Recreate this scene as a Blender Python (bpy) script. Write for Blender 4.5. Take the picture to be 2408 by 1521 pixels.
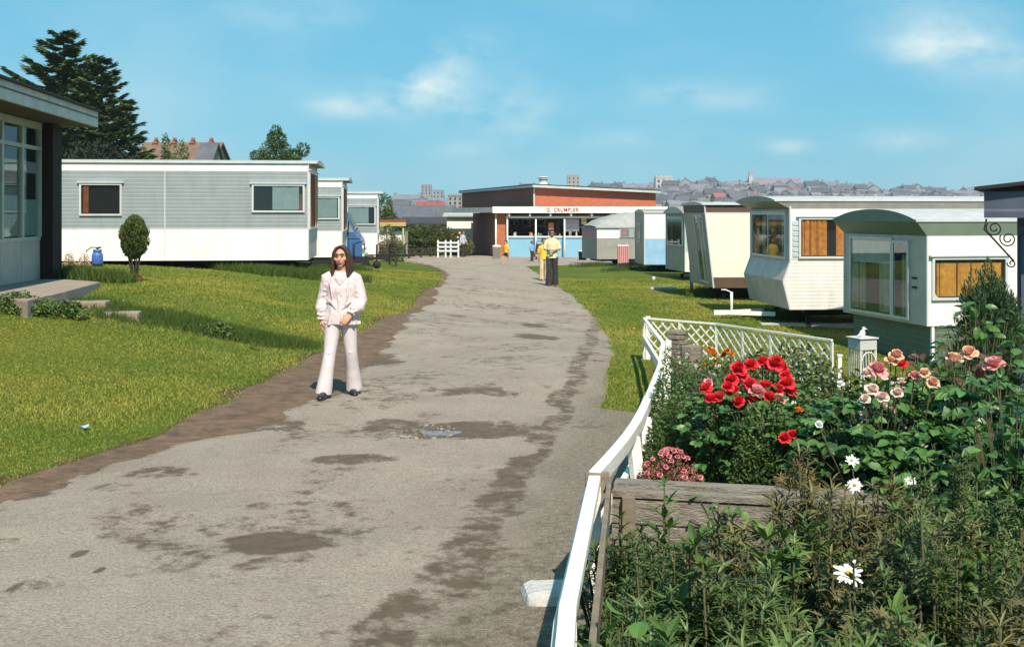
import bpy, bmesh, math, random
import numpy as np
from mathutils import Vector, Matrix, noise as mnoise

# ------------------------------------------------------------------ camera, sky, sun, exposure
for o in list(bpy.data.objects): bpy.data.objects.remove(o)
SC = bpy.context.scene
COL = SC.collection
CAMZ = 2.0; FPX = 2650.0; HZ = 505.0; CX = 1204.0      # the photograph measured on a 2408-wide print
cam_d = bpy.data.cameras.new("camera"); cam = bpy.data.objects.new("camera", cam_d); COL.objects.link(cam)
cam.location = (0, 0, CAMZ); cam.rotation_euler = (math.radians(90), 0, 0)
cam_d.sensor_width = 36; cam_d.lens = 36 * FPX / 2408.0; cam_d.shift_y = -(760.5 - HZ) / 2408.0
cam_d.clip_start = 0.05; cam_d.clip_end = 6000
SC.camera = cam
SUN_EL = math.radians(48); SUN_AZ = math.radians(14)   # azimuth measured from straight behind the camera towards the right
sx, sy, sz = math.sin(SUN_AZ)*math.cos(SUN_EL), -math.cos(SUN_AZ)*math.cos(SUN_EL), math.sin(SUN_EL)
sun_d = bpy.data.lights.new("sun", 'SUN'); sun_d.energy = 5.0; sun_d.angle = math.radians(0.55); sun_d.color = (1.0, 0.90, 0.76)
sun = bpy.data.objects.new("sun", sun_d); COL.objects.link(sun); sun.location = (20, -20, 30)
sun.rotation_euler = Vector((sx, sy, sz)).to_track_quat('Z', 'Y').to_euler()
SC.view_settings.view_transform = 'Standard'; SC.view_settings.look = 'None'
SC.view_settings.exposure = 0.44; SC.view_settings.gamma = 1; SC.view_settings.use_curve_mapping = False
SC.cycles.max_bounces = 6; SC.cycles.transparent_max_bounces = 12; SC.cycles.volume_bounces = 0
SC.cycles.use_denoising = True

world = bpy.data.worlds.new("World"); SC.world = world; world.use_nodes = True
def build_world():
    nt = world.node_tree; N = nt.nodes; L = nt.links
    for n in list(N): N.remove(n)
    out = N.new('ShaderNodeOutputWorld'); bg = N.new('ShaderNodeBackground'); L.new(bg.outputs[0], out.inputs[0])
    sky = N.new('ShaderNodeTexSky'); sky.sky_type = 'NISHITA'; sky.sun_disc = False
    sky.sun_elevation = SUN_EL; sky.sun_rotation = math.atan2(sx, sy)
    sky.air_density = 1.0; sky.dust_density = 0.3; sky.ozone_density = 2.0; sky.altitude = 50
    tint = N.new('ShaderNodeMix'); tint.data_type = 'RGBA'; tint.blend_type = 'MULTIPLY'; tint.inputs[0].default_value = 1
    L.new(sky.outputs[0], tint.inputs[6]); tint.inputs[7].default_value = (0.80, 1.15, 1.08, 1)
    even = N.new('ShaderNodeMix'); even.data_type = 'RGBA'; even.inputs[0].default_value = 0.78
    L.new(tint.outputs[2], even.inputs[6]); even.inputs[7].default_value = (0.95, 4.15, 6.25, 1)
    geo = N.new('ShaderNodeTexCoord'); vec = geo.outputs['Generated']
    def math_(op, a, b=None):
        m = N.new('ShaderNodeMath'); m.operation = op
        for i, v in enumerate((a, b)):
            if v is None: continue
            if isinstance(v, (int, float)): m.inputs[i].default_value = v
            else: L.new(v, m.inputs[i])
        return m.outputs[0]
    mp = N.new('ShaderNodeMapping'); L.new(vec, mp.inputs[0]); mp.inputs['Scale'].default_value = (1, 1, 1.9)
    n1 = N.new('ShaderNodeTexNoise'); n1.inputs['Scale'].default_value = 6.0; n1.inputs['Detail'].default_value = 9; n1.inputs['Roughness'].default_value = 0.6
    L.new(mp.outputs[0], n1.inputs['Vector'])
    n2 = N.new('ShaderNodeTexNoise'); n2.inputs['Scale'].default_value = 2.6; n2.inputs['Detail'].default_value = 4
    L.new(mp.outputs[0], n2.inputs['Vector'])
    wisp = N.new('ShaderNodeMapRange'); wisp.inputs[1].default_value = 0.46; wisp.inputs[2].default_value = 0.8; wisp.inputs[3].default_value = 0; wisp.inputs[4].default_value = 0.34
    L.new(math_('ADD', math_('MULTIPLY', n1.outputs[0], 0.45), math_('MULTIPLY', n2.outputs[0], 0.55)), wisp.inputs[0])
    total = wisp.outputs[0]
    # cumulus banks standing in fixed directions of the sky: (direction x/y, z/y, spread sideways, spread upwards, strength)
    banks = [(975, 215, 75, 45, 1.5), (1180, 260, 100, 45, .95), (820, 250, 70, 24, .9), (1150, 120, 80, 40, .42),
             (2260, 75, 150, 55, .62), (2190, 120, 90, 30, 1.0), (2390, 150, 80, 40, .5), (1850, 345, 45, 14, .8), (2110, 325, 80, 24, .75), (1650, 225, 130, 24, .7), (1080, 350, 60, 18, .5),
             (680, 40, 160, 25, .4), (1050, 160, 60, 40, .6), (1450, 330, 150, 20, .35)]
    sep = N.new('ShaderNodeSeparateXYZ'); L.new(vec, sep.inputs[0])
    vx = math_('DIVIDE', sep.outputs[0], sep.outputs[1]); vz = math_('DIVIDE', sep.outputs[2], sep.outputs[1])
    nd = N.new('ShaderNodeTexNoise'); nd.inputs['Scale'].default_value = 16; nd.inputs['Detail'].default_value = 7; nd.inputs['Roughness'].default_value = 0.58
    L.new(mp.outputs[0], nd.inputs['Vector'])
    bank = None
    for (px, py, rx, rz, s) in banks:
        a = (px - CX) / FPX; b = (HZ - py) / FPX
        dx = math_('DIVIDE', math_('SUBTRACT', vx, a), rx / FPX * 1.25); dz = math_('DIVIDE', math_('SUBTRACT', vz, b), rz / FPX * 1.25)
        r2 = math_('ADD', math_('MULTIPLY', dx, dx), math_('MULTIPLY', dz, dz))
        g = math_('MULTIPLY', math_('POWER', 2.71828, math_('MULTIPLY', r2, -1.0)), s)
        bank = g if bank is None else math_('ADD', bank, g)
    lump = N.new('ShaderNodeMapRange'); lump.inputs[1].default_value = 0.36; lump.inputs[2].default_value = 0.68; lump.inputs[3].default_value = 0.0; lump.inputs[4].default_value = 1.0
    L.new(nd.outputs[0], lump.inputs[0])
    ahead = math_('GREATER_THAN', sep.outputs[1], 0.05)
    bankf = math_('MULTIPLY', math_('MULTIPLY', bank, lump.outputs[0]), ahead)
    fac = math_('MINIMUM', math_('ADD', math_('MULTIPLY', total, 0.9), math_('MULTIPLY', bankf, 0.62)), 0.74)
    cl = N.new('ShaderNodeMix'); cl.data_type = 'RGBA'; L.new(fac, cl.inputs[0]); L.new(even.outputs[2], cl.inputs[6]); cl.inputs[7].default_value = (7.6, 8.4, 8.0, 1)
    L.new(cl.outputs[2], bg.inputs[0]); bg.inputs[1].default_value = 0.090
build_world()

# ------------------------------------------------------------------ places
def PX(px, py, d): return Vector(((px - CX) / FPX * d, d, CAMZ - (py - HZ) / FPX * d))
_cp = np.array([(-6,1,-1.8),(0,1,-1.9),(5,1,-1.95),(-6,6,-1.78),(-3.7,8.2,-1.93),(-1.8,12,-1.94),(0.5,12,-1.95),(1.0,9,-1.95),(-5.5,12.3,-1.62),(-9,10,-1.5),
 (-3.8,16,-1.78),(-7.0,16,-1.22),(-7.6,18,-1.1),(-7.4,22,-1.25),(-12,20,-1.0),(-11,28,-1.2),(-5,28,-1.5),(-5,35,-1.75),(-12,36,-1.5),(-5,43,-2.0),(-12,45,-1.8),(0,20,-2.05),(-2.2,24,-2.0),
 (1.2,34.5,-2.21),(0,44,-2.28),(0,53,-2.34),(-5,52,-2.3),(0,62,-2.36),(-2.5,70,-2.36),(1.76,15,-1.92),(3.6,12.5,-2.05),(7,19,-2.55),(6,23.5,-2.38),(12,20,-2.6),(5,30,-2.27),
 (12,30,-2.4),(6,39,-2.3),(5.2,44,-2.25),(4,50,-2.28),(10,55,-2.4),(3,8,-2.0),(5,8,-2.1),(.5,5,-1.93),(3,4,-1.95),(10,10,-2.4),(-10,62,-2.4),(-20,50,-2.0),(20,50,-2.6),(-6.3,14.0,-1.27),(-5.7,16.6,-1.28),
 (-25,20,-.9),(25,20,-2.8),(0,85,-2.6),(-20,85,-2.6),(20,85,-3.0)], float)
def _phi(r): return np.sqrt(r * r + 4.0)
_A = _phi(np.linalg.norm(_cp[:, None, :2] - _cp[None, :, :2], axis=2))
_cm = _cp[:, 2].mean(); _wt = np.linalg.solve(_A + 0.02 * np.eye(len(_cp)), _cp[:, 2] - _cm)
_RA = np.array([-3, -1.2, -.16, -.10, -.04, 0.0, .05, .12, .17, .25, .30, .40, .50, 1.2, 3]); _RH = np.array([-6, -6, -6, 6, 8, 14, 15.5, 17.5, 21, 20.5, 16.5, 13.5, 12.5, 3, 0.])
def Gv(x, y):
    x = np.asarray(x, float); y = np.asarray(y, float); sh = x.shape
    xf = x.ravel(); yf = y.ravel(); out = np.empty(xf.size)
    for i in range(0, xf.size, 20000):
        a = np.clip(xf[i:i+20000], -30, 30); b = np.clip(yf[i:i+20000], 0, 90)
        r = np.sqrt((a[:, None]-_cp[None, :, 0])**2 + (b[:, None]-_cp[None, :, 1])**2)
        out[i:i+20000] = _phi(r) @ _wt + _cm
    d = np.maximum(yf, 1.0); a = xf / d
    ridge = np.interp(a, _RA, _RH)
    far = np.interp(d, [0, 90, 160, 300, 900, 1000, 3000], [0, 0, 0, .12, 1.0, 1.0, -1.5])
    fall = np.interp(d, [0, 85, 160, 300, 900, 3000], [0, 0, -4, -5, 0, -30.])
    side = np.interp(np.abs(xf), [0, 30, 200], [0, 0, 1.0])
    out = out + np.where(yf > 85, fall + far * (ridge + 2.6), -1.0 * side * np.interp(np.abs(xf), [30, 300, 3000], [0, 4, 20]))
    return (out + CAMZ).reshape(sh)
def G(x, y): return float(Gv(np.array([x]), np.array([y]))[0])
def GP(px, py, lift=0.0):                                   # where the line of sight through a print pixel meets the ground
    a = (px - CX) / FPX; b = -(py - HZ) / FPX
    d = 2.0; prev = d
    while d < 200:
        if CAMZ + b * d <= G(a * d, d) + lift: break
        prev = d; d += max(0.1, d * 0.02)
    lo, hi = prev, d
    for _ in range(14):
        m = (lo + hi) / 2
        if CAMZ + b * m <= G(a * m, m) + lift: hi = m
        else: lo = m
    return Vector((a * hi, hi, CAMZ + b * hi))
# value noise for shapes and stains
_rs = np.random.RandomState(7); _NT = _rs.rand(256, 256)
def vn(x, y):
    xi = np.floor(x).astype(int); yi = np.floor(y).astype(int); fx = x - xi; fy = y - yi
    fx = fx*fx*(3-2*fx); fy = fy*fy*(3-2*fy)
    g = lambda i, j: _NT[i % 256, j % 256]
    return (g(xi, yi)*(1-fx)+g(xi+1, yi)*fx)*(1-fy) + (g(xi, yi+1)*(1-fx)+g(xi+1, yi+1)*fx)*fy
def fbm(x, y, oct=4):
    s = 0; a = .5
    for k in range(oct): s = s + a*vn(x*2**k+13.7*k, y*2**k+7.1*k); a *= .5
    return s / (1 - .5**oct)

# ------------------------------------------------------------------ materials
MATS = {}
def new_mat(name):
    m = bpy.data.materials.new(name); m.use_nodes = True
    nt = m.node_tree
    for n in list(nt.nodes): nt.nodes.remove(n)
    out = nt.nodes.new('ShaderNodeOutputMaterial'); p = nt.nodes.new('ShaderNodeBsdfPrincipled'); nt.links.new(p.outputs[0], out.inputs[0])
    return m, nt, p, out
def lin(c): return tuple((v/12.92 if v <= .04045 else ((v+.055)/1.055)**2.4) for v in c)
def mat(name, col, rough=.6, var=.12, scale=3.0, col2=None, dirt=0.0, bump=0.0, bscale=40.0, rib=None, metal=0.0, stretch=(1, 1, 1), brick=None, island=False, iw=.62, trans=0.0, spec=.4, plank=None):
    if name in MATS: return MATS[name]
    m, nt, p, out = new_mat(name); N = nt.nodes; L = nt.links
    tc = N.new('ShaderNodeTexCoord'); mp = N.new('ShaderNodeMapping'); L.new(tc.outputs['Object'], mp.inputs[0]); mp.inputs['Scale'].default_value = stretch
    c2 = col2 or tuple(v * (1 - var * 2.2) for v in col)
    if island:
        g = N.new('ShaderNodeNewGeometry'); fac0 = g.outputs['Random Per Island']
        nz = N.new('ShaderNodeTexNoise'); nz.inputs['Scale'].default_value = scale; nz.inputs['Detail'].default_value = 2; L.new(mp.outputs[0], nz.inputs['Vector'])
        mm = N.new('ShaderNodeMath'); mm.operation = 'MULTIPLY_ADD'; L.new(fac0, mm.inputs[0]); mm.inputs[1].default_value = iw
        m2 = N.new('ShaderNodeMath'); m2.operation = 'MULTIPLY'; mq = N.new('ShaderNodeMapRange'); mq.inputs[1].default_value = .36; mq.inputs[2].default_value = .64; L.new(nz.outputs[0], mq.inputs[0]); L.new(mq.outputs[0], m2.inputs[0]); m2.inputs[1].default_value = 1-iw; L.new(m2.outputs[0], mm.inputs[2])
        fac = mm.outputs[0]
    else:
        nz = N.new('ShaderNodeTexNoise'); nz.inputs['Scale'].default_value = scale; nz.inputs['Detail'].default_value = 6; nz.inputs['Roughness'].default_value = .62; L.new(mp.outputs[0], nz.inputs['Vector'])
        mr = N.new('ShaderNodeMapRange'); mr.inputs[1].default_value = .32; mr.inputs[2].default_value = .72; L.new(nz.outputs[0], mr.inputs[0]); fac = mr.outputs[0]
    mx = N.new('ShaderNodeMix'); mx.data_type = 'RGBA'; L.new(fac, mx.inputs[0]); mx.inputs[6].default_value = (*col, 1); mx.inputs[7].default_value = (*c2, 1)
    colout = mx.outputs[2]
    if brick:
        bt = N.new('ShaderNodeTexBrick'); bt.inputs['Scale'].default_value = 1.0; bt.inputs['Brick Width'].default_value = .225; bt.inputs['Row Height'].default_value = .075
        bt.inputs['Mortar Size'].default_value = .009; bt.inputs['Color1'].default_value = (*col, 1); bt.inputs['Color2'].default_value = (*[v*.7 for v in col], 1); bt.inputs['Mortar'].default_value = (*brick, 1)
        cb = N.new('ShaderNodeCombineXYZ'); sp = N.new('ShaderNodeSeparateXYZ'); L.new(tc.outputs['Object'], sp.inputs[0])
        ad = N.new('ShaderNodeMath'); ad.operation = 'ADD'; L.new(sp.outputs[0], ad.inputs[0]); L.new(sp.outputs[1], ad.inputs[1]); L.new(ad.outputs[0], cb.inputs[0]); L.new(sp.outputs[2], cb.inputs[1])
        L.new(cb.outputs[0], bt.inputs['Vector'])
        mb = N.new('ShaderNodeMix'); mb.data_type = 'RGBA'; mb.inputs[0].default_value = .75; L.new(colout, mb.inputs[6]); L.new(bt.outputs[0], mb.inputs[7]); colout = mb.outputs[2]
    if dirt:
        nd = N.new('ShaderNodeTexNoise'); nd.inputs['Scale'].default_value = 1.7; nd.inputs['Detail'].default_value = 8; nd.inputs['Roughness'].default_value = .7
        md = N.new('ShaderNodeMapping'); md.inputs['Scale'].default_value = (2.2, 2.2, .5); L.new(tc.outputs['Object'], md.inputs[0]); L.new(md.outputs[0], nd.inputs['Vector'])
        rd = N.new('ShaderNodeMapRange'); rd.inputs[1].default_value = .5; rd.inputs[2].default_value = .78; rd.inputs[4].default_value = dirt; L.new(nd.outputs[0], rd.inputs[0])
        m3 = N.new('ShaderNodeMix'); m3.data_type = 'RGBA'; L.new(rd.outputs[0], m3.inputs[0]); L.new(colout, m3.inputs[6]); m3.inputs[7].default_value = (.16, .13, .09, 1); colout = m3.outputs[2]
    L.new(colout, p.inputs['Base Color']); p.inputs['Roughness'].default_value = rough; p.inputs['Metallic'].default_value = metal
    p.inputs['Specular IOR Level'].default_value = spec
    hsum = None
    def addh(o_, k):
        nonlocal hsum
        mu = N.new('ShaderNodeMath'); mu.operation = 'MULTIPLY'; L.new(o_, mu.inputs[0]); mu.inputs[1].default_value = k
        if hsum is None: hsum = mu.outputs[0]
        else:
            a = N.new('ShaderNodeMath'); L.new(hsum, a.inputs[0]); L.new(mu.outputs[0], a.inputs[1]); hsum = a.outputs[0]
    if bump:
        nb = N.new('ShaderNodeTexNoise'); nb.inputs['Scale'].default_value = bscale; nb.inputs['Detail'].default_value = 4; L.new(mp.outputs[0], nb.inputs['Vector']); addh(nb.outputs[0], bump)
    if brick: 
        inv = N.new('ShaderNodeMath'); inv.operation = 'SUBTRACT'; inv.inputs[0].default_value = 1; L.new(bt.outputs['Fac'], inv.inputs[1]); addh(inv.outputs[0], .006)
    if rib:                                             # horizontally ribbed or lapped sheet: saw profile up the wall
        sp2 = N.new('ShaderNodeSeparateXYZ'); L.new(tc.outputs['Object'], sp2.inputs[0])
        dv = N.new('ShaderNodeMath'); dv.operation = 'DIVIDE'; L.new(sp2.outputs[2], dv.inputs[0]); dv.inputs[1].default_value = rib
        fr = N.new('ShaderNodeMath'); fr.operation = 'FRACT'; L.new(dv.outputs[0], fr.inputs[0])
        pw = N.new('ShaderNodeMath'); pw.operation = 'PINGPONG'; L.new(fr.outputs[0], pw.inputs[0]); pw.inputs[1].default_value = .82
        addh(pw.outputs[0], rib * .16)
    if hsum is not None:
        b = N.new('ShaderNodeBump'); b.inputs['Distance'].default_value = 1.0; b.inputs['Strength'].default_value = 1.0; L.new(hsum, b.inputs['Height']); L.new(b.outputs[0], p.inputs['Normal'])
    if trans:
        tr = N.new('ShaderNodeBsdfTranslucent'); L.new(colout, tr.inputs[0]); ms = N.new('ShaderNodeMixShader'); ms.inputs[0].default_value = trans
        L.new(p.outputs[0], ms.inputs[1]); L.new(tr.outputs[0], ms.inputs[2]); L.new(ms.outputs[0], out.inputs[0])
    MATS[name] = m; return m
def glass(name, tint=(.9, .95, .95), refl=.02, rough=.02):
    if name in MATS: return MATS[name]
    m, nt, p, out = new_mat(name); N = nt.nodes; L = nt.links
    N.remove(p); t = N.new('ShaderNodeBsdfTransparent'); t.inputs[0].default_value = (*tint, 1)
    g = N.new('ShaderNodeBsdfGlossy'); g.inputs['Roughness'].default_value = rough; g.inputs[0].default_value = (.9, .95, 1, 1)
    lw = N.new('ShaderNodeLayerWeight'); lw.inputs[0].default_value = .35
    ad = N.new('ShaderNodeMath'); ad.operation = 'MULTIPLY_ADD'; L.new(lw.outputs[0], ad.inputs[0]); ad.inputs[1].default_value = .13; ad.inputs[2].default_value = refl; ad.use_clamp = True
    ms = N.new('ShaderNodeMixShader'); L.new(ad.outputs[0], ms.inputs[0]); L.new(t.outputs[0], ms.inputs[1]); L.new(g.outputs[0], ms.inputs[2]); L.new(ms.outputs[0], out.inputs[0])
    MATS[name] = m; return m

# ------------------------------------------------------------------ mesh building
def mesh_np(name, V, F, mats, midx=None, smooth=False):
    """V (n,3); F: (m,k) array, or list of index tuples"""
    me = bpy.data.meshes.new(name)
    V = np.asarray(V, np.float32)
    if isinstance(F, np.ndarray):
        k = F.shape[1]; nl = F.size; loops = F.ravel().astype(np.int32); starts = np.arange(0, nl, k, dtype=np.int32); tot = np.full(len(F), k, np.int32)
    else:
        tot = np.array([len(f) for f in F], np.int32); loops = np.array([i for f in F for i in f], np.int32); starts = np.concatenate([[0], np.cumsum(tot)[:-1]]).astype(np.int32)
    me.vertices.add(len(V)); me.vertices.foreach_set('co', V.ravel())
    me.loops.add(len(loops)); me.loops.foreach_set('vertex_index', loops)
    me.polygons.add(len(tot)); me.polygons.foreach_set('loop_start', starts); me.polygons.foreach_set('loop_total', tot)
    if midx is not None: me.polygons.foreach_set('material_index', np.asarray(midx, np.int32))
    me.polygons.foreach_set('use_smooth', np.full(len(tot), smooth, bool) if not isinstance(smooth, np.ndarray) else smooth)
    for m in (mats if isinstance(mats, (list, tuple)) else [mats]): me.materials.append(m)
    me.update(calc_edges=True); me.validate()
    return me
def link(name, me, parent=None, loc=(0, 0, 0), rot=(0, 0, 0)):
    o = bpy.data.objects.new(name, me); COL.objects.link(o); o.location = loc; o.rotation_euler = rot
    if parent is not None: o.parent = parent
    return o
def tag(o, label=None, cat=None, group=None, kind=None):
    if label: o['label'] = label
    if cat: o['category'] = cat
    if group: o['group'] = group
    if kind: o['kind'] = kind
    return o
def thing(name, label, cat, loc=(0, 0, 0), rotz=0, group=None):
    o = bpy.data.objects.new(name, None); COL.objects.link(o); o.location = loc; o.rotation_euler = (0, 0, rotz); o.empty_display_size = .2
    return tag(o, label, cat, group)
def copy_tree(o, parent=None):
    c = o.copy(); COL.objects.link(c); c.parent = parent
    for ch in list(o.children): copy_tree(ch, c)
    return c
class MB:
    def __init__(s): s.V = []; s.F = []; s.M = []; s.S = []
    def add(s, V, F, m=0, smooth=False):
        b = len(s.V); s.V += [tuple(v) for v in V]
        for f in F: s.F.append(tuple(i + b for i in f)); s.M.append(m); s.S.append(smooth)
        return s
    def box(s, x0, x1, y0, y1, z0, z1, m=0):
        V = [(x, y, z) for z in (z0, z1) for y in (y0, y1) for x in (x0, x1)]
        return s.add(V, [(0, 2, 3, 1), (4, 5, 7, 6), (0, 1, 5, 4), (2, 6, 7, 3), (0, 4, 6, 2), (1, 3, 7, 5)], m)
    def prism(s, poly, fn, a, b, m=0):                       # polygon swept from a to b; fn(p, t) -> point
        n = len(poly); V = [fn(p, a) for p in poly] + [fn(p, b) for p in poly]
        return s.add(V, [tuple(range(n))[::-1], tuple(range(n, 2*n))] + [(i, (i+1) % n, n+(i+1) % n, n+i) for i in range(n)], m)
    def beam(s, p, q, w, h, up=(0, 0, 1), m=0):              # a board from p to q, w across, h along up
        p = Vector(p); q = Vector(q); t = (q - p).normalized(); a = t.cross(Vector(up)).normalized(); u = a.cross(t).normalized()
        V = [c + a*i*w/2 + u*j*h/2 for c in (p, q) for i, j in ((-1, -1), (1, -1), (1, 1), (-1, 1))]
        return s.add(V, [(3, 2, 1, 0), (4, 5, 6, 7), (0, 1, 5, 4), (1, 2, 6, 5), (2, 3, 7, 6), (3, 0, 4, 7)], m)
    def tube(s, pts, r, n=8, m=0, caps='flat', ell=None, smooth=True, ref=(0, 1, 0)):
        V, F = tube_geo(pts, r, n, caps, ell, ref); return s.add(V, F, m, smooth)
    def lathe(s, prof, c=(0, 0, 0), n=16, m=0, smooth=True):
        V = []; F = []
        for r, z in prof:
            for k in range(n): V.append((c[0]+r*math.cos(2*math.pi*k/n), c[1]+r*math.sin(2*math.pi*k/n), c[2]+z))
        for j in range(len(prof)-1):
            for k in range(n): F.append((j*n+k, j*n+(k+1) % n, (j+1)*n+(k+1) % n, (j+1)*n+k))
        F.append(tuple(range(n))[::-1]); F.append(tuple(range((len(prof)-1)*n, len(prof)*n)))
        return s.add(V, F, m, smooth)
    def blob(s, c, r, m=0, n=10, k=7, rot=None):
        V = []; F = []
        for j in range(k+1):
            th = math.pi*j/k
            for i in range(n):
                v = Vector((r[0]*math.sin(th)*math.cos(2*math.pi*i/n), r[1]*math.sin(th)*math.sin(2*math.pi*i/n), r[2]*math.cos(th)))
                if rot: v = rot @ v
                V.append(Vector(c)+v)
        for j in range(k):
            for i in range(n): F.append((j*n+i, (j+1)*n+i, (j+1)*n+(i+1) % n, j*n+(i+1) % n))
        return s.add(V, F, m, True)
    def build(s, name, mats, parent=None, loc=(0, 0, 0), rot=(0, 0, 0), bevel=0):
        me = mesh_np(name, np.array(s.V, float) if s.V else np.zeros((0, 3)), s.F, mats, s.M, np.array(s.S, bool))
        o = link(name, me, parent, loc, rot)
        if bevel:
            bm = o.modifiers.new('bevel', 'BEVEL'); bm.width = bevel; bm.segments = 2; bm.limit_method = 'ANGLE'; bm.angle_limit = math.radians(40)
        return o
def tube_geo(pts, r, n=8, caps='flat', ell=None, ref=(0, 1, 0)):
    pts = [Vector(p) for p in pts]; k = len(pts)
    rr = [r]*k if isinstance(r, (int, float)) else list(r)
    rr = [(x, x) if isinstance(x, (int, float)) else x for x in rr]
    if caps == 'round':
        t0 = (pts[0]-pts[1]).normalized(); t1 = (pts[-1]-pts[-2]).normalized()
        a0 = min(rr[0]); a1 = min(rr[-1]); P = []; R = []
        for q in (.98, .8, .45): P.append(pts[0]+t0*a0*q); R.append(tuple(v*math.sqrt(1-q*q) for v in rr[0]))
        P += pts; R += rr
        for q in (.45, .8, .98): P.append(pts[-1]+t1*a1*q); R.append(tuple(v*math.sqrt(1-q*q) for v in rr[-1]))
        pts, rr, k = P, R, len(P)
    V = []; F = []; ref = Vector(ref)
    for i in range(k):
        t = (pts[min(i+1, k-1)]-pts[max(i-1, 0)]); t = t.normalized() if t.length > 1e-9 else Vector((0, 0, 1))
        a = ref.cross(t)
        if a.length < .05: a = Vector((1, 0, 0)).cross(t)
        a.normalize(); b = t.cross(a).normalized()
        for j in range(n):
            c, s_ = math.cos(2*math.pi*j/n), math.sin(2*math.pi*j/n); V.append(pts[i]+a*c*rr[i][0]+b*s_*rr[i][1])
    for i in range(k-1):
        for j in range(n): F.append((i*n+j, i*n+(j+1) % n, (i+1)*n+(j+1) % n, (i+1)*n+j))
    F.append(tuple(range(n))[::-1]); F.append(tuple(range((k-1)*n, k*n)))
    return V, F
# leaves: P base points, D directions, N up-normals, Ls lengths, Ws widths; profile rows (t, half width); bend = droop, fold = keel
def leaf_geo(P, D, Nn, Ls, Ws, prof=((0, .12), (.35, 1), (.7, .8), (1, .04)), bend=.25, fold=.25):
    P = np.asarray(P, float); D = np.asarray(D, float); Nn = np.asarray(Nn, float); n = len(P)
    Ls = np.broadcast_to(Ls, n)[:, None].astype(float); Ws = np.broadcast_to(Ws, n)[:, None].astype(float); bend = np.broadcast_to(bend, n)[:, None]
    D = D/np.maximum(np.linalg.norm(D, axis=1, keepdims=True), 1e-9); S = np.cross(D, Nn); S /= np.maximum(np.linalg.norm(S, axis=1, keepdims=True), 1e-9); U = np.cross(S, D)
    R = []
    for t, w in prof:
        c = P + D*Ls*t*(1-.3*abs(bend)*t) - U*Ls*bend*t*t
        R += [c + S*Ws*w*.5 + U*Ws*w*fold*.5, c, c - S*Ws*w*.5 + U*Ws*w*fold*.5]
    V = np.stack(R, 1).reshape(-1, 3); k = len(prof); f = []
    for j in range(k-1):
        f += [(3*j, 3*j+3, 3*j+4, 3*j+1), (3*j+1, 3*j+4, 3*j+5, 3*j+2)]
    F = (np.array(f)[None] + (np.arange(n)*3*k)[:, None, None]).reshape(-1, 4)
    return V, F
def rnd_dirs(rs, n, up=0.0):
    v = rs.normal(size=(n, 3)); v[:, 2] += up; return v/np.linalg.norm(v, axis=1, keepdims=True)
def cat_geo(L):
    Vs = []; Fs = []; b = 0
    for V, F in L: Vs.append(V); Fs.append(F+b); b += len(V)
    return np.concatenate(Vs), np.concatenate(Fs)
# ------------------------------------------------------------------ ground, road, verge, grass
def ground_mat():
    m, nt, p, out = new_mat('turf_ground'); N = nt.nodes; L = nt.links
    tc = N.new('ShaderNodeTexCoord')
    def noise(s, d=6, r=.6):
        n = N.new('ShaderNodeTexNoise'); n.inputs['Scale'].default_value = s; n.inputs['Detail'].default_value = d; n.inputs['Roughness'].default_value = r; L.new(tc.outputs['Object'], n.inputs['Vector']); return n.outputs[0]
    r = N.new('ShaderNodeValToRGB'); L.new(noise(.55), r.inputs[0])
    e = r.color_ramp.elements; e[0].position = .3; e[0].color = (.08, .13, .02, 1); e[1].position = .75; e[1].color = (.19, .18, .04, 1)
    x = e.new(.52); x.color = (.11, .145, .022, 1)
    r2 = N.new('ShaderNodeValToRGB'); L.new(noise(26, 4), r2.inputs[0]); e = r2.color_ramp.elements; e[0].position = .3; e[0].color = (.45, .5, .4, 1); e[1].position = .7; e[1].color = (1.25, 1.2, 1.1, 1)
    mx = N.new('ShaderNodeMix'); mx.data_type = 'RGBA'; mx.blend_type = 'MULTIPLY'; mx.inputs[0].default_value = .8; L.new(r.outputs[0], mx.inputs[6]); L.new(r2.outputs[0], mx.inputs[7])
    at = N.new('ShaderNodeAttribute'); at.attribute_name = 'soil'; mr = N.new('ShaderNodeMath'); mr.operation = 'ADD'; L.new(at.outputs['Fac'], mr.inputs[0])
    n3 = N.new('ShaderNodeMath'); n3.operation = 'MULTIPLY_ADD'; L.new(noise(3.5), n3.inputs[0]); n3.inputs[1].default_value = .9; n3.inputs[2].default_value = -.45; L.new(n3.outputs[0], mr.inputs[1])
    st = N.new('ShaderNodeMapRange'); st.inputs[1].default_value = .42; st.inputs[2].default_value = .58; L.new(mr.outputs[0], st.inputs[0])
    m3 = N.new('ShaderNodeMix'); m3.data_type = 'RGBA'; L.new(st.outputs[0], m3.inputs[0]); L.new(mx.outputs[2], m3.inputs[6]); m3.inputs[7].default_value = (.10, .062, .036, 1)
    L.new(m3.outputs[2], p.inputs['Base Color']); p.inputs['Roughness'].default_value = .95; p.inputs['Specular IOR Level'].default_value = .1
    b = N.new('ShaderNodeBump'); b.inputs['Distance'].default_value = .04; L.new(noise(30, 5), b.inputs['Height']); L.new(b.outputs[0], p.inputs['Normal'])
    return m
M_GROUND = ground_mat()
def axis(lo, hi, fine, growth):
    a = [0.0]; st = fine
    while a[-1] < hi:
        if a[-1] > 14: st *= growth
        a.append(a[-1]+st)
    b = [0.0]; st = fine
    while b[-1] > lo:
        if b[-1] < -14: st *= growth
        b.append(b[-1]-st)
    return np.array(b[::-1][:-1] + a)
gx = axis(-1500, 1500, .22, 1.10); gy = []
y = -6.0; st = .22
while y < 1350:
    gy.append(y); 
    if y > 26: st *= 1.035
    y += st
gy = np.concatenate([[-300, -80, -30, -12], gy])
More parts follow.
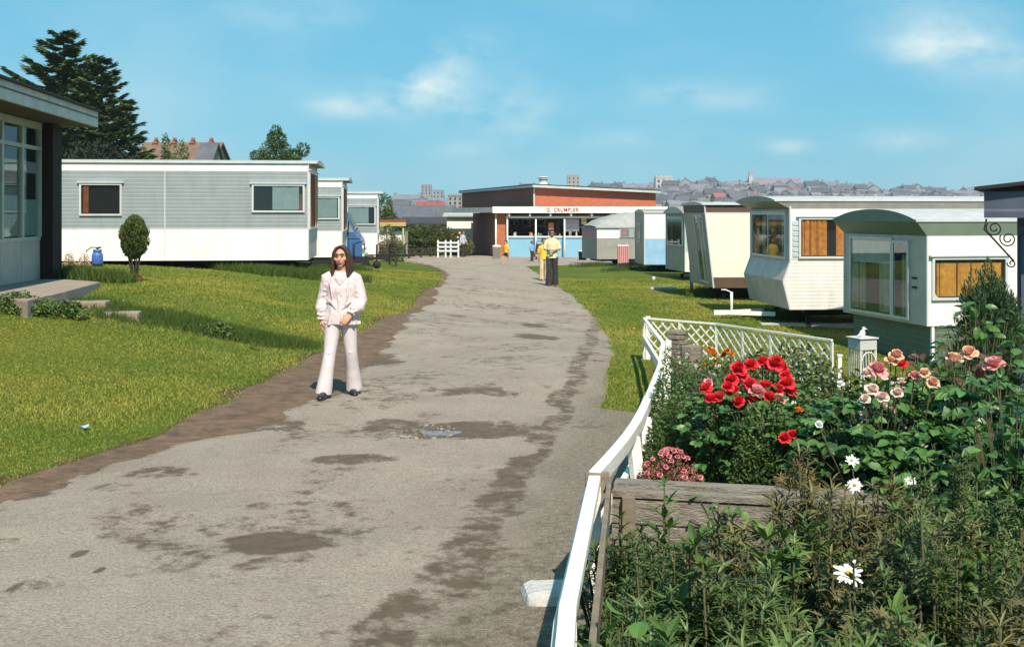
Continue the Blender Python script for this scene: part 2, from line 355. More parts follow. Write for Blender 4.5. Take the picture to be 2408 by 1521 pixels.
XX, YY = np.meshgrid(gx, gy); ZZ = Gv(XX, YY)
nearmask = (YY < 60) & (np.abs(XX) < 20)
ZZ = ZZ + np.where(nearmask, (fbm(XX*.8+40, YY*.8+9, 3)-.5)*.05, 0)
GXI, GYI, GZI = gx, gy, ZZ
def SG(x, y):                                            # height of the ground sheet itself
    x = np.asarray(x, float); y = np.asarray(y, float)
    i = np.clip(np.searchsorted(GXI, x)-1, 0, len(GXI)-2); j = np.clip(np.searchsorted(GYI, y)-1, 0, len(GYI)-2)
    fx = (x-GXI[i])/(GXI[i+1]-GXI[i]); fy = (y-GYI[j])/(GYI[j+1]-GYI[j])
    return (GZI[j, i]*(1-fx)+GZI[j, i+1]*fx)*(1-fy)+(GZI[j+1, i]*(1-fx)+GZI[j+1, i+1]*fx)*fy
def grid_faces(nr, nc):
    i = np.arange(nr-1)[:, None]*nc + np.arange(nc-1)[None]; i = i.ravel()
    return np.stack([i, i+1, i+nc+1, i+nc], 1)
def set_attr(me, name, vals):
    a = me.attributes.new(name, 'FLOAT', 'POINT'); a.data.foreach_set('value', np.asarray(vals, np.float32).ravel())
# outlines read off the photograph, laid down on the ground
def ground_line(pts):
    w = [GP(*p) for p in pts]; w.sort(key=lambda v: v.y); return np.array([v.x for v in w]), np.array([v.y for v in w])
gl = [(-260, 1260), (-120, 1185), (0, 1135), (170, 1090), (300, 1045), (430, 978), (520, 945), (600, 903), (730, 845), (850, 790), (930, 740), (990, 700), (1030, 672), (1043, 652), (1035, 636), (1000, 622), (940, 611), (860, 606)]
al = [(-260, 1310), (-120, 1225), (0, 1165), (140, 1120), (330, 1062), (520, 1018), (640, 985), (740, 944), (820, 885), (872, 840), (915, 795), (975, 735), (1026, 685), (1048, 655), (1043, 638), (1005, 624), (940, 613), (860, 608)]
rl = [(1405, 966), (1420, 935), (1430, 880), (1446, 835), (1432, 790), (1395, 742), (1335, 690), (1290, 655), (1250, 635), (1228, 622)]
GLx, GLy = ground_line(gl); ALx, ALy = ground_line(al); RLx, RLy = ground_line(rl)
FENCE = [(1.76, 15.0, .62), (1.53, 11.4, .70), (1.24, 9.4, .74), (.93, 7.7, .73), (.40, 5.45, .72), (.18, 3.64, .72), (.10, 2.6, .72)]
_f = sorted(FENCE, key=lambda t: t[1]); _fy = np.array([t[1] for t in _f]); _fx = np.array([t[0] for t in _f])
def left_grass(y): return np.interp(y, GLy, GLx) + .13*np.clip((18-y)/5, 0, 1) + (fbm(y*.9, y*0+3.3, 4)-.5)*.34
def left_asph(y): return np.interp(y, ALy, ALx) + (fbm(y*1.9, y*0+8.3, 5)-.5)*.5
def right_edge(y):
    r = np.interp(y, RLy, RLx) + (fbm(y*1.5, y*0+1.3, 4)-.5)*.22
    f = np.interp(y, _fy, _fx) + .35
    k = np.clip((y-10.9)/.5, 0, 1)
    r = f*(1-k) + r*k
    return np.where(y > 50.5, r + np.clip((y-50.5)*2.2, 0, 7), r)
me = mesh_np('ground', np.stack([XX, YY, ZZ], -1).reshape(-1, 3), grid_faces(*XX.shape), M_GROUND, smooth=True)
# bare earth: the garden beds inside the fence, the trodden verge and the foot of the bank
inbed = (XX > np.interp(YY, _fy, _fx)) & (YY < 14.2 - (XX-1.7)*1.0) & (YY > -5) & (XX < 9)
dl = left_grass(YY)-XX
soil = np.where(inbed, 1.0, 0.0) + np.where((dl > -1.2) & (dl < .22) & (YY < 70) & (YY > 1), .62, 0) + np.where((np.abs(XX+5.2) < .9) & (np.abs(YY-14.8) < .5), .4, 0)
set_attr(me, 'soil', soil)
tag(link('ground', me), kind='structure')

def road_mat():
    m, nt, p, out = new_mat('worn_asphalt'); N = nt.nodes; L = nt.links
    tc = N.new('ShaderNodeTexCoord')
    def noise(s, d=6, r=.6, st=(1, 1, 1)):
        mp = N.new('ShaderNodeMapping'); mp.inputs['Scale'].default_value = st; L.new(tc.outputs['Object'], mp.inputs[0])
        n = N.new('ShaderNodeTexNoise'); n.inputs['Scale'].default_value = s; n.inputs['Detail'].default_value = d; n.inputs['Roughness'].default_value = r; L.new(mp.outputs[0], n.inputs['Vector']); return n.outputs[0]
    def ramp(src, a, ca, b, cb):
        r = N.new('ShaderNodeValToRGB'); L.new(src, r.inputs[0]); e = r.color_ramp.elements; e[0].position = a; e[0].color = (*ca, 1); e[1].position = b; e[1].color = (*cb, 1); return r.outputs[0]
    def mixc(f, a, b, mode='MIX'):
        x = N.new('ShaderNodeMix'); x.data_type = 'RGBA'; x.blend_type = mode
        if isinstance(f, float): x.inputs[0].default_value = f
        else: L.new(f, x.inputs[0])
        for s, v in ((6, a), (7, b)):
            if isinstance(v, tuple): x.inputs[s].default_value = (*v, 1)
            else: L.new(v, x.inputs[s])
        return x.outputs[2]
    base = ramp(noise(1.1), .3, (.305, .252, .205), .7, (.385, .325, .268))
    grit = ramp(noise(60, 3, .7), .33, (.50, .47, .45), .62, (1.22, 1.20, 1.16))
    base = mixc(.7, base, grit, 'MULTIPLY')
    at = N.new('ShaderNodeAttribute'); at.attribute_name = 'gravel'
    grav = ramp(noise(24, 5, .8), .30, (.13, .108, .082), .66, (.30, .26, .21))
    grav = mixc(.75, grav, ramp(noise(95, 3, .8), .35, (.40, .37, .33), .6, (1.35, 1.3, 1.22)), 'MULTIPLY')
    base = mixc(at.outputs['Fac'], base, grav)
    aw = N.new('ShaderNodeAttribute'); aw.attribute_name = 'damp'
    ad = N.new('ShaderNodeMath'); ad.operation = 'ADD'; L.new(aw.outputs['Fac'], ad.inputs[0])
    nn = N.new('ShaderNodeMath'); nn.operation = 'MULTIPLY_ADD'; L.new(noise(5.0, 8, .74, (1.1, 1.0, 1)), nn.inputs[0]); nn.inputs[1].default_value = 1.9; nn.inputs[2].default_value = -.98; L.new(nn.outputs[0], ad.inputs[1])
    st = N.new('ShaderNodeMapRange'); st.inputs[1].default_value = .38; st.inputs[2].default_value = .62; L.new(ad.outputs[0], st.inputs[0])
    dampc = ramp(noise(9, 5), .3, (.085, .058, .035), .7, (.135, .100, .066))
    sc = N.new('ShaderNodeMath'); sc.operation = 'MULTIPLY'; L.new(st.outputs[0], sc.inputs[0]); sc.inputs[1].default_value = .88
    colr = mixc(sc.outputs[0], base, dampc)
    L.new(colr, p.inputs['Base Color']); p.inputs['Roughness'].default_value = .9; p.inputs['Specular IOR Level'].default_value = .2
    vo = N.new('ShaderNodeTexVoronoi'); vo.feature = 'DISTANCE_TO_EDGE'; vo.inputs['Scale'].default_value = .55
    dsp = N.new('ShaderNodeTexNoise'); dsp.inputs['Scale'].default_value = 1.6; dsp.inputs['Detail'].default_value = 7; L.new(tc.outputs['Object'], dsp.inputs['Vector'])
    va = N.new('ShaderNodeVectorMath'); va.operation = 'MULTIPLY_ADD'; L.new(dsp.outputs[1], va.inputs[0]); va.inputs[1].default_value = (1.3, 1.3, 0); L.new(tc.outputs['Object'], va.inputs[2]); L.new(va.outputs[0], vo.inputs['Vector'])
    ck = N.new('ShaderNodeMapRange'); L.new(vo.outputs['Distance'], ck.inputs[0]); ck.inputs[1].default_value = .002; ck.inputs[2].default_value = .012; ck.inputs[3].default_value = .14; ck.inputs[4].default_value = 0
    colr = mixc(ck.outputs[0], colr, (.05, .042, .034)); L.new(colr, p.inputs['Base Color'])
    hh = N.new('ShaderNodeMath'); hh.operation = 'ADD'; L.new(noise(70, 3, .75), hh.inputs[0]); L.new(noise(6, 4), hh.inputs[1])
    b = N.new('ShaderNodeBump'); b.inputs['Distance'].default_value = .02; b.inputs['Strength'].default_value = .9; L.new(hh.outputs[0], b.inputs['Height']); L.new(b.outputs[0], p.inputs['Normal'])
    return m
def strip(name, lo, hi, ys, ncol, lift, m, crown=0.0):
    t = np.linspace(0, 1, ncol); l = lo(ys)[:, None]; h = hi(ys)[:, None]
    X = l + (h-l)*t[None]; Y = np.repeat(ys[:, None], ncol, 1)
    edge = np.minimum(t, 1-t)[None]; Z = SG(X, Y) + lift*np.clip(edge*14, 0.25, 1) + crown*np.sin(math.pi*t)[None]
    me = mesh_np(name, np.stack([X, Y, Z], -1).reshape(-1, 3), grid_faces(len(ys), ncol), m, smooth=True)
    return X, Y, me, link(name, me)
ys = [1.2]
while ys[-1] < 64: ys.append(ys[-1] + max(.03, ys[-1]*.0045))
ys = np.array(ys)
X, Y, me, o = strip('soil_verge', lambda y: left_grass(y)-.05, lambda y: left_asph(y)+.5, ys[::3], 26, .012,
    mat('verge_soil', (.20, .122, .075), .95, col2=(.075, .048, .031), scale=6, bump=.035, bscale=30))
tag(o, kind='structure')
X, Y, me, o = strip('road', left_asph, right_edge, ys, 190, .03, road_mat(), .015)
tag(o, kind='structure')
def ell(cx, cy, rx, ry, ang=0, soft=.6):
    c, s = math.cos(ang), math.sin(ang); u = ((X-cx)*c+(Y-cy)*s)/rx; v = (-(X-cx)*s+(Y-cy)*c)/ry
    return np.clip((1.3-np.sqrt(u*u+v*v)*(.75+.5*fbm(X*2.6+cx, Y*1.8, 4)))/soft, 0, 1)
damp = np.full(X.shape, .0)
def pell(x0, x1, y0, y1, amt=1.0, soft=.7, ang=0):     # a stain whose outline in the photo spans these print pixels
    global damp
    a = GP((x0+x1)/2, y0); b = GP((x0+x1)/2, y1); c = GP(x0, (y0+y1)/2); d = GP(x1, (y0+y1)/2)
    damp = np.maximum(damp, amt*ell((c.x+d.x)/2, (a.y+b.y)/2, (d.x-c.x)/2, max(.08, (a.y-b.y)/2), ang, soft))
pell(500, 790, 1268, 1325, .95); pell(560, 740, 1330, 1350, .6); pell(690, 950, 1078, 1112, .72); pell(250, 480, 1110, 1142, .6); pell(0, 130, 1152, 1190, .62)
pell(880, 1330, 1000, 1046, .8); pell(1000, 1230, 915, 965, .62); pell(830, 1010, 990, 1030, .68); pell(1205, 1325, 793, 806, .85); pell(1215, 1290, 764, 776, .75)
pell(700, 960, 826, 872, .8, ang=.25); pell(440, 760, 985, 1030, .66); pell(480, 620, 925, 960, .7); pell(170, 205, 1310, 1325, .9); pell(220, 250, 1352, 1364, .9); pell(20, 50, 1392, 1404, .9); pell(340, 400, 1238, 1252, .6); pell(370, 420, 1235, 1262, .55)
pell(1040, 1110, 745, 753, .6); pell(1080, 1120, 655, 664, .55); pell(1090, 1110, 690, 700, .5); pell(1040, 1130, 1370, 1440, .6); pell(540, 640, 1340, 1370, .5); pell(200, 330, 1145, 1175, .52); pell(1100, 1260, 1190, 1230, .5)
# wheel track down the right side
tp = [(1372, 690), (1400, 740), (1395, 800), (1372, 850), (1345, 905), (1320, 960), (1290, 1010), (1245, 1070), (1205, 1130), (1160, 1200), (1100, 1290), (1030, 1400), (960, 1500), (900, 1600)]
TX, TY = ground_line(tp); tx = np.interp(Y, TY, TX) + (fbm(Y*1.1, Y*0+5, 3)-.5)*.2; wdt = np.interp(Y, [3, 6, 9, 15, 25], [.27, .23, .18, .15, .18])
damp = np.maximum(damp, np.clip(1.35-np.abs(X-tx)/wdt, 0, .8)*np.clip((27-Y)/3, 0, 1)*np.interp(Y, [2, 5, 9, 14], [.68, .72, .78, .70]))
lx = left_asph(Y); damp = np.maximum(damp, np.clip(.72-np.abs(X-lx)/.45, 0, .62)*np.clip((40-Y)/10, 0, 1))
damp = np.maximum(damp, .44*np.clip(fbm(X*.8, Y*.7, 4)*2.6-.80, 0, 1)); damp = np.maximum(damp, .45*np.clip(fbm(X*1.6+5, Y*1.3+3, 4)*3-1.15, 0, 1))
bright = np.zeros(X.shape)
for (x0, x1, y0, y1) in ((1010, 1210, 942, 980), (1110, 1285, 955, 988), (1060, 1240, 1046, 1078)):
    a = GP((x0+x1)/2, y0); b = GP((x0+x1)/2, y1); c = GP(x0, (y0+y1)/2); d = GP(x1, (y0+y1)/2)
    bright = np.maximum(bright, ell((c.x+d.x)/2, (a.y+b.y)/2, (d.x-c.x)/2, (a.y-b.y)/2, 0, .2))
damp = damp*(1-bright) - .35*bright
gravel = np.clip((X-tx)/.5+.35+(fbm(X*3, Y*2, 4)-.5)*1.2, 0, 1)*np.clip((16-Y)/4, 0, 1)
gravel = np.maximum(gravel, .5*np.clip(.6-np.abs(X-right_edge(Y))/.5, 0, 1))
set_attr(me, 'damp', damp); set_attr(me, 'gravel', gravel)
# old crumbled patch with a pale wet middle
pc = GP(1000, 1027); rs = np.random.RandomState(5); b = MB()
for k in range(60):
    a = rs.rand()*6.28; r = math.sqrt(rs.rand()); x = pc.x+math.cos(a)*r*.27; yy = pc.y+math.sin(a)*r*.34; s = .012+rs.rand()*.02
    b.blob((x, yy, float(SG(x, yy))+.047), (s, s*.9, s*.5), 0 if rs.rand() < .8 else 1, 6, 4)
tag(b.build('rubble', [mat('stone_chip', (.17, .145, .115), .9), mat('stone_chip_pale', (.30, .28, .25), .8)]), 'patch of loose broken stones in a hole in the tarmac road', 'rubble', kind='stuff')

# ---- grass blades
def blades(name, x, y, h, w, rs, m, lean=.45):
    n = len(x); z = SG(x, y)-.004; a = rs.rand(n)*6.283; c, s = np.cos(a), np.sin(a)
    la = rs.rand(n)*6.283; le = lean*h*rs.rand(n)
    p0 = np.stack([x-c*w, y-s*w, z], 1); p1 = np.stack([x+c*w, y+s*w, z], 1)
    p2 = np.stack([x+np.cos(la)*le, y+np.sin(la)*le, z+h], 1)
    V = np.stack([p0, p1, p2], 1).reshape(-1, 3); F = np.arange(3*n).reshape(-1, 3)
    return link(name, mesh_np(name, V, F, m))
def on_grass(x, y):
    L = left_grass(y)+ .05*vn(x*7, y*7) + np.where(fbm(x*3.1+2, y*3.1, 3) > .56, .30, 0)*rs.rand(len(x)) + (rs.rand(len(x)) < .06)*rs.rand(len(x))*.45; R = right_edge(y)-.05
    ok = (x < L) | ((x > R) & (y > 11.1))
    bed = (x > np.interp(y, _fy, _fx)+0.05) & (y < 15.05-(x-1.76)*1.15)
    return ok & ~bed
rs = np.random.RandomState(3)
M_GR = mat('grass_blade', (.115, .19, .022), .7, island=True, iw=.42, col2=(.37, .32, .065), scale=.55, trans=.25, spec=.2)
M_GR2 = mat('weed_blade', (.045, .085, .015), .7, island=True, col2=(.09, .13, .025), scale=1.5, trans=.2, spec=.2)
def sample(n, y0, y1, x0, x1):
    y = y0*np.exp(rs.rand(n)*math.log(y1/y0)); x = x0+rs.rand(n)*(x1-x0); vis = np.abs(x) < .475*y+.6
    return x[vis], y[vis]
x, y = sample(900000, 6.5, 40, -14, 12); k = on_grass(x, y) & ~((x < -6.6) & (y < 17.9) & (y > 13.5)); x = x[k]; y = y[k]
thin = 1-np.clip(.62-(left_grass(y)-x)/.35, 0, .85)*(x < 0); k = rs.rand(len(x)) < thin; x = x[k]; y = y[k]
hh = (.014+.020*rs.rand(len(x)))*(.6+.9*vn(x*1.3, y*1.3)); ww = .0022+.00042*y
tag(blades('lawn_grass', x, y, hh, ww, rs, M_GR, 1.3), 'short sunlit turf either side of the tarmac road', 'grass', kind='stuff')
# rank darker growth on the bank below the porch and under the caravans
def clump_pts(cx, cy, rx, ry, n):
    a = rs.rand(n)*6.283; r = rs.rand(n)**.8*(.7+.7*vn(np.cos(a)*2+cx*3, np.sin(a)*2+cy)); return cx+np.cos(a)*r*rx, cy+np.sin(a)*r*ry
cl = []
def pclump(px, py, rx, ry, n):
    g = GP(px, py); cl.append(clump_pts(g.x, g.y, rx, ry, n))
for px, py, rx, ry, n in [(300, 745, .35, .5, 900), (360, 750, .4, .3, 1300), (420, 762, .45, .25, 1900), (480, 768, .45, .25, 2300), (540, 785, .45, .25, 2300), (590, 795, .4, .22, 1900), (650, 805, .4, .2, 1000), (700, 812, .3, .2, 600), (225, 718, .3, .3, 1100)]:
    pclump(px, py, rx, ry, n)
cl += cl; x = np.concatenate([c[0]+rs.normal(size=len(c[0]))*.12 for c in cl]); y = np.concatenate([c[1]+rs.normal(size=len(c[1]))*.12 for c in cl]); k = x < left_grass(y)+.05; x = x[k]; y = y[k]
tag(blades('weeds', x, y, .035+.10*rs.rand(len(x)), .008+0*x, rs, M_GR2, .9), 'dark rank weeds along the bank across the left lawn', 'weeds', kind='stuff')
cl = [clump_pts(-7.2+rs.rand()*2.4, 27.0+rs.rand()*1.2, .5, .35, 900) for k in range(10)] + [clump_pts(-9+rs.rand()*5, 27.9, .6, .3, 500) for k in range(8)] + [clump_pts(-6+rs.rand()*1.3, 35+rs.rand(), .5, .4, 700) for k in range(5)]
cl += [clump_pts(-7.6+rs.rand()*.9, 18.9+rs.rand()*.9, .3, .3, 700) for k in range(6)] + [clump_pts(5.2+rs.rand()*1.2, 31+rs.rand()*2, .4, .3, 500) for k in range(6)] + [clump_pts(4.8+rs.rand()*2, 24.8+rs.rand()*1, .4, .3, 350) for k in range(4)]
cl += [clump_pts(1.9+rs.rand()*7, 45+rs.rand()*6, .6, .4, 220) for k in range(16)]
x = np.concatenate([c[0] for c in cl]); y = np.concatenate([c[1] for c in cl])
tag(blades('long_grass', x, y, .08+.20*rs.rand(len(x)), .012+0*x, rs, M_GR2, .7), 'long uncut grass growing beneath the caravans', 'grass', kind='stuff')
# dry scraps and small litter on the lawn
for (px, py, nm, lab, c, s) in [(197, 1014, 'paper_scrap', 'small pale blue scrap of litter on the left lawn', (.35, .5, .7), .045), (600, 783+40, 'twig', 'brown dry twig lying on the left lawn', (.10, .06, .03), .07),
        (1488, 777, 'petal', 'orange red fallen petal on the right lawn beside the lattice', (.8, .18, .05), .05), (1455, 705, 'petal', 'pink fallen petal lying halfway up the right lawn', (.7, .15, .2), .04), (1537, 660, 'cup', 'small white cup on the grass before the caravans', (.8, .8, .78), .08)]:
    g = GP(px, py); b = MB(); z = float(SG(g.x, g.y))
    if nm == 'cup': b.lathe([(.045, 0), (.055, .13), (.05, .13), (.042, .02)], (g.x, g.y, z), 12)
    else:
        P = [(g.x+math.cos(a)*s*(1+.4*math.sin(a*3)), g.y+math.sin(a)*s*.8, z+.035+.012*math.sin(2*a)) for a in np.linspace(0, 6.283, 9)[:-1]]
        b.prism(P, lambda p, t: (p[0], p[1], p[2]+t), 0, .004)
    tag(b.build(nm, [mat('scrap_'+nm+str(px), c, .7)]), lab, nm.replace('_', ' '))

q = GP(1022, 1030); P = [(math.cos(a)*.17*(1+.2*math.sin(3*a)), math.sin(a)*.12*(1+.25*math.cos(2*a))) for a in np.linspace(0, 6.283, 25)[:-1]]; b = MB()
b.prism(P, lambda p_, t_: (p_[0], p_[1], t_), 0, .004); tag(b.build('puddle', [mat('puddle_water', (.20, .21, .24), .35, spec=.7)], None, (q.x+.05, q.y, float(SG(q.x, q.y))+.046)), 'shallow bluish puddle at the edge of the broken patch in the road', 'puddle')
# ------------------------------------------------------------------ materials for built things
WHITE = mat('white_enamel', (.83, .80, .74), .35, var=.03, rib=None, dirt=.3)
WHITE_RIB = mat('white_ribbed_panel', (.82, .79, .74), .38, var=.04, rib=.075, dirt=.35)
GREY_RIB = mat('grey_blue_ribbed_panel', (.315, .355, .365), .4, var=.05, rib=.09, dirt=.28)
GREY_ROOF = mat('grey_roof_felt', (.42, .42, .42), .7, var=.12, dirt=.3)
TRIM = mat('aluminium_trim', (.68, .68, .66), .35, metal=.25, var=.05, dirt=.2)
DARK = mat('dark_interior', (.012, .010, .009), .8, var=.1)
BLACKM = mat('black_chassis', (.018, .017, .016), .8, var=.2)
RUBBER = mat('rubber', (.02, .02, .02), .85)
BROWN_CURT = mat('brown_curtain', (.34, .10, .03), .85, col2=(.16, .045, .02), scale=5)
ORANGE_CURT = mat('orange_curtain', (.84, .29, .05), .85, col2=(.40, .10, .02), scale=9, bump=.01, bscale=20)
GOLD_CURT = mat('gold_curtain', (.80, .33, .06), .85, col2=(.42, .15, .03), scale=8)
SEE_THRU = mat('see_through_grey', (.30, .34, .34), .8)  # flat grey sheet painted as the daylight showing through from the far windows
DRAB = mat('drab_net_curtain', (.42, .38, .28), .9, col2=(.24, .20, .13), scale=6)
PANE = glass('window_glass')
CURT_END = mat('curtain_coloured_end_band', (.68, .25, .085), .5, var=.15, dirt=.1)  # solid end band in curtain orange, standing in for the curtained window
PALE = mat('pale_shade_panel', (.66, .53, .47), .5, dirt=.2)  # shade of the white caravans' ends put into the panel colour

def curtain(b, P, a0, a1, z0, z1, m, o=.014, amp=.013, waves=6):
    n = max(8, int(waves*8)); V = []
    for i in range(n+1):
        t = i/n; a = a0+(a1-a0)*t; oo = o+amp*math.sin(t*waves*6.283+1.3*math.sin(t*9.7+a0*5))*(.8+.2*math.sin(t*23+a1))
        V += [P(a, oo, z0), P(a, oo*1.0, z1)]
    b.add(V, [(2*i, 2*i+2, 2*i+3, 2*i+1) for i in range(n)], m, True)

def caravan(label, nx, ny, rot, sgn, L, Wd, floor, bands, roof, side_wins=(), end_wins=(), lean=None, wheels=True, hitch=None, skirt=None, group=None, valance=None, roofmat=None, extra=None, cat='caravan', name='static_caravan', ruler=None):
    """near corner at (nx, ny); bands: (z0, z1, side material, end material) in world heights; roof (eave, rise, overhang end, overhang side)"""
    gz = G(nx+sgn*1.0, ny+.5)-.06
    t = thing(name, label, cat, (nx, ny, gz), rot, group)
    e = (lambda z: 0.0) if lean is None else (lambda z: float(np.interp(z, [p[0] for p in lean], [p[1] for p in lean])))
    Lp = lambda u, v, z: (sgn*u, v, z-gz)
    mats = []; 
    def mi(m):
        if m not in mats: mats.append(m)
        return mats.index(m)
    b = MB(); zs = []
    for z0, z1, ms, me_ in bands:
        br = [z0]+[p[0] for p in (lean or []) if z0+.01 < p[0] < z1-.01]+[z1]
        for za, zb in zip(br[:-1], br[1:]): zs.append((za, zb, ms, me_))
    ring = lambda z: [Lp(-e(z), 0, z), Lp(L, 0, z), Lp(L, Wd, z), Lp(-e(z), Wd, z)]
    for za, zb, ms, me_ in zs:
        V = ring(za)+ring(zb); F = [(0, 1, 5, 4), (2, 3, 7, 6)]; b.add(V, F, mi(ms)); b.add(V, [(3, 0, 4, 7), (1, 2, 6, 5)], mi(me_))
    zb_, zt_ = bands[0][0], bands[-1][1]
    b.add(ring(zb_), [(3, 2, 1, 0)], mi(bands[0][2])); b.add(ring(zt_), [(0, 1, 2, 3)], mi(bands[0][2]))
    if sgn < 0: b.F = [f[::-1] for f in b.F]
    b.build('body', mats, t)
    # corner mouldings, seams and a rubbing strip
    b = MB()
    for u, v in ((0, 0), (0, Wd), (L, 0)):
        for za, zb, _, _ in zs:
            ea, eb = (e(za), e(zb)) if u == 0 else (0, 0)
            b.beam(Lp(u-ea, v, za), Lp(u-eb, v, zb), .035, .035, up=(0, 1, 0))
    for z0, z1, _, _ in bands[1:]: b.box(*sorted((sgn*(-e(z0)+.0), sgn*L)), -.006, .0, z0-gz-.012, z0-gz+.012)
    if ruler is not None:
        for r in ruler: b.box(*sorted((sgn*(r-.012), sgn*(r+.012))), -.007, .0, zb_-gz+.01, zt_-gz-.01)
    b.build('moulding', [TRIM], t)
    # roof
    ea, rise, oe, os_ = roof; rb = MB(); n = 14; prof = []
    for i in range(n+1):
        s = i/n; v = -os_+(Wd+2*os_)*s; prof.append((v, ea+.03+rise*(1-abs(2*s-1)**2.3)))
    prof += [(Wd+os_, ea-.0), (-os_, ea-.0)]
    eu = -e(ea)-oe
    rb.prism(prof, lambda p, tt: Lp(eu if tt == 0 else L+.06, p[0], p[1]), 0, 1, 0); rb.M[0] = rb.M[1] = 1
    if sgn < 0: rb.F = [f[::-1] for f in rb.F]
    r_o = rb.build('roof', [roofmat or GREY_ROOF, valance[1] if valance else PALE], t)
    g = MB(); g.box(*sorted((sgn*eu, sgn*(L+.06))), -os_-.012, -os_+.0, ea-gz-.0, ea-gz+.05)
    g.build('gutter', [TRIM], r_o)
    if valance:                                            # sloping eaves panels under an overhanging roof end
        vz, vm = valance; vb = MB()
        A = [Lp(-e(vz), 0, vz), Lp(-e(vz), Wd, vz), Lp(eu+.02, Wd+os_*.9, ea), Lp(eu+.02, -os_*.9, ea)]
        B = [Lp(-e(vz), 0, vz), Lp(L, 0, vz), Lp(L, -os_*.9, ea), Lp(eu+.02, -os_*.9, ea)]
        vb.add(A, [(0, 1, 2, 3)], 0); vb.add(B, [(0, 1, 2, 3)], 0)
        vb.build('eaves_panel', [vm], t)
    # windows
    def window(face, a0, a1, z0, z1, curt, mull=(), rounded=False, rail=True, dark=DARK, frame=TRIM, fw=.045, pane=True):
        if face == 'side': P = lambda a, o, z: Lp(a, -o, z)
        else: P = lambda a, o, z: Lp(-e(z)-o, a, z)
        cu = MB(); fr = MB()
        def slab(b, x0, x1, y0, y1, o0, o1, m=0):
            V = [P(x, o, z) for o in (o0, o1) for z in (y0, y1) for x in (x0, x1)]
            b.add(V, [(0, 2, 3, 1), (4, 5, 7, 6), (0, 1, 5, 4), (2, 6, 7, 3), (0, 4, 6, 2), (1, 3, 7, 5)], m)
        slab(fr, a0-fw, a1+fw, z1, z1+fw, 0, .045); slab(fr, a0-fw, a1+fw, z0-fw, z0, 0, .045)
        slab(fr, a0-fw, a0, z0, z1, 0, .045); slab(fr, a1, a1+fw, z0, z1, 0, .045)
        if rounded:
            for (ca, cz, q) in ((a0, z0, 0), (a1, z0, 1)):
                sg = 1 if q == 0 else -1; pts = [(ca, cz)]+[(ca+sg*.1*(1-math.sin(k*math.pi/10)), cz+.1*(1-math.cos(k*math.pi/10))) for k in range(6)]
                fr.add([P(x, .044, z) for x, z in pts], [tuple(range(len(pts)))], 0)
        for m_ in mull: slab(fr, m_-.018, m_+.018, z0, z1, .02, .042)
        if rail: slab(fr, a0-.09, a1+.09, z1+fw+.005, z1+fw+.03, 0, .07)
        slab(fr, a0, a1, z0, z1, .001, .004, 1)
        w = fr.build('window', [frame, dark], t)
        for (c0, c1, cz0, cz1, m_, wv) in curt:
            cm = MB(); curtain(cm, P, c0, c1, cz0, cz1, 0, waves=wv); cm.build('curtain', [m_], w)
        if not pane: return
        gb = MB(); slab(gb, a0, a1, z0, z1, .030, .034); gb.build('pane', [PANE], w)
    for w in side_wins: window('side', **w)
    for w in end_wins: window('end', **w)
    if wheels:
        ch = MB(); ch.box(*sorted((sgn*.5, sgn*(L-.3))), .5, .62, zb_-gz-.16, zb_-gz-.003); ch.box(*sorted((sgn*.5, sgn*(L-.3))), Wd-.62, Wd-.5, zb_-gz-.16, zb_-gz-.003)
        for k in np.arange(.7, L-.3, 1.3): ch.box(*sorted((sgn*k, sgn*(k+.08))), .3, Wd-.3, zb_-gz-.12, zb_-gz-.004)
        c_o = ch.build('chassis', [BLACKM], t)
        for v in (.35, Wd-.35):
            wb = MB(); n = 18; rr = min(.33, (zb_-gz)*.5+.02); cz = rr
            prof = [(rr*.55, -.09), (rr*.9, -.1), (rr, -.07), (rr, .07), (rr*.9, .1), (rr*.55, .09)]
            V = []; F = []
            for r_, y_ in prof:
                for k in range(n): V.append((sgn*L*.45+r_*math.cos(6.283*k/n), v+y_, cz+r_*math.sin(6.283*k/n)))
            for j in range(5):
                for k in range(n): F.append((j*n+k, j*n+(k+1) % n, (j+1)*n+(k+1) % n, (j+1)*n+k))
            F += [tuple(range(n)), tuple(range(5*n, 6*n))]
            wb.add(V, F, 0); wb.build('wheel', [RUBBER], t)
        for u in (.5, L-.5):
            for v in (.35, Wd-.35):
                j = MB(); j.box(sgn*u-.05, sgn*u+.05, v-.05, v+.05, .02, zb_-gz-.16); j.box(sgn*u-.16, sgn*u+.16, v-.16, v+.16, -.03, .05, 1)
                j.build('leg', [BLACKM, mat('concrete_block', (.30, .28, .25), .9, dirt=.3)], t)
    if hitch:
        hb = MB(); hz = zb_-gz-.10 if hitch.get('z') is None else hitch['z']-gz; hl = hitch['len']; vm = Wd/2; cm_ = hitch.get('mat', BLACKM)
        hb.beam((0, vm-.45, hz), (-sgn*hl, vm, hz), .07, .09); hb.beam((0, vm+.45, hz), (-sgn*hl, vm, hz), .07, .09); hb.beam((-sgn*(hl-.05), vm, hz), (-sgn*(hl+.25), vm, hz), .09, .1)
        hb.tube([(-sgn*(hl-.15), vm, hz-.05), (-sgn*(hl-.15), vm, hz+.45)], .03, 8); hb.tube([(-sgn*(hl-.15), vm, hz+.44), (-sgn*(hl-.02), vm, hz+.5), (-sgn*(hl+.08), vm, hz+.5)], .014, 6)
        h_o = hb.build('drawbar', [cm_], t)
        if hitch.get('jockey', True):
            jb = MB(); jb.tube([(-sgn*(hl-.15), vm, hz), (-sgn*(hl-.15), vm, .17)], .022, 6)
            jb.tube([(-sgn*(hl-.15), vm-.045, .13), (-sgn*(hl-.15), vm+.045, .13)], .13, 14, 1, ref=(0, 0, 1)); jb.build('jockey_wheel', [BLACKM, RUBBER], h_o)
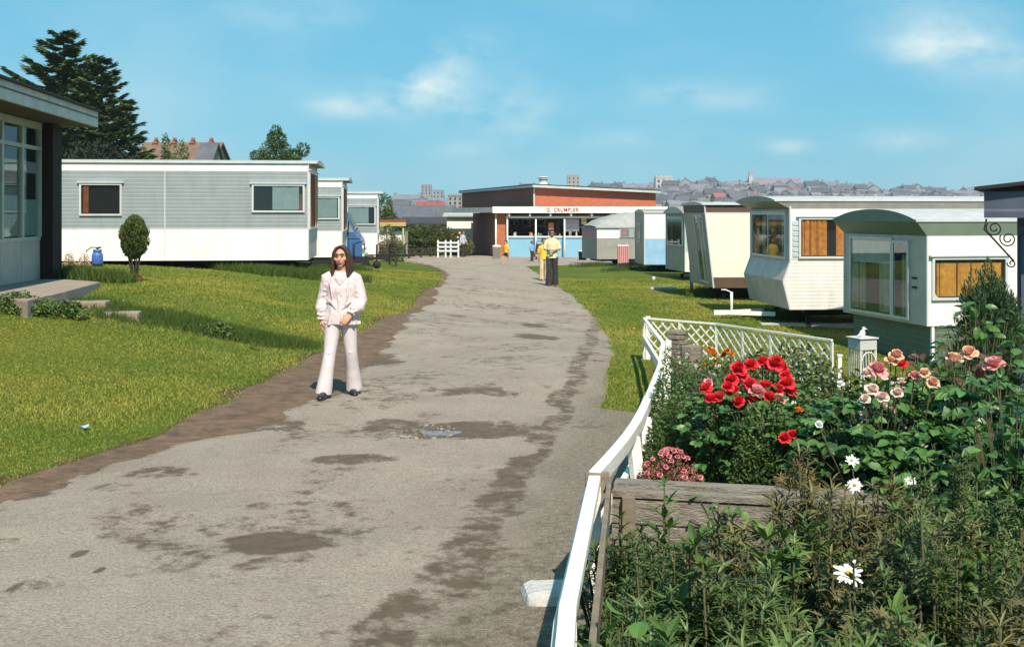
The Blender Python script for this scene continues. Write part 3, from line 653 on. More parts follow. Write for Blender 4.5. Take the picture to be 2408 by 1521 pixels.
    if skirt:
        for (s0, s1, inset, msk) in skirt:
            sb = MB(); sb.box(*sorted((sgn*inset, sgn*(L-.1))), inset*.4, Wd-inset, s0-gz, s1-gz-.004, 0); sb.beam((sgn*inset, inset*.4-.01, s0-gz), (sgn*inset, inset*.4-.01, s1-gz-.004), .05, .05, up=(0, 1, 0), m=1)
            sb.build('skirt', [msk, WHITE], t)
    if extra: extra(t, Lp, gz)
    return t

# ---- three grey-and-white caravans on the left bank
def seam(t, Lp, gz): pass
def agrp(nx, ny, s, bz, z1, z2, z3, ea, wins, L, label, jock=True):
    return caravan(label, nx, ny, math.radians(6), -1, L, 3.0, bz, [(bz, z1, WHITE, PALE), (z1, z2, GREY_RIB, CURT_END), (z2, z3, WHITE, PALE)], (ea, .10, .22, .035), wins,
        [dict(a0=.12, a1=2.88, z0=z1+.02, z1=z2-.02, curt=[(.14, .60, z1+.04, z2-.04, ORANGE_CURT, 3), (.64, 2.18, z1+.04, z2-.04, BROWN_CURT, 9), (2.22, 2.85, z1+.04, z2-.04, ORANGE_CURT, 3)], mull=(2.2,), rail=True, frame=TRIM, dark=CURT_END, pane=False)],
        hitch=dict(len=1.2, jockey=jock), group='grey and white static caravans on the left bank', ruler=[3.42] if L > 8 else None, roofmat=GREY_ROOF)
agrp(-4.99, 27.6, 96, .89, 1.66, 3.06, 3.25, 3.25, [
    dict(a0=4.47, a1=5.37, z0=2.02, z1=2.71, curt=[(5.20, 5.35, 2.04, 2.69, BROWN_CURT, 2)]),
    dict(a0=.13, a1=1.31, z0=2.10, z1=2.70, curt=[(.22, .86, 2.12, 2.68, SEE_THRU, .4), (.15, .21, 2.12, 2.5, BROWN_CURT, 1)])], 9.2,
    'long grey and white static caravan behind the clipped bush, nearest of the left row', False)
agrp(-5.28, 35.0, 75.7, .68, 1.50, 2.86, 3.06, 3.06, [dict(a0=.12, a1=.86, z0=1.90, z1=2.52, curt=[(.15, .84, 1.92, 2.5, SEE_THRU, .4)])], 9.0,
    'middle grey and white static caravan of the left row, partly behind the first')
agrp(-5.13, 43.0, 61.6, .49, 1.30, 2.62, 2.80, 2.80, [dict(a0=.12, a1=1.1, z0=1.66, z1=2.29, curt=[(.34, 1.08, 1.68, 2.27, SEE_THRU, .4)])], 9.0,
    'farthest grey and white static caravan of the left row, behind the blue van', False)

# ---- right-hand row, nearest first
GREEN_P = mat('grey_green_panel', (.17, .215, .165), .5, var=.08, dirt=.15)
GREEN_RIB = mat('grey_green_boarding', (.14, .185, .135), .6, var=.1, rib=.11, dirt=.2)
PALE_ROOF = mat('pale_roof_sheet', (.50, .50, .50), .6, dirt=.3)
CREAM = mat('cream_enamel', (.76, .74, .60), .4, var=.05, dirt=.22, scale=1.2)
BROWNP = mat('brown_band', (.105, .062, .038), .5, var=.12, dirt=.2)
SHADEP = mat('shade_toned_end_panel', (.46, .37, .31), .5, dirt=.2)  # end walls turned from the sun, their shade mixed into the colour
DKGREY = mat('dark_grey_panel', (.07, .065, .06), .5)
PGREEN = mat('pale_green_panel', (.42, .52, .44), .45, dirt=.1)
PBLUE = mat('pale_blue_panel', (.30, .52, .72), .45, dirt=.1)
PINK = mat('pink_panel', (.55, .26, .27), .55, dirt=.1)
GREYP = mat('plain_grey_panel', (.34, .32, .29), .5, dirt=.15)
def c_extra(t, Lp, gz):
    b = MB()                                              # roof ventilator on the side and handle by the end door
    for k in (0, 1): b.box(-.035, -.005, .30, .42, 1.9-gz-1.0+k*-.16, 1.93-gz-1.0+k*-.16)
    b.build('handle', [BLACKM], t)
caravan('old static caravan with green curved roof end and gold curtains, beside the roses', 7.0, 19.0, math.radians(12), 1, 7.5, 2.8, .12,
    [(.12, 1.64, WHITE, PALE)], (1.88, .19, .24, .04), [dict(a0=.12, a1=1.46, z0=.60, z1=1.24, curt=[(.16, 1.40, .62, 1.18, GOLD_CURT, 9)], rounded=True, mull=()),
        dict(a0=2.4, a1=3.6, z0=.60, z1=1.24, curt=[(2.45, 3.5, .62, 1.2, GOLD_CURT, 7)], rounded=True)],
    [dict(a0=.56, a1=1.0, z0=.22, z1=1.50, curt=[(.6, .75, .24, 1.3, DRAB, 1)], rail=False), dict(a0=1.1, a1=2.5, z0=.22, z1=1.55, curt=[(1.12, 2.48, 1.12, 1.52, PALE, .5), (2.0, 2.46, .25, 1.12, DRAB, 3), (1.12, 1.5, .25, 1.12, DRAB, 3)], rail=False)],
    wheels=False, skirt=[(-.75, .12, .12, GREEN_RIB)], valance=(1.64, GREEN_P), roofmat=PALE_ROOF, extra=c_extra)
lean_b = [(.0, .0), (.02, .0), (.62, .15), (1.02, .0), (1.11, 0), (2.31, 0)]
def b_extra(t, Lp, gz):
    b = MB(); n = 6                                        # small louvred vent by the window
    for k in range(7): b.box(.05, .19, -.02, -.001, 1.12-gz+k*.11, 1.2-gz+k*.11)
    b.build('louvre', [mat('pale_blue_louvre', (.45, .52, .56), .5)], t)
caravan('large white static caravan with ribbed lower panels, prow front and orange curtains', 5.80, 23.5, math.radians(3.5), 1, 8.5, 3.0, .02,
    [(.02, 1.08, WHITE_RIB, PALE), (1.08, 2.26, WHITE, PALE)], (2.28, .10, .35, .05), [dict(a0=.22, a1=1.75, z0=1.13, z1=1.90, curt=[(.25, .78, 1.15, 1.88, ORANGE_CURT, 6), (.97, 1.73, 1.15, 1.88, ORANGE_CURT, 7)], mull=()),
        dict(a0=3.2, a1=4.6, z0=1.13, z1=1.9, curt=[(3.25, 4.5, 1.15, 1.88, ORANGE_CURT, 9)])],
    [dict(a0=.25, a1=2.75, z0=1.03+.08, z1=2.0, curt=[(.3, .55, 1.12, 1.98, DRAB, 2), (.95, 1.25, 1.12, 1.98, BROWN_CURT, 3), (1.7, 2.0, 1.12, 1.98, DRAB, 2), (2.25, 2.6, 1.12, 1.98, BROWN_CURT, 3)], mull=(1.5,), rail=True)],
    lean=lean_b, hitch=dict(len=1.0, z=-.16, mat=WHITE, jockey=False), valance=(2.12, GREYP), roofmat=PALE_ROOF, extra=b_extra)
def e_extra(t, Lp, gz):
    b = MB(); b.tube([(-.5, .3, -.02), (-.5, .3, .75)], .045, 8); b.build('post', [mat('weathered_post', (.42, .40, .36), .9)], t)
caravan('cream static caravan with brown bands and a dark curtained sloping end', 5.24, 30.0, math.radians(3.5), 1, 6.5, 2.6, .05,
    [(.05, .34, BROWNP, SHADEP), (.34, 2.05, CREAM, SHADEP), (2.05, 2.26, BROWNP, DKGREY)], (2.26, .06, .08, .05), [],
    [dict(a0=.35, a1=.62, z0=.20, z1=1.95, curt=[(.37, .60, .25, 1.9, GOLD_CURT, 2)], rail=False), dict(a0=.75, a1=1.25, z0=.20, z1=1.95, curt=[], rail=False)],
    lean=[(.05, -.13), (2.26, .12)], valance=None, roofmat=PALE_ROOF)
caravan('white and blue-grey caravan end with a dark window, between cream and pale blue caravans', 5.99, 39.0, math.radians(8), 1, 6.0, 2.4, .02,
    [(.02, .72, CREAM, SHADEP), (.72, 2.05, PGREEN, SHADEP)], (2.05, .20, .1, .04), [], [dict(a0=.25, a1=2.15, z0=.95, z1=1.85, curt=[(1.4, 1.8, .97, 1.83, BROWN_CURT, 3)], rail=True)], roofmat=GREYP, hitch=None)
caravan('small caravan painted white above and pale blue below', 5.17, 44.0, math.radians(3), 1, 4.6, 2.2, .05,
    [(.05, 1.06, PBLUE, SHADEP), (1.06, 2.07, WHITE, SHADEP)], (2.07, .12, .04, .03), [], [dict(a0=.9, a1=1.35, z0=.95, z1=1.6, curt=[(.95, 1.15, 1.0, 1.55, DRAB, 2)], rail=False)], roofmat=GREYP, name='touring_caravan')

# streamlined touring caravan with a curved roof
def tourer():
    nx, ny = 3.77, 50.0; gz = G(nx+1, ny+.5)-.05
    t = thing('touring_caravan', 'small grey and white touring caravan with a curved pale roof and pink curtains', 'caravan', (nx, ny, gz), math.radians(15))
    L, Wd = 3.4, 2.1; z = lambda v: v-gz
    b = MB(); V = []
    def ring(zz, m): return [(0, 0, z(zz)), (L, 0, z(zz)), (L, Wd, z(zz)), (0, Wd, z(zz))]
    for z0, z1, m1, m2 in ((.02, .96, 0, 0), (.96, 1.42, 1, 2)):
        V = ring(z0, 0)+ring(z1, 0); b.add(V, [(0, 1, 5, 4), (2, 3, 7, 6), (1, 2, 6, 5)], m1); b.add(V, [(3, 0, 4, 7)], m2)
    b.add(ring(.02, 0), [(3, 2, 1, 0)], 0); b.build('body', [GREYP, WHITE, PINK], t)
    r = MB(); us = np.linspace(-.05, L+.05, 22); vs = np.linspace(-.05, Wd+.05, 9); V = []
    for u in us:
        top = float(np.interp(u, [-.05, .3, 1.0, 1.7, 2.4, 3.1, 3.45], [.06, .32, .52, .66, .62, .4, .06]))
        for v in vs: V.append((u, v, z(1.42)+.03+top*(1-abs(2*(v+.05)/(Wd+.1)-1)**3.2)))
    F = [(i*9+j, (i+1)*9+j, (i+1)*9+j+1, i*9+j+1) for i in range(21) for j in range(8)]; r.add(V, F, 0, True)
    r.box(-.07, L+.07, -.07, Wd+.07, z(1.40), z(1.45), 0); ro = r.build('roof', [mat('tourer_roof', (.36, .36, .34), .6, dirt=.35)], t)
    w = MB(); w.box(1.05, 1.62+.6, -.04, -.0, z(.98), z(1.40)); wo = w.build('window', [TRIM], t)
    c = MB(); curtain(c, lambda a, o, zz: (a, -.04-o, z(zz)), 1.1, 1.5, 1.03, 1.36, 0, waves=4); c.build('curtain', [PINK], wo)
    c = MB(); curtain(c, lambda a, o, zz: (a, -.04-o, z(zz)), 1.75, 2.15, 1.03, 1.36, 0, waves=4); c.build('curtain', [PINK], wo)
    g = MB(); g.box(1.08, 2.18, -.075, -.07, z(1.01), z(1.38)); g.build('pane', [PANE], wo)
    k = MB(); k.box(.3, L-.3, .3, Wd-.3, z(-.08), z(.015)); k.build('chassis', [BLACKM], t)
    for v in (.15, Wd-.15):
        wb = MB(); wb.tube([(1.7, v-.08, .3), (1.7, v+.08, .3)], .3, 16, ref=(0, 0, 1)); wb.build('wheel', [RUBBER], t)
tourer()
# pink striped windbreak box standing by it
p = PX(1465, 622, 48.3); b = MB(); gz = G(p.x, p.y)
b.box(-.22, .22, -.18, .18, 0, .93, 0)
for k in range(5): b.box(-.19+k*.085, -.15+k*.085, -.186, -.18, .05, .90, 1)
b.box(-.24, .24, -.2, .2, .93, .97, 2)
tag(b.build('bottle_cupboard', [mat('pale_pink_board', (.66, .36, .36), .6), mat('red_stripe', (.5, .08, .08), .6), WHITE], None, (p.x, p.y, gz)), 'narrow pink striped gas cupboard standing before the small touring caravan', 'cupboard')
# white stake, hitch trolley and slabs
p = GP(1626, 684); b = MB(); b.tube([(0, 0, -.05), (0, 0, .62)], .05, 8, 0); b.box(-.06, .06, -.06, .06, .62, .95, 1)
tag(b.build('standpipe', [mat('grey_pipe', (.3, .29, .27), .8), WHITE], None, p), 'short white-topped standpipe before the dark end of the cream caravan', 'standpipe')
for (px, py, w, lab) in ((1905, 768, 2.1, 'long pale concrete kerb slab under the large white prow-fronted caravan'), (1560, 681, .8, 'pale edging stone on the grass before the cream caravan')):
    p = GP(px, py); b = MB(); b.box(-w/2, w/2, -.12, .12, -.05, .075)
    tag(b.build('kerb_slab', [mat('concrete_pale', (.50, .48, .43), .9, dirt=.3)], None, p, (0, 0, -.02), .012), lab, 'slab')

# ---- blue van tucked between the second and third caravans
def van():
    p = PX(850, 604, 40.2); gz = G(p.x-1, p.y); z0 = .52-gz
    t = thing('parked_van', 'blue van with sloping windscreen parked between the left caravans, nose towards the road', 'van', (p.x, p.y, gz), math.radians(3))
    BL = mat('blue_paint', (.045, .13, .31), .3, var=.06, spec=.6); W = 1.75
    prof = [(0, .32), (.02, .72), (-.02, .95), (-.14, 1.12), (-.18, 1.16), (-.56, 1.95), (-.85, 2.06), (-4.3, 2.14), (-4.35, .4), (-3.7, .34), (-3.6, .62), (-3.1, .62), (-3.0, .34), (-1.15, .34), (-1.05, .60), (-.5, .60), (-.4, .34)]
    b = MB(); b.prism(prof, lambda q, tt: (q[0], tt, q[1]), 0, W, 0); bo = b.build('body', [BL], t, bevel=.05)
    w = MB(); w.add([(-.19, .10, 1.21), (-.19, W-.10, 1.21), (-.53, W-.14, 1.91), (-.53, .14, 1.91)], [(0, 1, 2, 3)]); w.build('windscreen', [mat('screen_glass', (.05, .07, .08), .08, spec=.9)], t)
    w = MB(); w.add([(-.27, -.012, 1.22), (-1.35, -.012, 1.22), (-1.35, -.012, 1.9), (-.60, -.012, 1.9)], [(0, 1, 2, 3)]); w.build('side_window', [mat('side_glass', (.26, .30, .33), .15)], t)
    d = MB(); d.box(-.6, -.05, -.012, -.002, .985, 1.0, 0); d.box(-1.5, -.5, -.012, -.002, .62, .64, 0); d.tube([(-.45, -.012, .62), (-.45, -.012, 1.2)], .008, 4); d.build('door_seam', [BLACKM], bo)
    for v in (.28, W-.28):
        h = MB(); h.tube([(.0, v, .66), (.05, v, .66)], .1, 14, 0, ref=(0, 0, 1)); h.tube([(.045, v, .66), (.06, v, .66)], .085, 14, 1, ref=(0, 0, 1)); h.build('headlight', [TRIM, mat('lamp_glass', (.75, .72, .6), .15)], t)
    g = MB(); g.box(.0, .03, .5, W-.5, .56, .78); g.build('grille', [BLACKM], t)
    g = MB(); g.box(.02, .1, .02, W-.02, .36, .46); g.build('bumper', [TRIM], t)
    for u in (-.78, -3.35):
        for v in (.1, W-.1):
            wb = MB(); wb.tube([(u, v-.09, .3), (u, v+.09, .3)], .3, 18, 0, ref=(0, 0, 1)); wb.tube([(u, v-.1, .3), (u, v-.085, .3)], .16, 12, 1, ref=(0, 0, 1)); wb.build('wheel', [RUBBER, TRIM], t)
    m = MB(); m.tube([(-.5, 0, 1.35), (-.42, -.2, 1.45)], .012, 6); m.box(-.46, -.42, -.3, -.14, 1.42, 1.62); m.build('mirror', [BLACKM], t)
van()
# ------------------------------------------------------------------ chalet on the left
def left_chalet():
    z0 = 1.045; WG = mat('grey_boarding', (.50, .43, .37), .6, dirt=.25); FR = mat('pale_green_frame', (.52, .52, .42), .5, dirt=.15)
    t = thing('chalet', 'flat-roofed chalet with large glazed front and wide grey fascia, at the left edge', 'chalet', (-7.75, 18.5, z0), math.radians(6))
    # local +y runs away from the camera, glazed wall on x = 0 facing +x, from y = -7 to 0
    b = MB(); b.box(-6, -.05, -7, 0, -.35, 2.45); b.build('wall', [mat('render_wall', (.22, .21, .2), .8)], t)
    b = MB(); b.box(-.045, .0, -7, 0, -.10, .56, 0); b.box(-.046, .012, -7, .0, .54, .60, 1)
    for k in range(1, 8): b.box(0, .008, -k*.92-.01, -k*.92+.01, -.1, .54, 1)
    b.build('panel', [WG, FR], t)
    f = MB()
    for k in range(0, 9):
        y = -k*.92; f.box(-.04, .03, y-.045 if k else y-.08, y+.045 if k else y, .60, 2.36)
    f.box(-.04, .034, -7, 0, 2.0, 2.06); f.box(-.04, .036, -7, 0, 2.34, 2.45)
    w = f.build('window', [FR], t)
    i = MB(); i.box(-.049, -.046, -7, 0, .6, 2.38); i.build('lining', [DARK], w)
    for k in range(0, 7):
        c = MB(); curtain(c, lambda a, o, zz: (-.03+o*.3, a, zz), -k*.92-.84, -k*.92-.10, .62, 1.20+.05*(k % 2), 0, waves=5); c.build('curtain', [mat('net_curtain', (.34, .34, .30), .9)], w)
        c = MB(); curtain(c, lambda a, o, zz: (-.03+o*.3, a, zz), -k*.92-.84, -k*.92-.10, 1.62, 1.8, 0, waves=.5); c.build('blind', [mat('pale_blind', (.40, .37, .33), .9)], w)
    g = MB(); g.box(-.012, -.008, -7, -.02, .62, 2.34); g.build('pane', [PANE], w)
    b = MB(); b.box(-.9, .20, .02, .52, -.45, 2.44); 
    b.build('end_pier', [mat('dark_stained_boards', (.045, .024, .016), .8, var=.3, stretch=(12, 12, .6), bump=.02)], t)
    b = MB(); b.box(-6.3, .65, -8, .84, 2.46, 2.56, 0); b.build('soffit', [mat('brown_soffit', (.12, .085, .06), .8)], t)
    b = MB(); b.box(.652, .70, -8.0, .89, 2.46, 2.72, 0); b.box(-6.3, .65, .842, .89, 2.46, 2.72, 0); b.box(.70, .712, -8.0, .89, 2.61, 2.63, 1)
    b.build('fascia', [mat('weathered_fascia', (.74, .64, .57), .7, dirt=.35), DKGREY], t)
    b = MB(); b.box(-6.35, .75, -8.0, .93, 2.722, 2.76, 0); b.build('roof', [mat('roof_felt', (.03, .028, .025), .9)], t)
left_chalet()
def slab_from(name, pts, rel, th, lab, cat, m):
    W = [((px-CX)/FPX*(-rel*FPX/(py-HZ)), -rel*FPX/(py-HZ)) for px, py in pts]
    c = (sum(w[0] for w in W)/len(W), sum(w[1] for w in W)/len(W)); b = MB()
    b.prism([(x-c[0], y-c[1]) for x, y in W], lambda p, t_: (p[0], p[1], t_), -th, 0)
    return tag(b.build(name, [m], None, (c[0], c[1], CAMZ+rel), (0, 0, 0), .01), lab, cat)
CONC = mat('porch_concrete', (.34, .27, .22), .9, var=.12, dirt=.3, bump=.01, bscale=30)
slab_from('porch_slab', [(-60, 694), (64, 706), (150, 686), (236, 663), (140, 656), (95, 656), (0, 674)], -1.06, .34, 'pinkish concrete porch slab at the foot of the glazed chalet', 'slab', CONC)
for (px, py, w, d, lab) in ((206, 716, .55, .3, 'upper small concrete step below the porch slab'), (285, 741, .5, .22, 'lower small concrete step sunk in the bank')):
    p = GP(px, py, .03); b = MB(); b.box(-w/2, w/2, -d/2, d/2, -.15, .05); tag(b.build('step', [CONC], None, p, (0, 0, .12), .015), lab, 'step', group='steps in the bank')
# blue gas bottle with regulator and hose
def gas_bottle():
    p = PX(229, 624, 26.4); gz = G(p.x, p.y); t = thing('gas_bottle', 'blue gas bottle with regulator and hose against the white caravan side', 'gas bottle', (p.x, p.y, gz+.02))
    BL = mat('gas_blue', (.05, .14, .42), .45, dirt=.1)
    b = MB(); b.lathe([(.10, 0), (.125, .03), (.13, .06), (.13, .22), (.115, .28), (.07, .32), (.04, .33)]); b.build('cylinder', [BL], t)
    b = MB(); b.lathe([(.09, .30), (.1, .32), (.1, .37), (.095, .37), (.09, .32)], n=14); b.build('collar', [BL], t)
    b = MB(); b.tube([(0, 0, .32), (0, 0, .42)], .025, 8); b.tube([(0, -.03, .4), (.1, -.05, .42)], .02, 8); b.tube([(0, 0, .41), (-.12, -.05, .42), (-.25, -.02, .34), (-.3, .1, .3)], .012, 6); b.build('regulator', [BLACKM], t)
gas_bottle()

# ------------------------------------------------------------------ shop and brick hall
BRICK = mat('red_brick', (.68, .15, .07), .85, var=.1, brick=(.30, .2, .15)); BRICK_D = mat('red_brick_shaded', (.30, .085, .06), .85, var=.1, brick=(.16, .1, .08))  # second brick is the red one darkened to carry the left walls' shade
ORB = mat('orange_tile_wall', (.50, .15, .05), .7, brick=(.42, .2, .1)); CYAN = mat('sky_blue_counter', (.22, .44, .58), .5, var=.04)
def hall():
    cx, cy = 1.27, 66.0; gz = G(cx, cy)
    t = thing('hall', 'flat-topped red brick hall rising behind the shop canopy', 'building', (cx, cy, gz), 0)
    A = Vector((0, 0)); Bv = Vector((7.35, 1.55)); Cv = Vector((-5.0, 18.0)); Dv = Bv+Cv
    h = {0: 3.6-gz, 1: 3.28-gz, 2: 3.6-gz, 3: 3.28-gz}
    b = MB(); P = [(A.x, A.y), (Bv.x, Bv.y), (Dv.x, Dv.y), (Cv.x, Cv.y)]; H = [h[0], h[1], h[3], h[2]]
    V = [(x, y, 0) for x, y in P]+[(x, y, z) for (x, y), z in zip(P, H)]
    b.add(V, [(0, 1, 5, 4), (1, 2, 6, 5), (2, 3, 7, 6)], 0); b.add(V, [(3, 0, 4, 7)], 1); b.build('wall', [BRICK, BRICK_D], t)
    def ex(k, o):
        c = (Vector(P[0])+Vector(P[1])+Vector(P[2])+Vector(P[3]))/4; d = Vector(P[k])-c; return Vector(P[k])+d.normalized()*o
    r = MB(); V = []
    for dz in (0, .13):
        for k in range(4): e = ex(k, .45); V.append((e.x, e.y, H[k]+dz+.002))
    r.add(V, [(0, 3, 2, 1), (4, 5, 6, 7), (0, 1, 5, 4), (1, 2, 6, 5), (2, 3, 7, 6), (3, 0, 4, 7)], 0)
    V2 = [(v[0]*1.0, v[1], v[2]+.001) for v in V[4:]]+[(v[0], v[1], v[2]+.06) for v in V[4:]]
    r.add(V2, [(4, 5, 6, 7), (0, 1, 5, 4), (1, 2, 6, 5), (2, 3, 7, 6), (3, 0, 4, 7)], 1)
    r.build('roof', [mat('pale_roof_edge', (.5, .52, .5), .7), mat('roof_felt', (.03, .028, .025), .9)], t)
    v = MB(); v.lathe([(.30, 0), (.32, .06), (.24, .08), (.24, .32), (.30, .34), (.30, .37), (.2, .38), (.2, .42), (.34, .43), (.34, .47), (.1, .5)], (.6, 1.3, H[0]+.17), 16); v.build('roof_vent', [mat('zinc', (.62, .64, .64), .5, dirt=.2)], t)
    d = MB(); d.box(-.02, .07, -.09, -.02, 0, H[0]-.02); d.build('downpipe', [mat('downpipe_cream', (.6, .5, .35), .6)], t)
hall()
def shop():
    X0, Y0 = -.91, 62.0; gz = G(X0, Y0)-.02
    t = thing('shop', 'open-fronted camp shop with a white lettered fascia, brick end and sky blue counter', 'shop', (X0, Y0, gz), 0)
    zz = lambda v: v-gz
    Lx = 8.9
    b = MB(); wl = [(0, 0), (.56, 0), (.56, 6.8), (-1.5, 7.5)]
    V = [(x, y, -.3) for x, y in wl]+[(x, y, zz(2.10)) for x, y in wl]
    b.add(V, [(0, 1, 5, 4)], 1); b.add(V, [(3, 0, 4, 7), (1, 2, 6, 5), (2, 3, 7, 6)], 0); b.build('brick_wall', [BRICK_D, ORB], t)
    b = MB(); b.box(.6, Lx, 3.6, 3.7, -.3, zz(2.10)); b.box(Lx-.2, Lx, 0, 3.6, -.3, zz(2.10)); b.build('back_wall', [mat('dim_plaster', (.16, .14, .12), .8)], t)
    b = MB(); b.box(-.15, Lx+.5, -.55, -.50, zz(2.09), zz(2.44), 0); b.build('fascia', [mat('white_board', (.84, .82, .78), .5, dirt=.08)], t)
    b = MB(); fl = [(-.15, -.52), (Lx+.5, -.52), (Lx+.5, 3.4), (1.5, 3.4), (-1.0, 6.9), (-4.1, 6.9), (-2.6, 4.5)]
    b.prism(fl, lambda p, q: (p[0], p[1], q), zz(2.12), zz(2.40)); b.build('roof', [mat('canopy_grey', (.46, .47, .46), .7, dirt=.3)], t)
    for k in range(8):                                    # white rafter ends and a beam
        r = MB(); r.box(.72+k*1.13, .80+k*1.13, -.45, 1.5, zz(1.93), zz(2.085)); r.build('rafter', [WHITE], t)
    r = MB(); r.box(.56, Lx, -.1, .02, zz(1.80), zz(1.92)); r.build('beam', [WHITE], t)
    for px in (1166, 1193, 1260, 1327.5, 1420, 1515):
        x = (px-CX)/FPX*61.8-X0; c = MB(); c.tube([(x, -.22, -.3), (x, -.22, zz(1.80) if px > 1200 else zz(2.08))], .045, 8); c.build('column', [WHITE], t)
    b = MB(); b.box(.58, Lx-.2, .15, .3, -.1, zz(.74), 0); b.box(.56, Lx-.2, .08, .62, zz(.74), zz(.82), 1); b.build('counter', [CYAN, WHITE], t)
    for k, z in enumerate((.95, 1.18, 1.42)):
        s = MB(); s.box(.6, Lx-.3, 3.0, 3.55, zz(z)-.02, zz(z)+.02); s.build('shelf', [mat('shelf_board', (.30, .2, .12), .7)], t)
    b = MB(); b.box(3.35, 3.55, .6, 1.2, 0, zz(1.8)); b.build('pillar', [mat('dark_pillar', (.03, .025, .02), .7)], t)
    for x, w in ((.75, .5), (1.5, .5), (2.3, .55), (5.2, .7)):
        f = MB(); f.box(x, x+w, 3.56, 3.59, zz(1.30), zz(1.74), 0); f.box(x+.05, x+w-.05, 3.54, 3.558, zz(1.34), zz(1.70), 1); f.build('window', [WHITE, DARK], t)
    for word, p0, p1 in (("G.", 1285, 1296), ("CRUMPLER", 1302, 1361)):
        f = bpy.data.curves.new('sign', 'FONT'); f.body = word; f.size = .30; f.extrude = .008; f.offset = .006; f.space_character = 1.12
        fo = bpy.data.objects.new('sign_tmp', f); COL.objects.link(fo); dg = bpy.context.evaluated_depsgraph_get(); me = bpy.data.meshes.new_from_object(fo.evaluated_get(dg)); bpy.data.objects.remove(fo)
        me.materials.clear(); me.materials.append(mat('faded_red_letters', (.36, .10, .09), .6)); w = max(v.co.x for v in me.vertices)
        o = link('lettering', me, t, ((p0-CX)/FPX*61.4-X0, -.56, zz(2.165)), (math.radians(90), 0, 0)); o.scale = ((p1-p0)/FPX*61.4/w, 1, 1)
    return X0, Y0, gz
SX, SY, SGZ = shop()
# goods on the counter and shelves
rs = np.random.RandomState(11); GC = [(.5, .12, .05), (.55, .35, .06), (.12, .22, .42), (.6, .55, .45), (.10, .10, .09), (.62, .22, .25), (.15, .35, .18), (.5, .4, .3)]
gm = [mat('goods_%s' % n, c, .5) for n, c in zip(('red', 'amber', 'blue', 'cream', 'black', 'pink', 'green', 'buff'), GC)]
for k in range(46):
    kind = k % 3; m = int(rs.randint(8)); w = .10+.12*rs.rand(); h = .12+.16*rs.rand(); b = MB()
    if kind == 0: b.box(-w/2, w/2, -.08, .08, 0, h, 0); b.box(-w/2-.004, w/2+.004, -.084, .0, h*.3, h*.6, 1); nm = 'carton'
    elif kind == 1: b.lathe([(.05, 0), (.055, .01), (.055, h*.6), (.02, h*.8), (.02, h), (.015, h+.01)], n=8); nm = 'bottle'
    else: b.lathe([(.07, 0), (.075, h*.9), (.08, h*.9), (.08, h), (.0, h+.01)], n=8); nm = 'jar'
    if k < 28: loc = (SX+.75+rs.rand()*6.5, SY+3.15+rs.rand()*.2, [.97, 1.20, 1.44][k % 3 if k % 2 else (k//3) % 3]+.0)
    else: loc = (SX+.7+rs.rand()*7, SY+.25+rs.rand()*.25, .823)
    tag(b.build(nm, [gm[m], gm[(m+3) % 8]], None, loc), 'small packet or jar among the goods set out inside the blue-countered shop', nm, group='goods on the shop counter and shelves')
for (px, py, c, lab) in ((1296, 533, (.72, .25, .08), 'orange poster board hanging in the shop behind the man'), (1373, 519, (.72, .6, .08), 'yellow notice hanging at the right of the shop front'), (1395, 545, (.7, .4, .2), 'small orange card on a stand over the shop counter'), (1345, 530, (.55, .5, .6), 'pale lilac display board inside the shop between the columns')):
    p = PX(px, py, 62.5); b = MB(); w, h = (.3, .42) if c[0] > .56 else (.8, .7); b.box(-w/2, w/2, -.015, .015, -h/2, h/2, 0); b.box(-w/2+.03, w/2-.03, -.02, -.015, -h/2+.05, -h/2+.12, 1)
    b.tube([(-w/3, 0, h/2), (-w/3, 0, 1.93-p.z if 1.93-p.z > h/2 else h/2+.1)], .006, 4, 2)
    tag(b.build('notice_board', [mat('notice_%d' % px, c, .6), WHITE, BLACKM], None, p), lab, 'notice')
# litter bin, dark bin, crate
def bin_(px, py, d, r, h, m, lab, lid):
    p = PX(px, py, d); gz = G(p.x, p.y)+.03; t = thing('litter_bin', lab, 'bin', (p.x, p.y, gz))
    b = MB(); b.lathe([(r*.86, 0), (r, h*.86), (r*1.05, h*.86), (r*1.05, h*.9)], n=16); b.build('drum', [m], t)
    b = MB(); b.lathe([(r*1.08, h*.9), (r*1.08, h*.95), (r*.8, h), (.02, h*1.02)], n=16); b.build('lid', [lid], t)
bin_(1168, 606, 59.5, .22, .72, WHITE, 'white litter bin standing at the corner of the brick end wall', WHITE)
bin_(1370, 605, 58.0, .22, .5, BLACKM, 'black tub with a white lid beside the blue counter', WHITE)

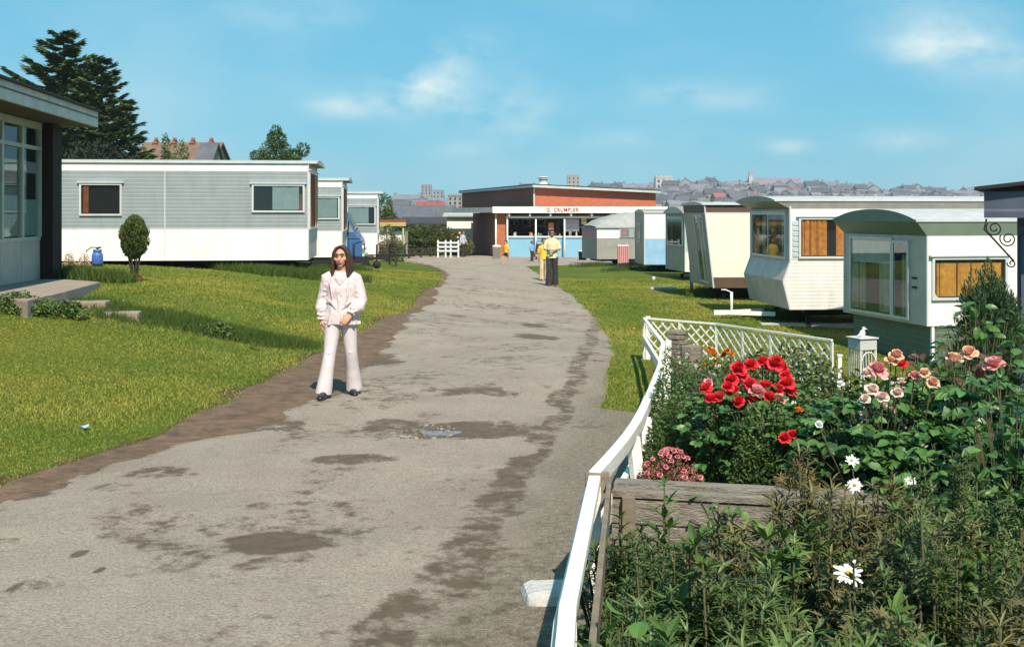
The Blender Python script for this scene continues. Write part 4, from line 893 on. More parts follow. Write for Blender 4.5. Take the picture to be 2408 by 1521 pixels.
# ---- low white store and outbuildings left of the shop
def gable_house(name, lab, cat, x, y, w, d, h, rise, wm, rm, rot=0, chim=0, base=None, wins=(), group=None, cm=None, hip=0.0, ov=.25):
    gz = G(x, y)-.2 if base is None else base
    t = thing(name, lab, cat, (x, y, gz), rot, group)
    b = MB(); b.box(-w/2, w/2, 0, d, 0, h, 0)
    b.add([(-w/2, 0, h), (-w/2, d, h), (-w/2, d/2, h+rise), (w/2, 0, h), (w/2, d, h), (w/2, d/2, h+rise)], [(0, 2, 1), (3, 4, 5)], 0)
    for (a, zz, ww, hh) in wins: b.box(a-ww/2, a+ww/2, -.03, .0, zz, zz+hh, 1)
    b.build('wall', [wm, DARK], t)
    r = MB(); V = []
    for sgn in (-1, 1):
        xe = sgn*(w/2+ov); xr = sgn*(w/2+ov-hip)
        V += [(xe, -ov, h-ov*rise/(d/2)), (xe, d+ov, h-ov*rise/(d/2)), (xr, d/2, h+rise+.02)]
    V2 = [(a, b_, c+.12) for a, b_, c in V]
    r.add(V+V2, [(0, 3, 5, 2), (1, 2, 5, 4), (6, 8, 11, 9), (7, 10, 11, 8), (0, 6, 9, 3), (1, 4, 10, 7), (0, 2, 8, 6), (2, 1, 7, 8), (3, 9, 11, 5), (5, 11, 10, 4)], 0)
    ro = r.build('roof', [rm], t)
    for k in range(chim):
        cx = -w/2+.6+k*(w-1.2)/max(1, chim-1) if chim > 1 else w*.3
        c = MB(); s = .45*w/10+.15 if w > 6 else .11; ch = 1.3 if w > 6 else .22; c.box(cx-s, cx+s, d/2-.35, d/2+.35, h+rise*.55, h+rise+ch, 0); c.box(cx-s-.06, cx+s+.06, d/2-.4, d/2+.4, h+rise+ch-.18, h+rise+ch-.08, 0)
        for q in (-.5*s, .5*s): c.lathe([(.09, 0), (.07, .25)], (cx+q, d/2, h+rise+ch), 8, 0)
        c.build('chimney', [cm or mat('chimney_brick', (.30, .13, .085), .9)], ro)
    return t
SLATE = mat('slate_roof', (.13, .13, .15), .7, var=.2, scale=1.5); REDT = mat('red_tile_roof', (.36, .11, .085), .8, var=.2, scale=1.5)
gable_house('store_hut', 'white-walled flat store beside the hedge, left of the brick end', 'hut', (1084-CX)/FPX*70, 70, 1.75, 4, 2.45, .12, WHITE, mat('canopy_grey', (.46, .47, .46), .7), wins=())
gable_house('low_outbuilding', 'low dark outbuilding with three panes behind the hedge', 'outbuilding', (1000-CX)/FPX*76, 76, 3.1, 5, 2.0, .35, mat('grey_render', (.25, .25, .25), .8), mat('dark_tar_roof', (.05, .05, .055), .8), wins=((-.9, .9, .4, .7), (0, .9, .4, .7), (.9, .9, .4, .7)))
gable_house('low_shed', 'blue-grey roofed shed behind the low dark outbuilding', 'shed', (985-CX)/FPX*98, 98, 5.6, 6, 2.9-G(-8, 98)-1.0, 1.0, mat('grey_render', (.25, .25, .25), .8), SLATE)
# small kiosk with yellow boards by the far left caravan
def kiosk():
    p = PX(906, 590, 58); gz = G(p.x, p.y); t = thing('kiosk', 'small kiosk with a red fascia and yellow framed stall, behind the wooden rails', 'kiosk', (p.x, p.y, gz))
    b = MB(); b.box(-.6, 1.0, 0, 1.8, 0, 1.5, 0); b.build('wall', [mat('kiosk_cream', (.5, .42, .3), .7)], t)
    b = MB(); b.box(-.7, 1.1, -.4, 1.9, 1.98, 2.1, 0); b.build('roof', [mat('kiosk_red', (.26, .06, .045), .6)], t)
    b = MB(); b.box(-.7, 1.1, -.42, -.38, 1.78, 1.97, 0); b.build('fascia', [mat('kiosk_yellow', (.50, .38, .14), .6)], t)
    for x in (-.6, .15, .95):
        b = MB(); b.tube([(x, -.3, 0), (x, -.3, 1.8)], .04, 6); b.build('post', [mat('kiosk_yellow', (.50, .38, .14), .6)], t)
    b = MB(); b.box(-.55, .95, -.3, .0, .7, .78); b.build('counter', [mat('kiosk_red', (.26, .06, .045), .6)], t)
    b = MB(); b.box(-.55, .95, -.01, 0.0, 1.0, 1.5); b.build('stall_front', [WHITE], t)
kiosk()
# big house with four chimneys behind the caravans
gable_house('chimney_house', 'brown-roofed house with four red chimneys beyond the long grey caravan', 'house', (395-CX)/FPX*72, 72, 4.9, 7, 5.0-G(-22, 72), 1.9, mat('pebbledash', (.35, .30, .24), .9, dirt=.3), mat('brown_tile_roof', (.21, .13, .09), .9, var=.2, scale=2), rot=math.radians(0), chim=4, wins=((-1.2, 2.6, .6, .9), (1.2, 2.6, .6, .9)), ov=.2)
gable_house('slate_gable_house', 'slate-hung gable end at the right of the chimney house', 'house', (468-CX)/FPX*71, 71, .9, 5, 4.75-G(-20, 71), 2.0, mat('pebbledash', (.35, .30, .24), .9), SLATE, ov=.15)

# ------------------------------------------------------------------ chalet on the right edge
def right_chalet():
    gz = G(4.9, 11)-.05; z = lambda v: v-gz
    BW = mat('blue_grey_boards', (.12, .135, .18), .6, rib=.14, dirt=.15); DKF = mat('dark_blue_frame', (.10, .12, .16), .5)
    t = thing('chalet', 'dark blue-grey boarded chalet with scroll brackets, at the right edge', 'chalet', (4.93, 11.0, gz), math.radians(-28))
    b = MB(); b.box(0, 4, 0, 2.2, -.2, z(2.22)); b.build('wall', [BW], t)
    b = MB(); b.box(-.26, 4.2, -.42, -.36, z(1.97), z(2.22), 0); b.box(-.26, -.2, -.36, 2.4, z(1.97), z(2.22), 0); b.build('fascia', [BW], t)
    b = MB(); V = []
    for dz in (0, .035): V += [(-.34, -.5, z(2.23)+dz), (4.3, -.5, z(2.75)+dz), (4.3, 2.5, z(2.75)+dz), (-.34, 2.5, z(2.23)+dz)]
    b.add(V, [(0, 3, 2, 1), (4, 5, 6, 7), (0, 1, 5, 4), (1, 2, 6, 5), (2, 3, 7, 6), (3, 0, 4, 7)]); b.build('roof', [mat('roof_felt', (.03, .028, .025), .9)], t)
    f = MB(); f.box(.04, .12, -.05, -.0, z(.78), z(1.80)); f.box(.12, 2.2, -.05, 0, z(.78), z(.86)); f.box(.12, 2.2, -.05, 0, z(1.74), z(1.80)); f.box(.95, 1.0, -.05, 0, z(.86), z(1.74))
    f.box(.12, 2.2, -.006, -.002, z(.86), z(1.74), 1)
    w = f.build('window', [DKF, DARK], t)
    g = MB(); g.box(.12, 2.2, -.03, -.026, z(.86), z(1.74)); g.build('pane', [PANE], w)
    i = MB(); zt = z(1.96)
    def curl(cx, cz, r, a0, turns):
        return [(cx+r*(1-k/30*.75)*math.cos(a0+k/30*turns*6.283), -.40, cz+r*(1-k/30*.75)*math.sin(a0+k/30*turns*6.283)) for k in range(31)]
    i.tube([(-.24, -.40, zt), (-.26, -.40, zt-.10), (-.17, -.40, zt-.20), (0, -.40, zt-.40)], .009, 6)
    i.tube(curl(-.17, zt-.09, .075, 2.4, 1.6), .007, 5); i.tube(curl(-.05, zt-.19, .075, 2.6, 1.6), .007, 5); i.tube(curl(-.02, zt-.42, .04, 3.0, 1.2), .007, 5)
    i.build('bracket', [BLACKM], t)
    s = MB(); s.box(.12, 3, -1.9, -.03, -.3, z(.72)); s.build('veranda', [mat('blue_veranda_boards', (.10, .13, .26), .6, stretch=(1, 10, 1), var=.2)], t)
right_chalet()

# ------------------------------------------------------------------ fences
OLDW = mat('dark_old_timber', (.06, .045, .032), .9, var=.3, stretch=(3, 3, 10), dirt=.2)
def post_rail(lab, pts, h, rails, m=OLDW, name='rail_fence', r=.05):
    t = thing(name, lab, 'fence', (pts[0][0], pts[0][1], G(*pts[0])))
    o = Vector((pts[0][0], pts[0][1], G(*pts[0])))
    for x, y in pts:
        g = G(x, y); b = MB(); b.box(x-o.x-r, x-o.x+r, y-o.y-r, y-o.y+r, g-o.z-.15, g-o.z+h); b.build('post', [m], t)
    for zr in rails:
        b = MB()
        for (x0, y0), (x1, y1) in zip(pts[:-1], pts[1:]): b.beam((x0-o.x, y0-o.y-r-.02, G(x0, y0)-o.z+zr), (x1-o.x, y1-o.y-r-.02, G(x1, y1)-o.z+zr), .035, .08)
        b.build('rail', [m], t)
a = GP(931, 627); c = GP(918, 618); d = GP(880, 612)
post_rail('dark wooden post and rail fence at the end of the left caravan row', [(a.x, a.y), (c.x, c.y), (c.x-2.4, c.y+.6), (c.x-4.8, c.y+1.0)], .95, [.85, .55, .4])
pts = [PX(px, 600, d) for px, d in ((936, 58), (962, 60), (990, 61.5), (1012, 62.5), (1029, 63))]
post_rail('low weathered rail fence along the foot of the hedge', [(p.x, p.y) for p in pts], .6, [.5, .25])
def gate():
    pts = [PX(px, 600, 61.5) for px in (1030, 1048, 1060, 1078)]; g = G(pts[0].x, 61.5); t = thing('white_gate', 'white railed gate across the path beside the hedge', 'gate', (pts[0].x, 61.5, g))
    for p in pts: b = MB(); b.box(p.x-pts[0].x-.04, p.x-pts[0].x+.04, -.04, .04, -.05, .98); b.build('upright', [WHITE], t)
    for zr in (.84, .62, .40): b = MB(); b.box(-.03, pts[-1].x-pts[0].x+.03, -.07, -.042, zr-.045, zr+.045); b.build('rail', [WHITE], t)
gate()

# garden fence: white lattice along the lawn, white rails along the road
PAINT = mat('old_white_paint', (.80, .77, .70), .6, var=.06, scale=6, dirt=.25, bump=.004, bscale=60); RAWT = mat('bare_weathered_timber', (.25, .20, .14), .9, var=.25, stretch=(2, 2, 14), dirt=.4)
def lattice():
    P = [(1.76, 15.0, CAMZ-1.375), (2.62, 14.45, CAMZ-1.400), (3.62, 12.75, CAMZ-1.42)]
    t = thing('lattice_fence', 'low white diamond lattice fence between the lawn and the flower garden', 'fence', P[0]); o = Vector(P[0])
    for (p, q) in zip(P[:-1], P[1:]):
        p = Vector(p); q = Vector(q); L = (Vector((q.x, q.y))-Vector((p.x, p.y))).length; H = .46; n = max(1, round(L/.46))
        u = (q-p)/L
        at = lambda s, h_: (p+u*s-o)+Vector((0, 0, h_-H))
        b = MB(); b.beam(at(0, H), at(L, H), .035, .022); b.build('top_rail', [PAINT], t)
        for k in range(n+1):
            s = L*k/n; b = MB(); b.beam(at(s, -.12), at(s, H-.02), .022, .03, up=u); b.build('post', [PAINT], t)
        lb = MB(); D = .135; nrm = Vector((-u.y, u.x, 0)).normalized()
        for sg, off in ((1, .006), (-1, -.006)):
            k = -6
            while k*D < L+H:
                s0 = k*D; a_, b_ = s0, s0+sg*(H-.04)
                lo, hi = 0.0, 1.0
                for lim in (0, L):
                    if a_ != b_:
                        tt = (lim-a_)/(b_-a_)
                        if (a_ < lim) == (lim == 0) and 0 < tt < 1: lo = max(lo, tt)
                        if (b_ < lim) == (lim == 0) and 0 < tt < 1: hi = min(hi, tt)
                if hi-lo > .03 and max(a_, b_) > 1e-4 and min(a_, b_) < L-1e-4:
                    A = at(a_+(b_-a_)*lo, .0+(H-.04)*lo)+nrm*off; B = at(a_+(b_-a_)*hi, (H-.04)*hi)+nrm*off; lb.beam(A, B, .006, .018, up=u.cross((B-A).normalized()) if False else (B-A).cross(nrm))
                k += 1
        lb.build('lattice', [PAINT], t)
    return t
lattice()
def white_rail():
    P = [Vector(p) for p in FENCE]; t = thing('white_rail_fence', 'white painted post and rail fence curving along the road edge beside the garden', 'fence', P[0]); o = P[0].copy()
    P = [p-o for p in P]
    up = Vector((0, 0, 1))
    def ribbon(path, ws, hs, name, m, off=Vector((0, 0, 0))):
        b = MB(); V = []; F = []; n = len(path)
        for k, p in enumerate(path):
            tdir = (path[min(k+1, n-1)]-path[max(k-1, 0)]).normalized(); a_ = tdir.cross(up).normalized(); w, h = ws[k], hs[k]
            for i_, j_ in ((-1, -1), (1, -1), (1, 1), (-1, 1)): V.append(p+off+a_*i_*w/2+up*j_*h/2)
        for k in range(n-1):
            for q in range(4): F.append((4*k+q, 4*k+(q+1) % 4, 4*k+4+(q+1) % 4, 4*k+4+q))
        F += [(3, 2, 1, 0), tuple(4*(n-1)+q for q in range(4))]
        b.add(V, F); return b.build(name, [m], t, bevel=.006)
    def seg(i0, i1, bow, w0, w1, h0, h1, name='top_rail'):
        a_, b_ = P[i0], P[i1]; side = (b_-a_).cross(up).normalized(); n = 12
        path = [a_.lerp(b_, k/n)-side*bow*math.sin(math.pi*k/n) for k in range(n+1)]
        ribbon(path, [w0+(w1-w0)*k/n for k in range(n+1)], [h0+(h1-h0)*k/n for k in range(n+1)], name, PAINT)
    seg(0, 1, 0, .04, .045, .022, .026); seg(1, 2, 0, .045, .05, .026, .03); seg(2, 3, 0, .05, .055, .03, .05); seg(3, 4, .035, .055, .06, .075, .085)
    ribbon([P[4], P[4].lerp(P[5], .5), P[5], P[6]], [.058]*4, [.05]*4, 'top_rail', PAINT)
    ribbon([P[4], P[4].lerp(P[5], .5), P[5], P[6]], [.014]*4, [.08]*4, 'outer_board', PAINT, Vector((-.040, 0, -.07)))
    for i, j in ((0, 1), (1, 2), (2, 3), (3, 4)):
        a_, b_ = P[i], P[j]; b = MB(); dz = Vector((0, 0, -.28)); b.beam(a_+dz, b_+dz, .035, .09); b.build('lower_rail', [PAINT if i != 4 else RAWT], t)
    for i, p in enumerate(P):
        g = G(FENCE[i][0], FENCE[i][1])-o.z; b = MB(); w = .028; b.box(p.x-w+(.05 if i < 4 else 0), p.x+w+(.05 if i < 4 else 0), p.y-w, p.y+w, g-.1, p.z+(.03 if i < 4 else -.03)); b.build('post', [PAINT], t)
    for (i, f, s) in ((3, .22, .0), (3, .5, .05)):
        p = P[i].lerp(P[i+1], f); g = G(FENCE[i][0], FENCE[i][1])-o.z; b = MB(); b.beam((p.x+.04, p.y, p.z-.02), (p.x+.06+s, p.y-.12, g-.05), .07, .045); b.build('brace', [PAINT], t)
    b = MB(); b.box(P[4].x-.045, P[4].x+.07, P[4].y-.02, P[4].y+.02, P[4].z-.06, P[4].z+.034); b.build('cap', [RAWT], t)
    b = MB(); b.beam(P[4]+Vector((.07, 0, -.06)), P[6]+Vector((.055, 0, -.05)), .022, .11); b.build('side_board', [RAWT], t)
white_rail()
p = GP(1296, 1432); b = MB(); b.box(-.12, .16, -.14, .14, -.08, .10)
tag(b.build('painted_stone', [mat('painted_stone', (.50, .49, .46), .85, dirt=.2, bump=.02, bscale=20)], None, (p.x-.02, p.y+.05, p.z), (0, 0, .1), .05), 'pale rounded kerb stone at the foot of the white rail', 'stone')
# timber edging of the raised bed
def planks():
    for (xa, ya, xb, yb, lab, n_) in ((.50, 5.46, 2.05, 5.12, 'weathered timber edging of the raised flower bed, next to the white rail', 3), (2.08, 5.12, 2.75, 4.97, 'shorter weathered timber edging farther along the raised bed', 3)):
        t = thing('timber_edging', lab, 'edging', (xa, ya, .70)); v = Vector((xb-xa, yb-ya, 0)); n = Vector((v.y, -v.x, 0)).normalized()
        W = mat('silvered_plank', (.32, .28, .225), .9, var=.3, stretch=(2, 14, 14), dirt=.4, bump=.01, bscale=12)
        b = MB(); b.beam((0, 0, 0), v, .10, .03); b.build('plank', [W], t)
        b = MB(); b.beam(n*.09+Vector((0, 0, -.02)), v+n*.09+Vector((0, 0, -.02)), .07, .028); b.build('plank', [W], t)
        for k in range(3): b = MB(); q = n*.10+Vector((0, 0, -.10-k*.125)); b.beam(q, v+q, .03, .115); b.build('plank', [W], t)
        for s in (.05, .95): b = MB(); q = v*s+n*.135; b.box(q.x-.03, q.x+.03, q.y-.02, q.y+.03, -.6, -.03); b.build('stake', [RAWT], t)
planks()
# raised bed soil
b = MB(); b.prism([(.52, 5.52), (2.8, 5.0), (4.6, 5.6), (4.6, 8.5), (1.15, 8.5), (.95, 7.6)], lambda p, t_: (p[0], p[1], t_), -.3, .48)
tag(b.build('flower_bed', [mat('bed_soil', (.06, .042, .03), .95, bump=.03, bscale=25)]), kind='structure')
# stack of flat stones inside the lattice corner
rs = np.random.RandomState(2)
def stones(px, py, d, w, rows, lab):
    c = PX(px, py, d); g = G(c.x, c.y); t = thing('stone_stack', lab, 'stone stack', (c.x, c.y, g))
    z = 0
    SM = mat('slate_stone', (.26, .22, .17), .9, col2=(.12, .10, .08), scale=5, bump=.02, bscale=25)
    top = c.z-g
    for k in range(rows):
        h = top/rows; ww = w*(1-.25*k/rows)*(.85+.3*rs.rand()); P = [(math.cos(a)*ww/2*(.85+.3*rs.rand()), math.sin(a)*ww*.35*(.85+.3*rs.rand())) for a in np.linspace(0, 6.283, 8)[:-1]]
        ox = (rs.rand()-.5)*.06; b = MB(); b.prism(P, lambda p, t_: (p[0]+ox, p[1], t_), z+.004, z+h-.004); b.build('stone', [SM], t, bevel=.008); z += h
stones(1597, 775, 13.4, .30, 10, 'stack of flat weathered stones just inside the lattice corner')
stones(1625, 812, 12.4, .30, 3, 'low spread of flat stones in front of the taller stone stack')
# white bird table with a little figure
def bird_table():
    c = PX(2028, 800, 11.3); g = G(c.x, c.y); t = thing('bird_table', 'white ornamental box on legs with a small bird figure, beside the green caravan skirt', 'bird table', (c.x, c.y, g), .35)
    z = c.z-g; b = MB(); b.box(-.10, .10, -.10, .10, z-.09, z+.02, 0); b.box(-.115, .115, -.115, .115, z+.02, z+.035, 0); b.build('box', [mat('dull_white', (.58, .60, .56), .7, dirt=.2)], t, bevel=.006)
    for x in (-.09, .09):
        for y in (-.09, .09): b = MB(); b.beam((x, y, 0), (x, y, z-.09), .014, .014, up=(0, 1, 0)); b.build('leg', [PAINT], t)
    b = MB()
    for k in range(5):
        x = -.07+.035*k; b.beam((x, -.095, z-.10), (x+.01, -.095, z-.36), .005, .006, up=(1, 0, 0)); b.beam((-.095, x, z-.10), (-.095, x+.01, z-.36), .005, .006, up=(1, 0, 0))
    b.tube([(math.cos(a)*.08, -.10, z-.2+math.sin(a)*.09) for a in np.linspace(0, 3.14, 12)], .006, 5); b.build('grille', [PAINT], t)
    b = MB(); b.blob((0, 0, z+.07), (.032, .025, .035)); b.blob((.012, -.005, z+.115), (.018, .018, .02)); b.tube([(.025, -.01, z+.115), (.05, -.015, z+.11)], [.006, .002], 6); b.tube([(-.02, 0, z+.06), (-.065, 0, z+.045)], [.018, .004], 6); b.tube([(0, 0, z+.035), (0, 0, z+.05)], .02, 8)
    b.build('bird_figure', [WHITE], t)
bird_table()
for (px, py, d, h, lab) in ((1974, 872, 10.6, .5, 'short white stake among the flowers left of the bird table'),):
    c = PX(px, py-35, d); g = G(c.x, c.y); b = MB(); b.box(-.018, .018, -.018, .018, 0, c.z-g); b.box(-.024, .024, -.024, .024, c.z-g, c.z-g+.015); tag(b.build('stake', [PAINT], None, (c.x, c.y, g)), lab, 'stake')

# ------------------------------------------------------------------ the town on the hill
TW = [mat('town_wall_%s' % n, tuple(v*1.25 for v in c), .9, var=.12, scale=.3) for n, c in zip(('grey', 'buff', 'cream', 'lilac', 'pink', 'stone'), ((.24, .235, .245), (.30, .275, .24), (.42, .40, .37), (.23, .215, .26), (.30, .22, .22), (.20, .19, .185)))]
TR = [SLATE, mat('slate_roof_pale', (.20, .20, .23), .8, var=.15, scale=.4), mat('slate_roof_dark', (.09, .09, .105), .8, var=.15, scale=.4), REDT]
protos = []
rs = np.random.RandomState(21)
def town_proto(w, d, h, rise, wi, ri, chim):
    wins = [(-w/2+w*(k+.5)/4, h*.55*j+1.0, w*.09, 1.4) for k in range(4) for j in (0, 1)]
    return gable_house('town_house', 'one of the small grey houses crowding the far hillside town', 'house', 0, 0, w, d, h, rise, TW[wi], TR[ri], chim=chim, base=0, wins=wins, group='houses of the far hillside town', cm=TW[5], ov=.3)
for (w, d, h, rise, wi, ri, ch) in ((11, 9, 6.5, 3.0, 0, 0, 2), (16, 9, 7.5, 2.6, 1, 1, 2), (8, 8, 6.0, 3.2, 2, 0, 1), (22, 10, 8.5, 3, 3, 1, 2), (13, 9, 9.5, 3.4, 5, 2, 2), (10, 8, 5.5, 2.8, 4, 3, 1), (9, 9, 8.5, 3.0, 0, 2, 1), (14, 8, 6, 3, 2, 1, 2)):
    protos.append(town_proto(w, d, h, rise, wi, ri, ch))
occ_x = [900, 920, 1088, 1255, 1536, 1600, 1760, 1850, 2345, 2420]; occ_y = [445, 500, 470, 448, 462, 482, 470, 474, 474, 440]
placed = [0]*len(protos); n_t = 0; tries = 0; used_pos = []
while n_t < 292 and tries < 9000:
    tries += 1
    px = 915+rs.rand()*1440; d = 420+rs.rand()**.8*520; x = (px-CX)/FPX*d; g = G(x, d)
    if px < 1085 and rs.rand() < .25: continue
    ytop = HZ-(g+9-CAMZ)/d*FPX
    if ytop > np.interp(px, occ_x, occ_y): continue
    if any(abs(x-a)/9+abs(d-b_)/17 < .8 for a, b_ in used_pos): continue
    used_pos.append((x, d)); k = int(rs.choice(len(protos), p=[.18, .14, .12, .08, .16, .08, .14, .10]))
    if px < 1080 and rs.rand() < .3: k = 5
    o = protos[k] if placed[k] == 0 else copy_tree(protos[k]); placed[k] += 1
    o.location = (x, d, g-1.2); o.rotation_euler = (0, 0, float(rs.choice([0, 0, .3, -.35, 1.45, .8]))); s = (.50 if d < 760 else .72)+.28*rs.rand(); o.scale = (s, s, s*(.85+.25*rs.rand())); n_t += 1
# the countless tiny houses, sheds and garden walls filling the slope between them
b = MB(); rs = np.random.RandomState(99)
for k in range(1500):
    px = 915+rs.rand()*1440; d = 430+rs.rand()**.7*540; x = (px-CX)/FPX*d; g = G(x, d)
    if HZ-(g+7-CAMZ)/d*FPX > np.interp(px, occ_x, occ_y)+6: continue
    w, dp, h, r_ = 3+5*rs.rand(), 3+3*rs.rand(), 2.2+2.8*rs.rand(), 1+1.5*rs.rand(); a = float(rs.choice([0, .3, 1.2, -.4])); c_, s_ = math.cos(a), math.sin(a)
    T_ = lambda u, v, z_: (x+u*c_-v*s_, d+u*s_+v*c_, g-1+z_); m_ = int(rs.randint(6)); rm = 6+int(rs.choice(4, p=[.38, .33, .25, .04]))
    b.add([T_(u, v, z_) for z_ in (0, h+1) for u, v in ((-w/2, 0), (w/2, 0), (w/2, dp), (-w/2, dp))], [(0, 1, 5, 4), (1, 2, 6, 5), (2, 3, 7, 6), (3, 0, 4, 7)], m_)
    b.add([T_(-w/2, 0, h+1), T_(w/2, 0, h+1), T_(w/2, dp, h+1), T_(-w/2, dp, h+1), T_(-w/2, dp/2, h+1+r_), T_(w/2, dp/2, h+1+r_)], [(0, 1, 5, 4), (2, 3, 4, 5), (1, 2, 5), (3, 0, 4)], rm)
tag(b.build('distant_housetops', TW+TR), 'mass of tiny grey and mauve houses filling the far town slope', 'housetops', kind='stuff')
def town_special(lab, cat, px, ytop, d, wpx, kind, wm, name, roof=None):
    x = (px-CX)/FPX*d; g = G(x, d); top = CAMZ+(HZ-ytop)/FPX*d; w = wpx/FPX*d; h = top-g
    if kind == 'tower':
        t = thing(name, lab, cat, (x, d, g)); b = MB(); b.box(-w/2, w/2, 0, w*.9, -2, h-w*.08, 0)
        for k in range(3):
            for j in range(3): b.box(-w/2+w*(k+.35)/3, -w/2+w*(k+.7)/3, -.15, 0, h-w*(.35+.3*j), h-w*(.2+.3*j), 1)
        b.build('wall', [wm, DARK], t)
        b = MB(); pl = [(-w/2, h-w*.08)]
        for k in range(4): x_ = -w/2+w*k/4; pl += [(x_, h+w*.05), (x_+w*.15, h+w*.05), (x_+w*.15, h), (x_+w*.25, h)]
        pl.append((w/2, h-w*.08)); b.prism(pl, lambda q_, t_: (q_[0], t_, q_[1]), -.2, w*.3)
        b.build('parapet', [wm], t)
    else:
        gable_house(name, lab, cat, x, d, w, w*.25, h*.55, h*.45, wm, roof, chim=0, base=g-.5, wins=[(-w/2+w*(k+.5)/9, h*.2, w*.03, h*.2) for k in range(9)], ov=.4)
town_special('square grey tower block on the skyline above the brick hall', 'tower', 1349, 412, 860, 29, 'tower', TW[1], 'tower_block')
town_special('grey church-like tower on the skyline above the red roofs at left', 'tower', 1002, 434, 820, 24, 'tower', TW[0], 'church_tower')
town_special('pale building with a lit corner turret on the skyline, right of the brick hall', 'building', 1562, 415, 850, 40, 'tower', TW[2], 'turreted_building')
town_special('long purple-roofed public building standing highest on the skyline', 'building', 1824, 417, 840, 122, 'long', TW[3], 'public_building', mat('purple_roof', (.24, .19, .23), .8))
town_special('slim pale spire at the left end of the long public building', 'spire', 1766, 404, 838, 9, 'tower', TW[2], 'spire')
town_special('broad grey hall beside the spire, left of the purple roof', 'building', 1735, 424, 845, 55, 'long', TW[0], 'grey_hall', TR[1])
town_special('terrace with a red tiled roof low on the left of the town', 'terrace', 1012, 470, 300, 60, 'long', TW[4], 'terrace', REDT)
town_special('grey blocky building next to the left church tower', 'building', 1030, 447, 815, 26, 'tower', TW[0], 'town_block')
town_special('tall plain grey block just left of the brick hall', 'building', 1070, 458, 320, 34, 'tower', TW[0], 'grey_block')
# ------------------------------------------------------------------ trees and garden plants
NEEDLE = mat('conifer_needles', (.035, .070, .022), .8, island=True, col2=(.12, .17, .055), scale=.8, trans=.12, spec=.2)
LEAF_D = mat('dark_leaves', (.030, .065, .016), .55, island=True, col2=(.13, .20, .045), scale=2.0, trans=.15, spec=.4)
LEAF_M = mat('mid_leaves', (.035, .085, .02), .55, island=True, col2=(.13, .20, .045), scale=2.0, trans=.2, spec=.4)
LEAF_ROSE = mat('rose_leaves', (.018, .055, .014), .42, island=True, col2=(.12, .26, .055), scale=3.0, trans=.2, spec=.5)
LEAF_OLIVE = mat('olive_whorl_leaves', (.030, .062, .016), .45, island=True, col2=(.15, .21, .05), scale=3.0, trans=.2, spec=.5)
LEAF_OL2 = mat('brownish_whorl_leaves', (.045, .055, .018), .5, island=True, col2=(.21, .18, .06), scale=3.0, trans=.18, spec=.4)
LEAF_GLOSS = mat('glossy_broad_leaves', (.03, .075, .012), .5, island=True, col2=(.12, .20, .035), scale=3.0, trans=.15, spec=.3)
LEAF_PURP = mat('purple_leaves', (.06, .028, .02), .5, island=True, col2=(.16, .07, .05), scale=3.0, trans=.15)
LEAF_BRIGHT = mat('bright_round_leaves', (.07, .17, .03), .55, island=True, col2=(.14, .26, .06), scale=3.0, trans=.25)
BARK = mat('bark', (.07, .05, .035), .95, var=.3, stretch=(3, 3, .8), bump=.03)
STEM = mat('green_brown_stem', (.045, .06, .022), .9, island=True, col2=(.09, .075, .035))
def petal_mat(n, c, c2, tr=.25): return mat(n, c, .6, island=True, col2=c2, trans=tr, spec=.3)
RED = petal_mat('red_petals', (.68, .016, .018), (.78, .05, .07)); PINKP = petal_mat('pink_petals', (.75, .20, .26), (.80, .42, .38)); PEACH = petal_mat('peach_petals', (.80, .40, .24), (.82, .55, .40))
CREAMP = petal_mat('cream_pink_petals', (.80, .55, .45), (.82, .68, .6)); WHITEP = petal_mat('white_petals', (.80, .80, .74), (.84, .84, .8)); ORANGEP = petal_mat('orange_petals', (.75, .20, .02), (.8, .32, .04)); YEL = mat('yellow_centre', (.70, .42, .02), .8)
def mesh_leaves(name, geo, m, parent, loc=(0, 0, 0)):
    return link(name, mesh_np(name, geo[0], geo[1], m, smooth=False), parent, loc)
def crown_pts(rs, blobs, n, hollow=.45):
    w = np.array([b[3]*b[4]*b[5] for b in blobs])**.67; k = rs.choice(len(blobs), n, p=w/w.sum()); B = np.array(blobs)[k]
    d = rnd_dirs(rs, n); r = hollow+(1-hollow)*rs.rand(n)**.6; p = B[:, :3]+d*r[:, None]*B[:, 3:6]*(.85+.3*vn(d[:, 0]*3+k*3, d[:, 2]*3+d[:, 1]*2))[:, None]
    return p, d
def tree(name, label, x, y, blobs, n, size, m, trunk=None, group=None, cat='tree', asp=.55, seed=1, bark=BARK, gz=None, hollow=.45, limbs=True):
    rs = np.random.RandomState(seed); g = G(x, y)-.05 if gz is None else gz
    t = thing(name, label, cat, (x, y, g), 0, group)
    p, d = crown_pts(rs, blobs, n, hollow); D = d+rnd_dirs(rs, n)*.8; N_ = rnd_dirs(rs, n, .6)
    mesh_leaves('crown', leaf_geo(p, D, N_, size*(.6+.8*rs.rand(n)), size*asp*(.7+.5*rs.rand(n)), prof=((0, .25), (.45, 1), (1, .05))), m, t)
    if trunk:
        b = MB(); b.tube([(0, 0, -.1), (.02, 0, trunk[1]*.5), (0, 0, trunk[1])], [trunk[0], trunk[0]*.75, trunk[0]*.4], 9)
        if limbs:
            for B in blobs[:10]:
                c = Vector(B[:3]); s = Vector((0, 0, min(trunk[1]*.8, max(trunk[1]*.4, c.z*.5)))); b.tube([s, s.lerp(c, .5)+Vector((0, 0, -.05*c.z*.1)), c], [trunk[0]*.5, trunk[0]*.3, trunk[0]*.1], 6)
        b.build('trunk', [bark], t)
    return t
